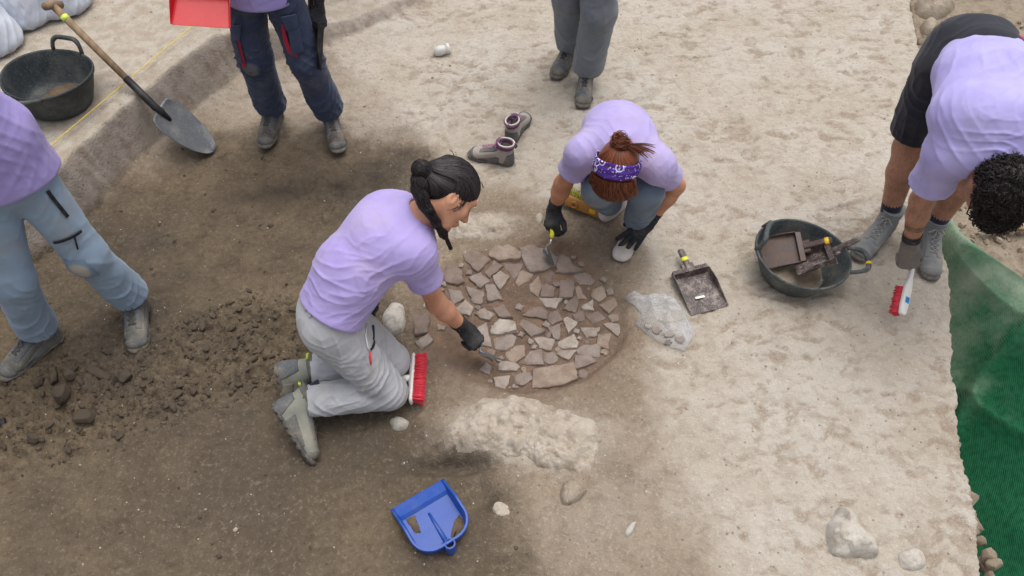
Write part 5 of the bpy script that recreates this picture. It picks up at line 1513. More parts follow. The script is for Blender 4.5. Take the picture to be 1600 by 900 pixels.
def hand(F, w, f, n, side, curl=(20, 25, 20), spread=.10, g=0.0, thumb=(.75, .55, -.25), fingers=None, s=1.0):
    """w wrist, f towards the knuckles, n out of the back of the hand, side +1 right / -1 left"""
    f = nrm(f); n = nrm(n - f * np.dot(n, f)); t_ = np.cross(n, f) * side
    F.ell(w - f * .02, w + f * .02, (.028 * s + g, .020 * s + g), (.033 * s + g, .017 * s + g), t_, .015)
    F.ell(w + f * .015, w + f * .080 * s, (.031 * s + g, .0165 * s + g), (.038 * s + g, .0145 * s + g), t_, .012)
    for i in range(4):
        k = fingers[i] if fingers else (1, 1, 1)
        b = w + f * (.080 - .004 * (i - 1) ** 2) * s + t_ * (.030 - .0195 * i) * s
        dirf = nrm(f + t_ * spread * (1.4 - i) * .5)
        ang = 0; p = b; L_ = np.array([.043, .028, .022]) * [.95, 1.05, 1.0, .80][i] * s
        rr = (np.array([.0098, .0090, .0082, .0072]) * (.92 if i == 3 else 1)) * s + g
        for q in range(3):
            ang += R(curl[q]) * k[q]
            d = dirf * math.cos(ang) - n * math.sin(ang)
            p2 = p + d * L_[q]; F.ell(p, p2, rr[q], rr[q + 1], t_, .004); p = p2
    b = w + f * .028 * s + t_ * .026 * s - n * .006
    d1 = nrm(t_ * thumb[0] + f * thumb[1] + n * thumb[2]); p2 = b + d1 * .045 * s
    F.ell(b, p2, .0135 * s + g, .0110 * s + g, n, .012)
    d2 = nrm(d1 + f * .55 - t_ * .25 + n * thumb[2]); F.ell(p2, p2 + d2 * .032 * s, .0108 * s + g, .0085 * s + g, n, .004)
def glove(root, w, f, n, side, mat, elbow, **kw):
    F = Field(w - .19, w + .19, .0036)
    hand(F, w, f, n, side, g=.0022, **kw)
    d = nrm(np.asarray(elbow) - w)
    F.ell(w - d * .005, w + d * .062, (.0315, .026), (.0365, .0335), n, .012, re=(.02, .004))
    F.ell(w + d * .03, w + d * .09, .028, .031, n, .002, 's')
    V, Q = F.mesh(); N = vnorm(V, Q); V = V + N * (.0014 * fbm3(V * 70, 2) + .0012 * np.sin((V - w) @ d * 420) * sstep(.02, .03, (V - w) @ d))[:, None]
    return add('glove', V, Q, mat, root)
def person(label, base): return thing('person', base, label, 'person', None)
def build_body(root, J, H, mat, h=.006, man=False, bare_hands=None, hd_scale=1.0, feet=True):
    pts = [v for v in J.values()] + [H[0]]
    lo, hi = bounds(pts, .17); F = Field(lo, hi, h)
    m = 1.1 if man else 1.0
    st = J['spine'] if 'spine' in J else None
    return F
class Fig:
    def __init__(s, label, base, J, spine, head, man=False, h=.006, skin=None):
        s.J = {k: np.asarray(v, float) for k, v in J.items()}; s.sp = [np.asarray(v, float) for v in spine]; s.hc, s.hf, s.hu = [np.asarray(v, float) for v in head]
        s.hf = nrm(s.hf); s.hu = nrm(s.hu - s.hf * np.dot(s.hu, s.hf)); s.man = man; s.m = 1.10 if man else 1.0; s.h = h
        s.root = person(label, base); s.skin = skin or M_SKIN; s.foot = .15
        hv = nrm(s.J['hl'] - s.J['hr']); sv = nrm(s.J['sl'] - s.J['sr']); n = len(s.sp)
        s.rt = [nrm(lerp(hv, sv, i / (n - 1))) for i in range(n)]
        lo, hi = bounds(list(s.J.values()) + s.sp + [s.hc], .20); s.lo, s.hi = lo, hi
    def field(s, h=None, keys=None):
        if keys is None: return Field(s.lo, s.hi, h or s.h)
        lo, hi = bounds([s.J[k] for k in keys] + (s.sp if 'sr' in keys else s.sp[:2]), .19); return Field(lo, hi, h or s.h)
    def body(s, hands=(), neck=True):
        F = s.field(); J = s.J; m = s.m; rt = s.rt; sp = [(J['hr'] + J['hl']) / 2 + nrm(s.sp[2] - s.sp[1]) * .02] + s.sp[1:]
        rad = [(.112 * m, .080 * m), (.108 * m, .080 * m), (.120 * m, .090 * m), (.120 * m, .066 * m)]
        torso(F, sp, rt, rad)
        for q in 'rl':
            F.ell(J['s' + q], J['e' + q], .046 * m, .037 * m, k=.04); F.orb(J['e' + q], .036 * m, k=.012)
            md = lerp(J['e' + q], J['w' + q], .3); F.ell(J['e' + q], md, .037 * m, .0385 * m, k=.02); F.ell(md, J['w' + q], .0385 * m, .0255 * m, k=.02)
            F.ell(J['h' + q], J['k' + q], .070 * m, .052 * m, k=.03); F.orb(J['k' + q], .050 * m, k=.02)
            md = lerp(J['k' + q], J['a' + q], .33); F.ell(J['k' + q], md, .049 * m, .053 * m, k=.02); F.ell(md, J['a' + q], .053 * m, .034 * m, k=.02)
            F.ell(J['a' + q], lerp(J['a' + q], J['t' + q], s.foot), .030, .024, k=.02)
            if q in hands: hand(F, J['w' + q], *hands[q])
        F.ell(sp[-1], s.hc - s.hu * .05 - s.hf * .012, .058 * m, .052 * m, k=.03)
        for q in 'rl': F.ell(sp[-1], J['s' + q], .05 * m, .048 * m, k=.05)
        s.T = head_prims(F, s.hc, s.hf, s.hu, 1.03 if s.man else 1.0)
        V, Q = F.mesh(); V = relax(V, Q, 1, .35)
        s.bodyF = F; s.body_o = add('body', V, Q, s.skin, s.root); return F
    def shirt(s, mat, rad, sleeve=.62, srad=(.066, .072), hem_re=.012, syst=(), noise=.0035, extra=None, k=.05, h=None, seed=0.0, arms='rl', seam=True):
        F = s.field(h, ('sr', 'sl', 'er', 'el', 'hr', 'hl')); J = s.J
        for i in range(len(s.sp) - 1):
            F.ell(s.sp[i], s.sp[i + 1], rad[i], rad[i + 1], s.rt[i] + s.rt[i + 1], k if i else .02, re=((hem_re, None) if i == 0 else None))
        for q in 'rl':
            F.ell(s.sp[-1], J['s' + q], .058 * s.m, .060 * s.m, k=.06)
            F.ell(s.sp[-2], J['s' + q], .085 * s.m, .060 * s.m, k=.06)
            e = lerp(J['s' + q], J['e' + q], sleeve)
            F.ell(J['s' + q], e, srad[0] * s.m, srad[1] * s.m, k=.045, re=(None, .006))
        if extra: extra(F)
        for q in 'rl':
            d = nrm(J['e' + q] - J['s' + q]); e = lerp(J['s' + q], J['e' + q], sleeve)
            F.ell(e - d * .05, e + d * .04, srad[1] * s.m - .012, srad[1] * s.m - .007, k=.006, op='s')
        # neck opening
        F.ell(s.sp[-1] + (s.hc - s.sp[-1]) * .30, s.hc, .058 * s.m, .064 * s.m, k=.01, op='s')
        V, Q = F.mesh(); V = relax(V, Q, 1, .4); N = vnorm(V, Q)
        d = .68 * folds(V, N, syst, seed) + noise * fbm3(V * 9 + seed, 3) + creases(V, seed, .0036)
        d = d * sstep(-.002, .035, (V - s.sp[0]) @ nrm(s.sp[1] - s.sp[0]))
        for q in 'rl':
            dq = nrm(J['e' + q] - J['s' + q]); e = lerp(J['s' + q], J['e' + q], sleeve); near = np.linalg.norm(V - e, axis=1) < .11; d = np.where(near, d * sstep(-.002, .03, -(V - e) @ dq), d)
        V = V + N * d[:, None]
        s.shF = F; o = add('shirt', V, Q, mat, s.root); s.shirt_o = o; return o
    def trousers(s, mat, pel, thigh, knee, hem, hem_t=(1.0, 1.0), syst=(), noise=.004, extra=None, name='trousers', seed=0.0, h=None, top=1, re_top=.03, kn_k=.04, stop_at_knee=None):
        J = s.J
        hp = (J['hr'] + J['hl']) / 2; FF = []
        for q in 'rl':
            F = s.field(h, ('hr', 'hl', 'kr', 'kl', 'ar', 'al')); FF.append(F)
            F.ell(hp, lerp(s.sp[0], s.sp[1], .5 * top), pel, (pel[0] * .93, pel[1] * .95), s.rt[0], .05)
            i = 0 if q == 'r' else 1
            hs = J['h' + q] * .85 + hp * .15
            if stop_at_knee is not None:
                e = lerp(J['h' + q], J['k' + q], stop_at_knee); F.ell(hs, e, thigh, hem, k=.05, re=(None, .006))
            else:
                e = lerp(J['k' + q], J['a' + q], hem_t[i])
                F.ell(hs, J['k' + q], thigh, knee, k=.05); F.ell(J['k' + q], e, knee, hem, k=kn_k, re=(None, .006))
        F = FF[0]; hk = np.clip(.5 + .5 * (F.a - FF[1].a) / .014, 0, 1)
        F.a = F.a + (FF[1].a - F.a) * hk - .014 * hk * (1 - hk)
        if extra: extra(F)
        for q in 'rl':
            i = 0 if q == 'r' else 1
            if stop_at_knee is not None: e = lerp(J['h' + q], J['k' + q], stop_at_knee); d = nrm(J['k' + q] - J['h' + q])
            else: e = lerp(J['k' + q], J['a' + q], hem_t[i]); d = nrm(J['a' + q] - J['k' + q])
            F.ell(e - d * .05, e + d * .05, (hem if np.isscalar(hem) else hem[0]) - .012, (hem if np.isscalar(hem) else hem[0]) - .006, k=.006, op='s')
        V, Q = F.mesh(); V = relax(V, Q, 1, .4); N = vnorm(V, Q)
        d = folds(V, N, syst, seed) + noise * fbm3(V * 8 + seed + 3, 3) + creases(V, seed, .0052, 9)
        for q in 'rl':
            i = 0 if q == 'r' else 1
            if stop_at_knee is not None: e = lerp(J['h' + q], J['k' + q], stop_at_knee); dq = nrm(J['k' + q] - J['h' + q])
            else: e = lerp(J['k' + q], J['a' + q], hem_t[i]); dq = nrm(J['a' + q] - J['k' + q])
            near = np.linalg.norm(V - e, axis=1) < .14; d = np.where(near, d * (.25 + .75 * sstep(-.002, .03, -(V - e) @ dq)), d)
        V = V + N * d[:, None]
        s.trF = F; o = add(name, V, Q, mat, s.root); s.tr_o = o; return o
    def leg_folds(s, q, amp=.010, wl=.055, knee=True, hem=True):
        J = s.J; k_, a_, h_ = J['k' + q], J['a' + q], J['h' + q]
        ax = nrm(a_ - k_); side = nrm(np.cross(ax, A(0, -1, .3))); back = nrm(np.cross(side, ax)); out = []
        for sg in (-1, 1):
            if hem: out.append((lerp(k_, a_, .82) + A(0, -.06, .03) * (1 if sg > 0 else -.6), .12, side + ax * .35 * sg, wl, amp))
            if knee: out.append((k_ + side * .05 * sg + A(0, -.03, 0), .12, nrm(side * sg + ax * .7), wl, amp * .8))
        out.append((lerp(h_, k_, .25) + A(0, -.05, .03), .15, side + nrm(k_ - h_) * .5, wl * 1.2, amp * .8))
        return out
def strip(F, pts, w, off, m=24, right=None):
    """ribbon lying on a surface along a polyline"""
    pts = [np.asarray(p, float) for p in pts]; L_ = [0]
    for i in range(len(pts) - 1): L_.append(L_[-1] + np.linalg.norm(pts[i + 1] - pts[i]))
    ts = np.linspace(0, L_[-1], m); c = np.stack([np.interp(ts, L_, [p[k] for p in pts]) for k in range(3)], 1)
    c = F.project(c, off); N = F.grad(c); T_ = np.gradient(c, axis=0); T_ /= np.linalg.norm(T_, axis=1)[:, None]; S = np.cross(N, T_)
    ws = np.interp(np.linspace(0, 1, m), np.linspace(0, 1, len(w)), w) if not np.isscalar(w) else np.full(m, w)
    V = []
    for sg in (-1, -.5, 0, .5, 1):
        p = c + S * (ws * sg)[:, None]; V.append(F.project(p, off, 3))
    V = np.concatenate(V); F_ = []
    for j in range(4):
        for i in range(m - 1): F_.append((j * m + i, j * m + i + 1, (j + 1) * m + i + 1, (j + 1) * m + i))
    return V, F_
def strip_obj(name, F, pts, w, off, mat, parent, m=24, thick=.003):
    V, F_ = strip(F, pts, w, off, m)
    if np.abs(F.sample(V) - off).max() > .012: return None
    o = add(name, V, F_, mat, parent)
    md = o.modifiers.new('thick', 'SOLIDIFY'); md.thickness = thick; md.offset = 0; return o
def patch(F, z0, px, off, n=15):
    """cloth patch on a surface: quad corners in pixels, cast from the camera onto the field"""
    a, b, c, d = px; V = []
    for i in range(n):
        for j in range(n):
            u, v = i / (n - 1), j / (n - 1)
            x = (a[0] * (1 - u) + b[0] * u) * (1 - v) + (d[0] * (1 - u) + c[0] * u) * v; y = (a[1] * (1 - u) + b[1] * u) * (1 - v) + (d[1] * (1 - u) + c[1] * u) * v
            V.append(onfield(F, x, y, z0))
    V = F.project(V, off); Fc = [(i * n + j, i * n + j + 1, (i + 1) * n + j + 1, (i + 1) * n + j) for i in range(n - 1) for j in range(n - 1)]
    return V, Fc
def onfield(F, x, y, z0):
    """point of a surface seen at a pixel, starting the search a little before height z0"""
    d = nrm(P(x, y, 0) - A(0, 0, CAM_H)); p = P(x, y, z0) - d * .35
    for _ in range(90):
        v = float(F.sample([p])[0]); p = p + d * max(min(v, .04), -.01) * .8
    return p
def strands(paths, r0, r1, seg=3):
    """many hair strands as thin tubes; paths (n, m, 3)"""
    paths = np.asarray(paths, float); n, m, _ = paths.shape
    T_ = np.gradient(paths, axis=1); T_ /= np.maximum(1e-9, np.linalg.norm(T_, axis=2))[..., None]
    ref = np.tile(A(.31, .53, .79), (n, m, 1)); a = np.cross(T_, ref); a /= np.maximum(1e-9, np.linalg.norm(a, axis=2))[..., None]; b = np.cross(T_, a)
    rr = np.linspace(r0, r1, m)[None, :, None]; V = []
    for k in range(seg):
        w = 2 * math.pi * k / seg; V.append(paths + rr * (math.cos(w) * a + math.sin(w) * b))
    V = np.stack(V, 2).reshape(-1, 3); base = (np.arange(n) * m)[:, None, None]
    i = np.arange(m - 1)[None, :, None]; k = np.arange(seg)[None, None, :]; k2 = (k + 1) % seg
    q = np.stack([(base + i) * seg + k, (base + i) * seg + k2, (base + i + 1) * seg + k2, (base + i + 1) * seg + k], -1).reshape(-1, 4)
    return V, q.astype(np.int32)

# ================================================================== PERSON: kneeling person
def kneeling_woman():
    J = dict(hr=P(516, 516, .41), hl=P(512, 474, .41), kr=P(608, 612, .080), kl=P(612, 564, .080), ar=P(472, 628, .10), al=P(474, 580, .10), tr=P(484, 690, .04), tl=P(470, 615, .03),
             sr=P(646, 396, .66), sl=P(602, 335, .68), er=P(682, 474, .36), wr=P(726, 513, .165), el=P(592, 392, .42), wl=P(566, 440, .38))
    spine = [P(518, 484, .45), P(548, 425, .57), P(598, 372, .655), P(634, 352, .69)]
    hc = P(700, 304, .80)
    fg = Fig('person kneeling by the hearth, black braided hair, lavender T-shirt, grey trousers, trowel in hand', (J['kr'] + J['ar']) / 2 * A(1, 1, 0), J, spine, (hc, nrm(A(.87, .12, -.48)) * math.cos(R(24)) - nrm(A(.30, .65, .70)) * math.sin(R(24)), A(.30, .65, .70)), h=.0052, skin=M_SKIN_B)
    fg.body(hands=())
    bk = nrm(A(-.5, .25, .8))
    fg.shirt(M_SHIRT, [(.148, .122), (.142, .120), (.150, .120), (.145, .092)], .52, (.063, .068), .012, [
        (P(520, 440, .62), .16, A(.9, -.5, .1), .045, .007), (P(600, 440, .60), .15, A(.7, .5, .2), .05, .009), (P(640, 400, .66), .11, A(.4, .8, .2), .04, .009),
        (P(560, 480, .55), .14, A(.9, -.3, .1), .04, .009), (P(560, 370, .68), .14, A(.6, .7, .3), .06, .005), (P(680, 440, .5), .08, A(.5, .7, -.4), .035, .006), (P(500, 470, .52), .10, A(.9, -.5, .1), .03, .007)], .004, seed=1.3)
    fg.trousers(M_TR_GREY, (.140, .112), .096, .074, .064, (.92, .90), [
        (P(560, 540, .40), .14, A(.5, -.7, -.3), .045, .011), (P(500, 560, .32), .12, A(.8, -.3, -.2), .04, .012), (P(600, 600, .18), .12, A(.2, 1, .3), .04, .011), (P(555, 600, .14), .12, A(1, .25, .2), .045, .012),
        (P(500, 625, .14), .09, A(.3, 1, .3), .03, .010), (P(490, 585, .12), .09, A(.3, 1, .3), .03, .009), (P(610, 540, .25), .10, A(.6, -.6, -.4), .04, .009)], .004, seed=4.2, kn_k=.012)
    # boots: toes tucked, soles turned back
    for q, f_, m_ in (('r', nrm(P(487, 700, .03) - P(430, 612, .17)), 1), ('l', nrm(A(.10, -.40, -.75)), 1)):
        up = nrm(J['k' + q] - J['a' + q]); a = axes(f_, up)
        O = J['a' + q] - a[0] * .052 - a[2] * .105
        bo = boot(fg.root, O, f_, up, dict(upper=M_BOOT_B, sole=M_SOLE, toe_cap=M_BOOT, heel_cap=M_TOE, collar=M_BOOT, laces=M_SOLE_D), side=1 if q == 'l' else -1)
        ph = O + a[2] * .135 - a[0] * .012
        tb = MB().tube([ph - a[1] * .022 + a[0] * .004, ph - a[0] * .004, ph + a[1] * .022 + a[0] * .004], .0055, 8).arr()
        add('heel_trim', tb[0], tb[1], M_LIME_TRIM, fg.root)
        fg_s = MB().tube([O + a[0] * .048 + a[2] * .12, O + a[0] * .045 + a[2] * .20], [.040, .037], 16).build('sock', M_SOCK, fg.root)
    # glove on the trowel
    hd = nrm(P(750, 541, .10) - J['wr'])
    glove(fg.root, J['wr'], hd, A(.15, -.25, .95), 1, M_GLOVE, J['er'], curl=(58, 70, 40), spread=.02, thumb=(.25, .8, -.5))
    glove(fg.root, J['wl'], nrm(A(.35, -.75, -.35)), A(.3, .2, .9), -1, M_GLOVE, J['el'], curl=(25, 30, 20))
    # trouser pocket: zip, white drawcord, red puller
    F = fg.trF
    z0, z1 = onfield(F, 577, 508, .45), onfield(F, 578, 548, .35)
    strip_obj('zip', F, [onfield(F, 582, 508, .45), onfield(F, 583, 528, .4), onfield(F, 577, 548, .36)], .0045, .003, M_ZIP, fg.root)
    c_ = F.project([onfield(F, 571, 506, .45), onfield(F, 569, 525, .42), onfield(F, 573, 543, .38), onfield(F, 577, 549, .36)], .006)
    MB().tube(c_, .0022, 6).build('drawcord', M_WHITE_PL, fg.root)
    c_ = F.project([onfield(F, 577, 549, .36), onfield(F, 577, 557, .35), onfield(F, 578, 569, .33)], .006)
    MB().tube(c_, [.0022, .0042, .0038], 6).build('zip_puller', M_REDBR, fg.root)
    for a_, b_ in (((476, 462), (480, 486)), ((484, 478), (486, 496))):
        strip_obj('belt_loop', F, [onfield(F, *a_, .5), onfield(F, *b_, .5)], .006, .004, M_TR_GREY, fg.root, 8)
    # ---- hair: cap, strands drawn back to a knot, braid
    T = fg.T; c, f, u = fg.hc, fg.hf, fg.hu; r = np.cross(f, u); ax = np.array([r, f, u])
    HF = Field(c - .24, c + .22, .0036)
    HF.orb(T(0, -.014, .042), (.081, .102, .086), ax, .01)
    HF.orb(T(0, -.055, -.005), (.062, .055, .06), ax, .03)
    HF.orb(T(0, .105, -.064), (.070, .082, .084), ax, .012, 's')      # face opening
    HF.orb(T(.085, .010, -.035), (.032, .028, .038), ax, .010, 's'); HF.orb(T(-.085, .010, -.035), (.032, .028, .038), ax, .010, 's')
    HF.orb(T(0, -.02, -.11), (.08, .08, .05), ax, .02, 's')
    knot = T(.012, -.136, .004); tie = T(.006, -.106, .008)
    HF.ell(tie, knot, .026, .030, k=.03); HF.orb(knot, .031, k=.015)
    tail = [P(656, 280, .885), P(654, 296, .87), P(662, 318, .835), P(676, 339, .79), P(689, 360, .73), P(698, 374, .69), P(704, 388, .65)]
    for i in range(len(tail) - 2):      # plaited lumps
        for q in (0, .5):
            p = lerp(tail[i], tail[i + 1], q); w_ = lerp(.025, .011, (i + q) / 5.5); sd_ = r * (.007 if q else -.007)
            HF.orb(p + sd_ * (w_ / .03), (w_, w_ * .95, w_ * .95), k=.005)
    V, Q = HF.mesh(); N = vnorm(V, Q)
    sdir = V - knot; gr = np.sin(900 * ((V - c) @ r) + 6 * fbm3(V * 30, 2)) * .0006
    ho = add('hair', V + N * (gr * .6 + .0006 * fbm3(V * 45, 2))[:, None], Q, M_HAIR_K, fg.root)
    g = np.random.default_rng(4); PT = []; raw = []; offs = []
    for k in range(900):       # strands over the scalp from the hairline to the knot
        w = g.uniform(-1, 1); el = g.uniform(0, 1)
        st_ = T(.078 * w, .070 + .02 * (1 - w * w) - .10 * el * abs(w), .050 + .03 * (1 - abs(w)) - .055 * abs(w) ** 1.5 + .04 * el * (1 - abs(w)))
        raw.append([lerp(st_, tie, q) + u * .075 * math.sin(math.pi * q) * (.6) + r * w * .05 * math.sin(math.pi * q) for q in np.linspace(0, 1, 12)]); offs.append(.0018 + g.uniform(0, .0022))
    for k in range(420):       # sides and nape drawn up to the knot
        w = g.uniform(-1, 1); q0 = g.uniform(0, 1); sg = 1 if w > 0 else -1
        st_ = T(sg * (.076 - .03 * q0), .012 - .075 * q0, .035 - .085 * q0 + .02 * g.uniform())
        raw.append([lerp(st_, tie, q) + r * sg * .02 * math.sin(math.pi * q) for q in np.linspace(0, 1, 12)]); offs.append(.0014 + g.uniform(0, .002))
    nt = len(raw)
    for k in range(620):       # loose hair of the tail
        o1 = nrm(g.normal(0, 1, 3)) * g.uniform(.010, .018); o2 = o1 * .35 + g.normal(0, .004, 3); ph = g.uniform(0, 6.3); tt = []
        for i, q in enumerate(np.linspace(0, 1, 12)):
            x = q * (len(tail) - 1); i0 = min(int(x), len(tail) - 2); p = lerp(tail[i0], tail[i0 + 1], x - i0)
            wv = .017 * math.sin(x * 4.4 + ph) * (1 - q * .6)
            tt.append(p + lerp(o1, o2 * .8, q) * (1.3 - .75 * q) + r * wv * .55 + f * wv * .4 * math.cos(ph))
        raw.append(tt); offs.append(.0012 + g.uniform(0, .004))
    raw = np.array(raw); pj = HF.project(raw.reshape(-1, 3), np.repeat(offs, 12)).reshape(raw.shape)
    wq = np.ones((len(raw), 12, 1)); wq[nt:] = sstep(.95, .72, np.linspace(0, 1, 12))[None, :, None]
    PT = list(raw * (1 - wq) + pj * wq)
    for k in range(260):       # knot
        a0 = g.uniform(0, 6.3); e1 = nrm(g.normal(0, 1, 3)); e2 = nrm(np.cross(e1, g.normal(0, 1, 3))); rr = g.uniform(.027, .036)
        PT.append(np.array([knot + (e1 * math.cos(a0 + i * .3) + e2 * math.sin(a0 + i * .3)) * rr for i in range(12)]))
    for k in range(14):        # flyaways
        w = g.uniform(-1, 1); s0 = T(.07 * w, g.uniform(-.08, .07), .11 - .03 * w * w); d0 = nrm(-f * g.uniform(.3, 1) + u * g.uniform(.05, .35) + r * g.normal(0, .4))
        PT.append(np.array([s0 + d0 * .035 * q + u * .006 * math.sin(3 * q) for q in np.linspace(0, 1, 12)]))
    for k in range(12):        # wisps by the ear and forehead
        s0 = T(.072 + g.normal(0, .002), .034 + g.normal(0, .005), .02 + g.normal(0, .006)); tt = [s0 + (-u * .055 * q + f * (.012 * math.sin(q * 3) - .02 * q) + r * .006 * math.sin(q * 4 + k)) for q in np.linspace(0, 1, 12)]
        PT.append(np.array(tt))
    V, Q = strands(np.array(PT[0::2]), .0012, .0008); add('hair_strands', V, Q, M_HAIR_K, ho)
    V, Q = strands(np.array(PT[1::2]), .0012, .0008); add('hair_strands', V, Q, hairmat('dark_brown_hair', (44, 38, 40), (58, 50, 52), .45, .4), ho)
    MB().tube([tie + (r * math.cos(w) + nrm(np.cross(r, knot - tie)) * math.sin(w)) * .029 + (knot - tie) * .4 for w in np.linspace(0, 2 * math.pi, 20)[:-1]], .005, 8, closed=True).build('hair_tie', M_ZIP, ho)
    MB().lathe([(.001, .004), (.006, .003), (.008, 0)], T(.036, -.128, .012), [nrm(np.cross(u, r)), u, r], 12).build('hair_bead', M_STEEL_B, ho)
    # brow, lashes, lips
    F = fg.bodyF
    for sx in (-1, 1):
        MB().tube(F.project([T(sx * .016, .10, .030), T(sx * .030, .098, .035), T(sx * .046, .085, .030)], .0005), [.0022, .0028, .0014], 6).build('eyebrow', M_HAIR_K, fg.root)
        MB().tube(F.project([T(sx * .020, .10, .004), T(sx * .031, .10, .002), T(sx * .043, .09, .006)], .0008), [.0010, .0020, .0012], 6).build('eyelashes', M_HAIR_K, fg.root)
    t = NT('lip_skin'); lm = t.set(srgb(172, 96, 88), .45)
    strip_obj('lips', F, [T(-.019, .098, -.0605), T(0, .104, -.0605), T(.019, .098, -.0605)], [.001, .0062, .001], .0006, lm, fg.root, 12, .001)
kneeling_woman()

# ================================================================== PERSON: crouching person with bandana
M_HAIR_R2 = hairmat('copper_hair', (150, 84, 50), (120, 64, 40), .38); M_HAIR_R3 = hairmat('brown_hair', (62, 34, 26), (86, 46, 32), .42)
def crouching_woman():
    J = dict(hr=A(.38, 2.74, .25), hl=A(.55, 2.74, .25), kr=A(.365, 2.40, .40), kl=A(.565, 2.37, .42), ar=A(.46, 2.62, .09), al=A(.572, 2.50, .09), tr=P(966, 318, .03), tl=P(976, 388, .03),
             sr=P(912, 240, .58), sl=P(1027, 258, .58), er=P(880, 287, .36), wr=P(866, 325, .18), el=P(1056, 290, .36), wl=P(1014, 346, .165))
    spine = [A(.465, 2.78, .30), A(.455, 2.66, .50), P(968, 212, .60), P(972, 226, .62)]
    hc = P(966, 262, .665)
    fg = Fig('person crouching at the hearth in a purple bandana, lavender T-shirt and jeans', A(.47, 2.55, 0), J, spine, (hc, A(-.10, -.34, -.93), A(-.34, -.86, .38)), h=.006)
    fg.foot = 1.0
    fg.body()
    fg.shirt(M_SHIRT_C, [(.148, .112), (.145, .115), (.142, .105), (.130, .080)], .54, (.060, .066), .012, [
        (P(930, 215, .65), .12, A(-.6, .6, .1), .04, .006), (P(1010, 225, .65), .13, A(.6, .7, .1), .045, .007), (P(905, 250, .55), .08, A(.5, .4, .6), .035, .007), (P(1035, 265, .55), .09, A(-.5, .6, .3), .035, .008), (P(960, 195, .62), .12, A(1, .1, 0), .05, .004)], .0035, seed=2.7)
    fg.trousers(M_JEANS, (.14, .115), .092, .070, .064, (.92, .92), [
        (P(1005, 330, .25), .12, A(1, .1, .3), .04, .008), (P(945, 300, .3), .11, A(1, .2, .4), .045, .008), (P(1000, 360, .14), .07, A(1, 0, .2), .025, .009), (P(1060, 250, .3), .12, A(.2, 1, .4), .04, .008)], .004, seed=5.1, kn_k=.02)
    for q in 'rl':
        f_ = J['t' + q] - J['a' + q]; f_ = f_ * A(1, 1, 0); a = axes(f_); F = Field(J['a' + q] - .22, J['a' + q] + .22, .0045); O = J['a' + q] * A(1, 1, 0) + A(0, 0, gz(*J['a' + q][:2]))
        F.ell(O - a[0] * .03 + A(0, 0, .034), O + a[0] * .06 + A(0, 0, .036), (.034, .034), (.040, .036), a[1], .02); F.ell(O + a[0] * .06 + A(0, 0, .036), O + a[0] * .145 + A(0, 0, .024), (.040, .036), (.044, .022), a[1], .02)
        F.ell(O + A(0, 0, .05), J['a' + q] + nrm(J['k' + q] - J['a' + q]) * .06, .040, .042, k=.03); F.orb(O + a[0] * .165 + A(0, 0, .022), (.030, .038, .018), a, .02)
        F.plane(O + A(0, 0, .003), A(0, 0, -1))
        V, Q = F.mesh(); N = vnorm(V, Q); add('sock', V + N * (.003 * fbm3(V * 25, 3))[:, None], Q, M_SOCK_W, fg.root)
    glove(fg.root, J['wr'], nrm(P(860, 356, .135) - J['wr']), A(-.55, -.55, .55), 1, M_GLOVE, J['er'], curl=(45, 55, 35), spread=.04, thumb=(.5, .75, -.35))
    glove(fg.root, J['wl'], nrm(P(980, 380, .075) - J['wl']), A(.15, -.35, .9), -1, M_GLOVE, J['el'], curl=(6, 10, 8), spread=.28, thumb=(.7, .7, -.2))
    # ---- hair, bandana
    T = fg.T; c, f, u = fg.hc, fg.hf, fg.hu; r = np.cross(f, u); ax = np.array([r, f, u])
    HF = Field(c - .24, c + .24, .004)
    HF.orb(T(0, -.012, .040), (.082, .103, .088), ax, .01); HF.orb(T(0, -.05, -.01), (.066, .06, .07), ax, .03)
    HF.orb(T(0, .060, .015), (.084, .060, .085), ax, .02); HF.orb(T(0, .115, -.07), (.055, .07, .07), ax, .012, 's'); HF.orb(T(0, -.02, -.12), (.09, .08, .05), ax, .02, 's')
    V, Q = HF.mesh(); N = vnorm(V, Q); ho = add('hair', V + N * (.0022 * fbm3(V * 50, 3))[:, None], Q, M_HAIR_R, fg.root)
    g = np.random.default_rng(9); PT = []
    bun = T(.0, -.118, .060)
    raw = []; offs = []; fr_ = []
    for k in range(1000):      # back of the head up to the bun, and loose fringe hanging over the face
        w = g.uniform(-1, 1)
        if k % 5 < 2:
            st_ = T(.085 * w, -.045 + .01 * g.normal(), .125 - .045 * w * w); raw.append([lerp(st_, bun, q) + u * .02 * math.sin(math.pi * q) for q in np.linspace(0, 1, 12)]); offs.append(.0015 + g.uniform(0, .004)); fr_.append(False)
        else:
            L_ = g.uniform(.10, .19); st_ = T(.084 * w, .004, .128 - .050 * w * w)
            raw.append([st_ + f * (.115 * q) - u * (L_ * q * q * 1.1) + r * (w * .02 * math.sin(q * 3) + .004 * math.sin(6 * q + k)) for q in np.linspace(0, 1, 12)]); offs.append(.003 + g.uniform(0, .006)); fr_.append(True)
    raw = np.array(raw); fl_ = raw.reshape(-1, 3); pj = HF.project(fl_, np.repeat(offs, 12)); out = (HF.sample(fl_) > .003) & np.repeat(fr_, 12)
    PT = list(np.where(out[:, None], fl_ * .6 + pj * .4, pj).reshape(raw.shape))
    for k in range(240):       # knotted bun with loose ends to the right
        a0 = g.uniform(0, 6.3); rr = g.uniform(.012, .034); tl = g.uniform(-.02, .02); pp = []; e1 = nrm(r + g.normal(0, .5, 3)); e2 = nrm(np.cross(nrm(f + g.normal(0, .6, 3)), e1))
        for i in range(12):
            w = a0 + i * .5; pp.append(bun - f * .010 + (e1 * math.cos(w) + e2 * math.sin(w)) * rr * (1 + .25 * math.sin(2 * w)))
        PT.append(np.array(pp))
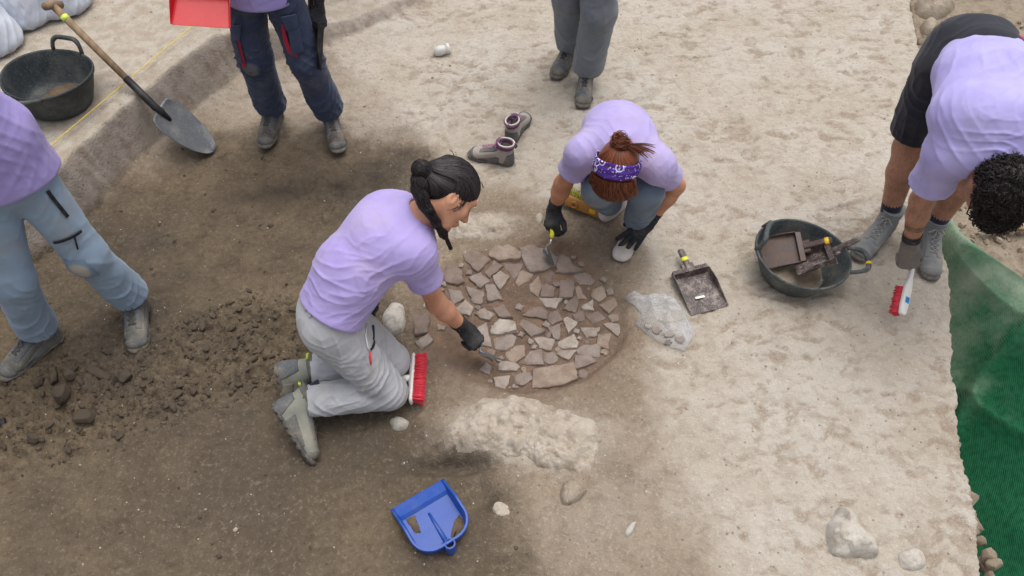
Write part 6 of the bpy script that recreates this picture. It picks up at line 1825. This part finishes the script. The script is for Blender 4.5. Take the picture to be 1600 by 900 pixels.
    for k in range(70):
        d = nrm(r * -1.0 + g.normal(0, .18, 3) - f * .15); sgn = -1 if (P(1000, 210, .7) - bun) @ r < 0 else 1; d = nrm(r * sgn + g.normal(0, .2, 3) + A(.1, .25, .05)); L_ = g.uniform(.06, .12)
        PT.append(np.array([bun + r * sgn * .02 + d * L_ * q + A(0, 0, -.03 * q * q) for q in np.linspace(0, 1, 12)]))
    for k0, mt in ((0, M_HAIR_R), (1, M_HAIR_R2), (2, M_HAIR_R3)):
        V, Q = strands(np.array(PT[k0::3]), .0015, .0009); add('hair_strands', V, Q, mt, ho)
    MB().tube([bun + (r * math.cos(w) + u * math.sin(w)) * .024 + f * .014 for w in np.linspace(0, 2 * math.pi, 18)[:-1]], .004, 8, closed=True).build('hair_tie', M_ZIP, ho)
    # bandana: folded strip over the crown from ear to ear
    cols = 46; rows_ = 9; V = []
    for j in range(rows_):
        v = j / (rows_ - 1)
        for i in range(cols):
            w = lerp(R(-105), R(105), i / (cols - 1)); wid = lerp(.032, .016, (abs(w) / R(105)) ** 2)
            y = -.034 + (v - .5) * 2 * wid - .010 * (abs(w) / R(105)) ** 1.5
            p = T(.10 * math.sin(w), y, .040 + .10 * math.cos(w)); V.append(p)
    V = HF.project(V, .0085, 8); N = HF.grad(V)
    vv = np.repeat(np.linspace(0, 1, rows_), cols); V = V + N * (.0028 * np.sin(vv * 13 + 4 * fbm3(V * 14, 2)) + .002 * fbm3(V * 40, 2))[:, None]
    Fb = [(j * cols + i, j * cols + i + 1, (j + 1) * cols + i + 1, (j + 1) * cols + i) for j in range(rows_ - 1) for i in range(cols - 1)]
    bo = add('bandana', V, Fb, M_BAND, fg.root); md = bo.modifiers.new('thick', 'SOLIDIFY'); md.thickness = .004
crouching_woman()
def empty_boots():
    for (hx, hy), (tx, ty), sd, lb in (((802, 256), (748, 244), 1, 'grey and plum hiking boot standing nearer the kneeling person'), ((796, 226), (812, 200), -1, 'grey and plum hiking boot behind its pair, heel to the camera')):
        h_, t_ = P(hx, hy), P(tx, ty); O = A(h_[0], h_[1], gz(h_[0], h_[1])); rt = thing('hiking_boot', O, lb, 'boot', 'empty pair of hiking boots')
        boot(rt, O, (t_ - h_) * A(1, 1, 0), A(0, 0, 1), dict(upper=M_BOOT_P, sole=M_SOLE, toe_cap=M_TOE, heel_cap=M_TOE, collar=M_PURPLE, laces=M_MAUVE), 'open', .86, sd, name='part')
        a = axes((t_ - h_) * A(1, 1, 0)); ring = [O + a[0] * (.038 + .0415 * math.cos(w)) + a[1] * (.0335 * math.sin(w)) + A(0, 0, .1355) for w in np.linspace(0, 2 * math.pi, 28)[:-1]]
        MB().tube(ring, .0042, 8, closed=True).build('collar_piping', M_CREAM, rt)
        MB().tube([O - a[0] * .011 + A(0, 0, .112), O - a[0] * .020 + A(0, 0, .130), O - a[0] * .008 + A(0, 0, .143)], .004, 6).build('pull_loop', M_PURPLE, rt)
empty_boots()

# ================================================================== PERSON: bending person
def bending_man():
    J = dict(hr=P(1466, 112, .87), hl=P(1550, 110, .87), kr=P(1418, 230, .48), kl=P(1518, 260, .48), ar=P(1388, 342, .10), al=P(1457, 356, .10), tr=P(1350, 392, .03), tl=P(1455, 428, .03),
             sr=P(1482, 240, .84), sl=P(1600, 252, .84), er=P(1440, 312, .56), wr=P(1421, 385, .315), el=A(2.02, 2.20, .62), wl=A(2.02, 2.38, .50))
    spine = [P(1540, 88, .955), P(1542, 122, .995), P(1540, 185, .97), P(1542, 232, .90)]
    hc = P(1556, 296, .835)
    fg = Fig('person bending right over with dark curly hair, pale lavender T-shirt and black shorts, brushing', A(1.82, 2.5, 0), J, spine, (hc, A(-.05, -.30, -.95), A(.10, -.94, .30)), man=True, h=.0060, skin=M_SKIN_D)
    fg.body()
    fg.shirt(M_SHIRT_D, [(.160, .100), (.172, .118), (.180, .118), (.160, .088)], .62, (.066, .076), .012, [
        (P(1520, 120, 1.05), .20, A(.5, .8, .1), .055, .007), (P(1490, 220, .95), .14, A(-.5, -.6, .1), .05, .009), (P(1560, 230, .97), .14, A(1, .1, 0), .05, .007), (P(1460, 275, .75), .09, A(.7, .3, .3), .035, .009), (P(1580, 120, 1.05), .2, A(.8, .6, .1), .07, .006)], .005, seed=7.7)
    fg.trousers(M_SHORTS, (.165, .118), .110, .09, .094, (1, 1), [(P(1440, 150, .75), .14, A(.2, .8, .8), .05, .009), (P(1420, 200, .6), .10, A(1, .2, .4), .04, .008), (P(1490, 60, .95), .15, A(1, .1, .2), .05, .006)], .005, name='shorts', seed=8.8, top=0, extra=lambda F: F.orb(P(1518, 72, .93), (.172, .120, .125), k=.05), stop_at_knee=.80)
    # waistband strip
    bp, rt_ = fg.sp[0], fg.rt[0]
    sd = nrm(fg.sp[1] - fg.sp[0])
    n2 = np.cross(sd, rt_)
    def ring(off, kx, ky): return [bp + sd * off + rt_ * (kx * math.cos(w)) + n2 * (ky * math.sin(w)) for w in np.linspace(0, 2 * math.pi, 48)[:-1]]
    MB().tube(ring(-.016, .158, .098), .010, 8, closed=True).build('waistband', M_PINK, fg.root)
    for q in 'rl':
        f_ = (J['t' + q] - J['a' + q]) * A(1, 1, 0); a = axes(f_); O = J['a' + q] * A(1, 1, 0) - a[0] * .058; O[2] = gz(O[0], O[1]) + .002
        boot(fg.root, O, f_, A(0, 0, 1), dict(upper=M_BOOT_M, sole=M_SOLE, toe_cap=M_BOOT_M, heel_cap=M_BOOT_M, collar=M_BOOT_M, laces=M_LACE_L), scale=1.06, side=1 if q == 'l' else -1)
        d = nrm(J['k' + q] - J['a' + q]); s0 = O + a[0] * .052 + A(0, 0, .11)
        MB().tube([s0, J['a' + q] + d * .055, J['a' + q] + d * .085, J['a' + q] + d * .112, J['a' + q] + d * .116], [.043, .0435, .045, .046, .041], 20).build('sock', M_SOCK, fg.root)
    glove(fg.root, J['wr'], nrm(P(1419, 432, .185) - J['wr']), A(-.25, -.75, .55), 1, M_GLOVE_G, J['er'], curl=(50, 62, 40), spread=.03, thumb=(.4, .75, -.45), s=1.1)
    glove(fg.root, J['wl'], nrm(A(-.3, .35, -.6)), A(.5, -.4, .7), -1, M_GLOVE_G, J['el'], curl=(20, 25, 20), s=1.08)
    # tattoo band round the forearm, watch strap at the wrist
    d = nrm(J['wr'] - J['er']); tc = lerp(J['er'], J['wr'], .52); F = fg.bodyF; s1 = nrm(np.cross(d, A(.3, .5, .7))); s2 = np.cross(d, s1); V = []
    for off in (-.013, -.006, 0, .006, .013):
        V.append(F.project([tc + d * off + (s1 * math.cos(w) + s2 * math.sin(w)) * .05 for w in np.linspace(0, 2 * math.pi, 40)[:-1]], .0007, 10))
    n = 39; V = np.concatenate(V); Fq = [(l * n + i, l * n + (i + 1) % n, (l + 1) * n + (i + 1) % n, (l + 1) * n + i) for l in range(4) for i in range(n)]
    t = NT('tattooed_skin'); tm = t.set(t.mix(t.ramp(t.vor(120, feature='DISTANCE_TO_EDGE'), .05, .16), srgb(84, 66, 58), srgb(150, 108, 88)), .55)
    add('tattoo', V, Fq, tm, fg.root)
    wc = J['wr'] - d * .055
    MB().tube([wc - d * .016, wc + d * .016], [.037, .037], 24, cap=False).build('wrist_band', M_ZIP, fg.root)
    # ---- curly hair
    T = fg.T; c, f, u = fg.hc, fg.hf, fg.hu; r = np.cross(f, u); ax = np.array([r, f, u])
    HF = Field(c - .22, c + .22, .0045)
    HF.orb(T(0, -.012, .050), (.086, .108, .088), ax, .01); HF.orb(T(0, -.06, .0), (.070, .058, .07), ax, .03); HF.orb(T(0, .075, .055), (.07, .045, .05), ax, .03)
    HF.orb(T(0, .12, -.06), (.075, .085, .09), ax, .012, 's')
    for sx in (-1, 1): HF.orb(T(sx * .09, .0, -.03), (.03, .03, .045), ax, .012, 's')
    HF.orb(T(0, -.02, -.12), (.09, .09, .06), ax, .02, 's')
    V, Q = HF.mesh(); N = vnorm(V, Q); ho = add('hair', V + N * (.006 * fbm3(V * 38, 3))[:, None], Q, M_HAIR_C, fg.root)
    g = np.random.default_rng(12); ids = g.integers(0, len(V), 2600); PT = []
    for k, i in enumerate(ids):
        p, n_ = V[i], N[i]; s1 = nrm(np.cross(n_, g.normal(size=3))); s2 = np.cross(n_, s1); rr = g.uniform(.005, .010); turns = g.uniform(2.5, 5.5); L_ = g.uniform(.008, .022); ph = g.uniform(0, 6.3); dr = s1 * g.uniform(.005, .02)
        q = np.linspace(0, 1, 12)[:, None]
        PT.append(p + n_ * (L_ * q - .002) + dr * q + rr * (s1 * np.cos(turns * q + ph) + s2 * np.sin(turns * q + ph)) * (.4 + .6 * q))
    Vs, Qs = strands(np.array(PT), .0022, .0014); add('hair_curls', Vs, Qs, M_HAIR_C, ho)
    # glasses: temple arm by the ear
    for sx in (-1, 1): MB().tube([T(sx * .078, .085, .012), T(sx * .084, .02, .018), T(sx * .083, -.02, .012), T(sx * .080, -.03, -.02)], .0028, 6).build('glasses_arm', M_ZIP, fg.root)
    MB().tube([T(-.078, .085, .012), T(-.04, .106, .012), T(.04, .106, .012), T(.078, .085, .012)], .0028, 6).build('glasses_frame', M_ZIP, fg.root)
bending_man()

# ================================================================== PEOPLE STANDING ROUND THE DIG
def simple_hair(fg, mat, n=0):
    T = fg.T; f, u = fg.hf, fg.hu; r = np.cross(f, u); ax = np.array([r, f, u]); c = fg.hc
    HF = Field(c - .2, c + .2, .006)
    HF.orb(T(0, -.014, .045), (.082, .103, .086), ax, .01); HF.orb(T(0, -.055, .0), (.064, .055, .07), ax, .03); HF.orb(T(0, .115, -.05), (.08, .09, .09), ax, .012, 's')
    for sx in (-1, 1): HF.orb(T(sx * .088, .008, -.03), (.03, .03, .044), ax, .012, 's')
    HF.orb(T(0, -.02, -.12), (.09, .09, .05), ax, .02, 's')
    V, Q = HF.mesh(); N = vnorm(V, Q); add('hair', V + N * (.003 * fbm3(V * 45, 3))[:, None], Q, mat, fg.root)
def boots_on(fg, mats, scale=1.0):
    for q in 'rl':
        J = fg.J; f_ = (J['t' + q] - J['a' + q]) * A(1, 1, 0); a = axes(f_); O = J['a' + q] * A(1, 1, 0) - a[0] * .055 * scale; O[2] = gz(O[0] + a[0][0] * .12, O[1] + a[0][1] * .12) + .001
        boot(fg.root, O, f_, A(0, 0, 1), mats, scale=scale, side=1 if q == 'l' else -1)
def pocket(fg, name, z0, px, mat, off=.006, thick=.006, parent=None):
    V, Fc = patch(fg.trF, z0, px, off)
    if np.abs(fg.trF.sample(V) - off).max() > .01: return None
    o = add(name, V, Fc, mat, parent or fg.root); md = o.modifiers.new('thick', 'SOLIDIFY'); md.thickness = thick; md.offset = 0; return o

def feet(J, q, tip, head):
    """ankle and ball of a foot from the pixel of its toe tip and the way it points"""
    p = P(*tip, 0); h_ = nrm(A(head[0], head[1], 0)); J['a' + q] = p - h_ * .232 + A(0, 0, .10); J['t' + q] = p - h_ * .07 + A(0, 0, .03)
def at(px, y, z):
    """point at depth y and height z under or over a pixel column"""
    return A((px - 800) / CAM_F * (y * _c + (CAM_H - z) * _s), y, z)
def dust_patch(fg, q, size, c_edge, c_mid, seed):
    n = 17; J = fg.J; ax = nrm(J['k' + q] - J['a' + q]); c = lerp(J['k' + q], J['a' + q], .10) + A(0, -.09, .03)
    V = fg.trF.project([c + A(1, 0, 0) * size * uu + ax * size * 1.2 * vv for uu in np.linspace(-1, 1, n) for vv in np.linspace(-1, 1, n)], .0030, 14)
    Fc = [(i * n + j, i * n + j + 1, (i + 1) * n + j + 1, (i + 1) * n + j) for i in range(n - 1) for j in range(n - 1)]
    o = add('knee_panel', V, Fc, None, fg.root)
    u = np.repeat(np.linspace(-1, 1, n), n); v = np.tile(np.linspace(-1, 1, n), n)
    w = np.clip(1 - np.hypot(u, v), 0, 1)
    at = o.data.attributes.new('worn', 'FLOAT', 'POINT'); at.data.foreach_set('value', w.astype(f32))
    t = NT('worn_knee_cloth'); k = t.ramp(t.math('ADD', t.attr('worn'), t.math('MULTIPLY', t.noise(22, 5, .65), .7)), .45, .85)
    o.data.materials.append(t.set(t.mix(k, c_edge, c_mid), .85, 0, t.bump(t.noise(450, 2), .2, .002), .25))
def left_man():
    J = {}; feet(J, 'r', (0, 594), (-.55, -.8)); feet(J, 'l', (213, 552), (.22, -1))
    my = (J['ar'][1] + J['al'][1]) / 2
    J.update(hr=at(-28, my - .01, .86), hl=at(38, my + .05, .86)); J.update(kr=lerp(J['hr'], J['ar'], .52) + A(.02, -.07, 0), kl=lerp(J['hl'], J['al'], .52) + A(.02, -.06, 0))
    pc = (J['hr'] + J['hl']) / 2
    J.update(sr=A(-1.97, 1.80, 1.30), sl=A(-1.68, 1.93, 1.30)); J.update(er=J['sr'] + A(-.14, -.16, -.20), el=J['sl'] + A(-.17, -.16, -.17)); J.update(wr=J['er'] + A(.0, -.22, .10), wl=J['el'] + A(-.12, -.20, .08))
    spine = [pc + A(.01, .0, -.01), pc + A(.0, .0, .16), pc + A(-.06, -.03, .34), pc + A(-.09, -.06, .46)]
    fg = Fig('person standing at the left edge in lavender T-shirt, pale blue work trousers and dusty boots', A(-1.8, 1.9, 0), J, spine, (pc + A(-.10, -.15, .66), A(.35, -.8, -.45), A(.1, -.3, 1)), man=True, h=.008)
    fg.body(hands={q: (nrm(A(.1, -.9, .2)), nrm(A(.2 if q == 'r' else -.2, .2, .9)), 1 if q == 'r' else -1) for q in 'rl'})
    fg.shirt(M_SHIRT_A, [(.182, .140), (.175, .130), (.175, .125), (.160, .085)], .60, (.07, .08), .012, [
        (P(30, 210, 1.1), .16, A(1, -.2, -.1), .045, .012), (P(60, 250, .95), .12, A(1, -.3, .15), .04, .010), (P(10, 280, .92), .14, A(1, -.4, .1), .05, .009), (P(0, 180, 1.2), .15, A(1, .1, .2), .05, .010)], .006, seed=3.1)
    fg.trousers(M_TR_BLUE, (.146, .110), .094, .074, .080, (.97, .97), fg.leg_folds('r', .0075, .06) + fg.leg_folds('l', .0075, .06), .006, seed=6.1, h=.0065)
    boots_on(fg, BM_DUST, 1.02); simple_hair(fg, M_HAIR_C)
    F = fg.trF
    z1 = strip_obj('zip', F, [onfield(F, 72, 297, .85), onfield(F, 104, 338, .75)], .0065, .008, M_ZIP, fg.root)
    z2 = strip_obj('zip', F, [onfield(F, 85, 377, .6), onfield(F, 104, 372, .6), onfield(F, 125, 360, .6)], .0055, .008, M_ZIP, fg.root)
    MB().tube(F.project([onfield(F, 115, 367, .6), onfield(F, 121, 388, .58)], .005), .0035, 6).build('zip_puller', M_ZIP, fg.root)
    dust_patch(fg, 'l', .052, srgb(120, 140, 160), srgb(172, 168, 158), 4)
left_man()
def shovel_woman():
    J = {}; feet(J, 'r', (413, 237), (-.08, -1)); feet(J, 'l', (530, 241), (.30, -1))
    J.update(hr=at(370, 3.19, .905), hl=at(434, 3.19, .905)); J.update(kr=lerp(J['hr'], J['ar'], .52) + A(.0, -.05, 0), kl=lerp(J['hl'], J['al'], .52) + A(.01, -.06, 0))
    pc = (J['hr'] + J['hl']) / 2
    J.update(sr=pc + A(-.17, -.02, .46), sl=pc + A(.17, -.02, .46)); J.update(wr=P(286, -22, .92), wl=P(496, 10, .72)); J.update(er=lerp(J['sr'], J['wr'], .5) + A(-.12, .06, -.06), el=lerp(J['sl'], J['wl'], .5) + A(.07, .05, 0))
    spine = [pc + A(0, 0, -.09), pc + A(0, 0, .10), pc + A(0, -.01, .34), pc + A(0, -.02, .48)]
    fg = Fig('person in navy work trousers with red pocket trim, holding a red dustpan', pc * A(1, 1, 0), J, spine, (pc + A(0, -.05, .69), A(0, -.9, -.4), A(0, -.3, 1)), h=.0062)
    fg.body()
    fg.shirt(M_SHIRT_A, [(.166, .136), (.150, .120), (.155, .118), (.145, .085)], .60, (.066, .072), .012, [(pc + A(0, -.1, .1), .16, A(1, 0, .3), .05, .009)], .005, seed=4.4)
    fg.trousers(M_TR_NAVY, (.132, .104), .092, .080, .080, (.98, .98), fg.leg_folds('r', .013, .04) + fg.leg_folds('l', .013, .04), .006, seed=2.2)
    boots_on(fg, dict(upper=M_BOOT_D, sole=M_SOLE, toe_cap=M_TOE, heel_cap=M_BOOT_D, collar=M_BOOT_D, laces=M_LACE)); simple_hair(fg, M_HAIR_R)
    po = pocket(fg, 'cargo_pocket', .7, [(449, 38), (466, 44), (474, 78), (458, 84)], M_TR_NAVY, .010, .012); F = fg.trF
    pocket(fg, 'pocket_flap', .75, [(440, 24), (460, 20), (464, 42), (448, 45)], M_TR_NAVY, .014, .008)
    strip_obj('red_trim', F, [onfield(F, 442, 37, .75), onfield(F, 447, 60, .7), onfield(F, 454, 80, .62), onfield(F, 466, 86, .6)], [.004, .010, .013, .006], .008, M_REDCL, fg.root)
    strip_obj('red_trim', F, [onfield(F, 373, 56, .75), onfield(F, 377, 80, .7), onfield(F, 383, 104, .62)], [.004, .010, .009], .008, M_REDCL, fg.root)
    pocket(fg, 'cargo_pocket', .7, [(366, 62), (372, 61), (381, 98), (374, 92)], M_TR_NAVY, .010, .012)
    pocket(fg, 'pocket_flap', .75, [(364, 38), (378, 36), (376, 60), (366, 62)], M_TR_NAVY, .014, .008)
    dust_patch(fg, 'r', .050, srgb(58, 68, 94), srgb(104, 106, 110), 7)
    glove(fg.root, J['wr'], nrm(P(302, -2, .89) - J['wr']), A(-.4, -.3, .8), 1, M_GLOVE, J['er'], curl=(50, 60, 40))
    hl_ = nrm(P(500, 45, .64) - J['wl'])
    glove(fg.root, J['wl'], hl_, A(.65, -.6, .3), -1, M_GLOVE, J['el'], curl=(45, 55, 35), spread=.04)
    # red dustpan in the right hand, dark one hanging edge-on from the left hand
    hand_pan(P(316, 17, .88), P(311, 46, .85) - P(315, -8, .91) + A(-.01, -.02, -.03), A(.12, -.45, .85), M_RED_PL, 'bright red dustpan held up by the person in navy trousers', M_TAPE_Y, .235, .14, .045, .10)
    hand_pan(P(492, 72, .56), P(482, 100, .52) - P(500, 40, .64) + A(0, 0, -.12), A(-.75, -.55, .3), M_BLACK, 'dark dustpan hanging edge-on from the left glove beside navy trousers', None, .17, .19, .035, .11)
shovel_woman()
def far_person(label, J, trm, bm, seed, man=True):
    J = dict(J); pc = (J['hr'] + J['hl']) / 2; hv = nrm(J['hl'] - J['hr'])
    J.update(sr=pc - hv * .18 + A(0, 0, .48), sl=pc + hv * .18 + A(0, 0, .48)); fr = np.cross(hv, A(0, 0, 1)) * -1
    J.update(er=J['sr'] - hv * .06 + A(0, 0, -.28), el=J['sl'] + hv * .06 + A(0, 0, -.28)); J.update(wr=J['er'] + A(0, -.10, -.20) - hv * .0, wl=J['el'] + A(0, -.10, -.20))
    spine = [pc + A(0, 0, .04), pc + A(0, 0, .19), pc + A(0, 0, .36), pc + A(0, 0, .51)]
    fg = Fig(label, pc * A(1, 1, 0), J, spine, (pc + A(0, -.02, .72), A(0, -1, -.2), A(0, -.2, 1)), man=man, h=.0085)
    fg.body(hands={q: (A(0, -.25, -1), A(-1 if q == 'r' else 1, 0, .1), 1 if q == 'r' else -1) for q in 'rl'})
    fg.shirt(M_SHIRT, [(.165, .120), (.168, .122), (.175, .122), (.16, .085)], .60, (.07, .078), .012, [(pc + A(0, -.1, .12), .16, A(1, 0, .3), .05, .009)], .005, seed=seed)
    fg.trousers(trm, (.155, .120), .104, .086, .086, (.97, .97), fg.leg_folds('r', .010) + fg.leg_folds('l', .010), .005, seed=seed + 1, h=.007)
    boots_on(fg, bm); simple_hair(fg, M_HAIR_C); return fg
J_ = {}; feet(J_, 'r', (866, 129), (-.42, -.9)); feet(J_, 'l', (908, 174), (-.16, -1))
J_.update(hr=at(884, 3.66, .87), hl=at(942, 3.63, .87)); J_.update(kr=lerp(J_['hr'], J_['ar'], .52) + A(0, -.03, 0), kl=lerp(J_['hl'], J_['al'], .52) + A(.02, -.05, 0))
far_person('person standing behind the crouching person, seen in grey trousers and dark boots', J_, M_TR_STEEL, dict(upper=M_TOE, sole=M_SOLE, toe_cap=M_BOOT, heel_cap=M_TOE, collar=M_LACE, laces=M_SOLE_D), 11.0)
J_ = {}; feet(J_, 'r', (506, -2), (-.1, -1)); feet(J_, 'l', (537, 22), (.15, -1))
J_.update(hr=J_['ar'] + A(.0, -.03, .76), hl=J_['al'] + A(.0, .0, .76)); J_['hl'][1] = J_['hr'][1] = 4.6; J_.update(kr=lerp(J_['hr'], J_['ar'], .52), kl=lerp(J_['hl'], J_['al'], .52))
far_person('person at the top edge of whom only one boot shows, right of the navy trousers', J_, M_TR_NAVY, BM_DUST, 15.0)

# ================================================================== DUST RAISED BY THE BRUSH
c = P(1540, 432, .10)
V, Fc = ico(4)
V = V * A(.26, .20, .15)
dc_ = add('dust_cloud', V + c, Fc, None)
t = NT('drifting_dust'); t.t.nodes.remove(t.b)
pv = t.n('ShaderNodeVolumePrincipled'); pv.inputs['Color'].default_value = srgb(214, 206, 192)
gr = t.n('ShaderNodeTexGradient'); gr.gradient_type = 'SPHERICAL'
mp = t.n('ShaderNodeMapping'); mp.inputs['Scale'].default_value = (1 / .26, 1 / .20, 1 / .15)
mp.inputs['Location'].default_value = (0, 0, -1)
t.l(t.coord('Object'), mp.inputs['Vector']); t.l(mp.outputs[0], gr.inputs['Vector'])
den = t.math('MULTIPLY', t.ramp(gr.outputs['Fac'], .0, .8), t.ramp(t.noise(7, 4, .6), .35, .75, 0, 3.2))
t.l(den, pv.inputs['Density']); t.l(pv.outputs[0], t.out.inputs['Volume'])
dc_.data.materials.append(t.m)
tag(dc_, 'faint cloud of pale dust drifting off the brush over the green sheet', 'dust', kind='stuff')
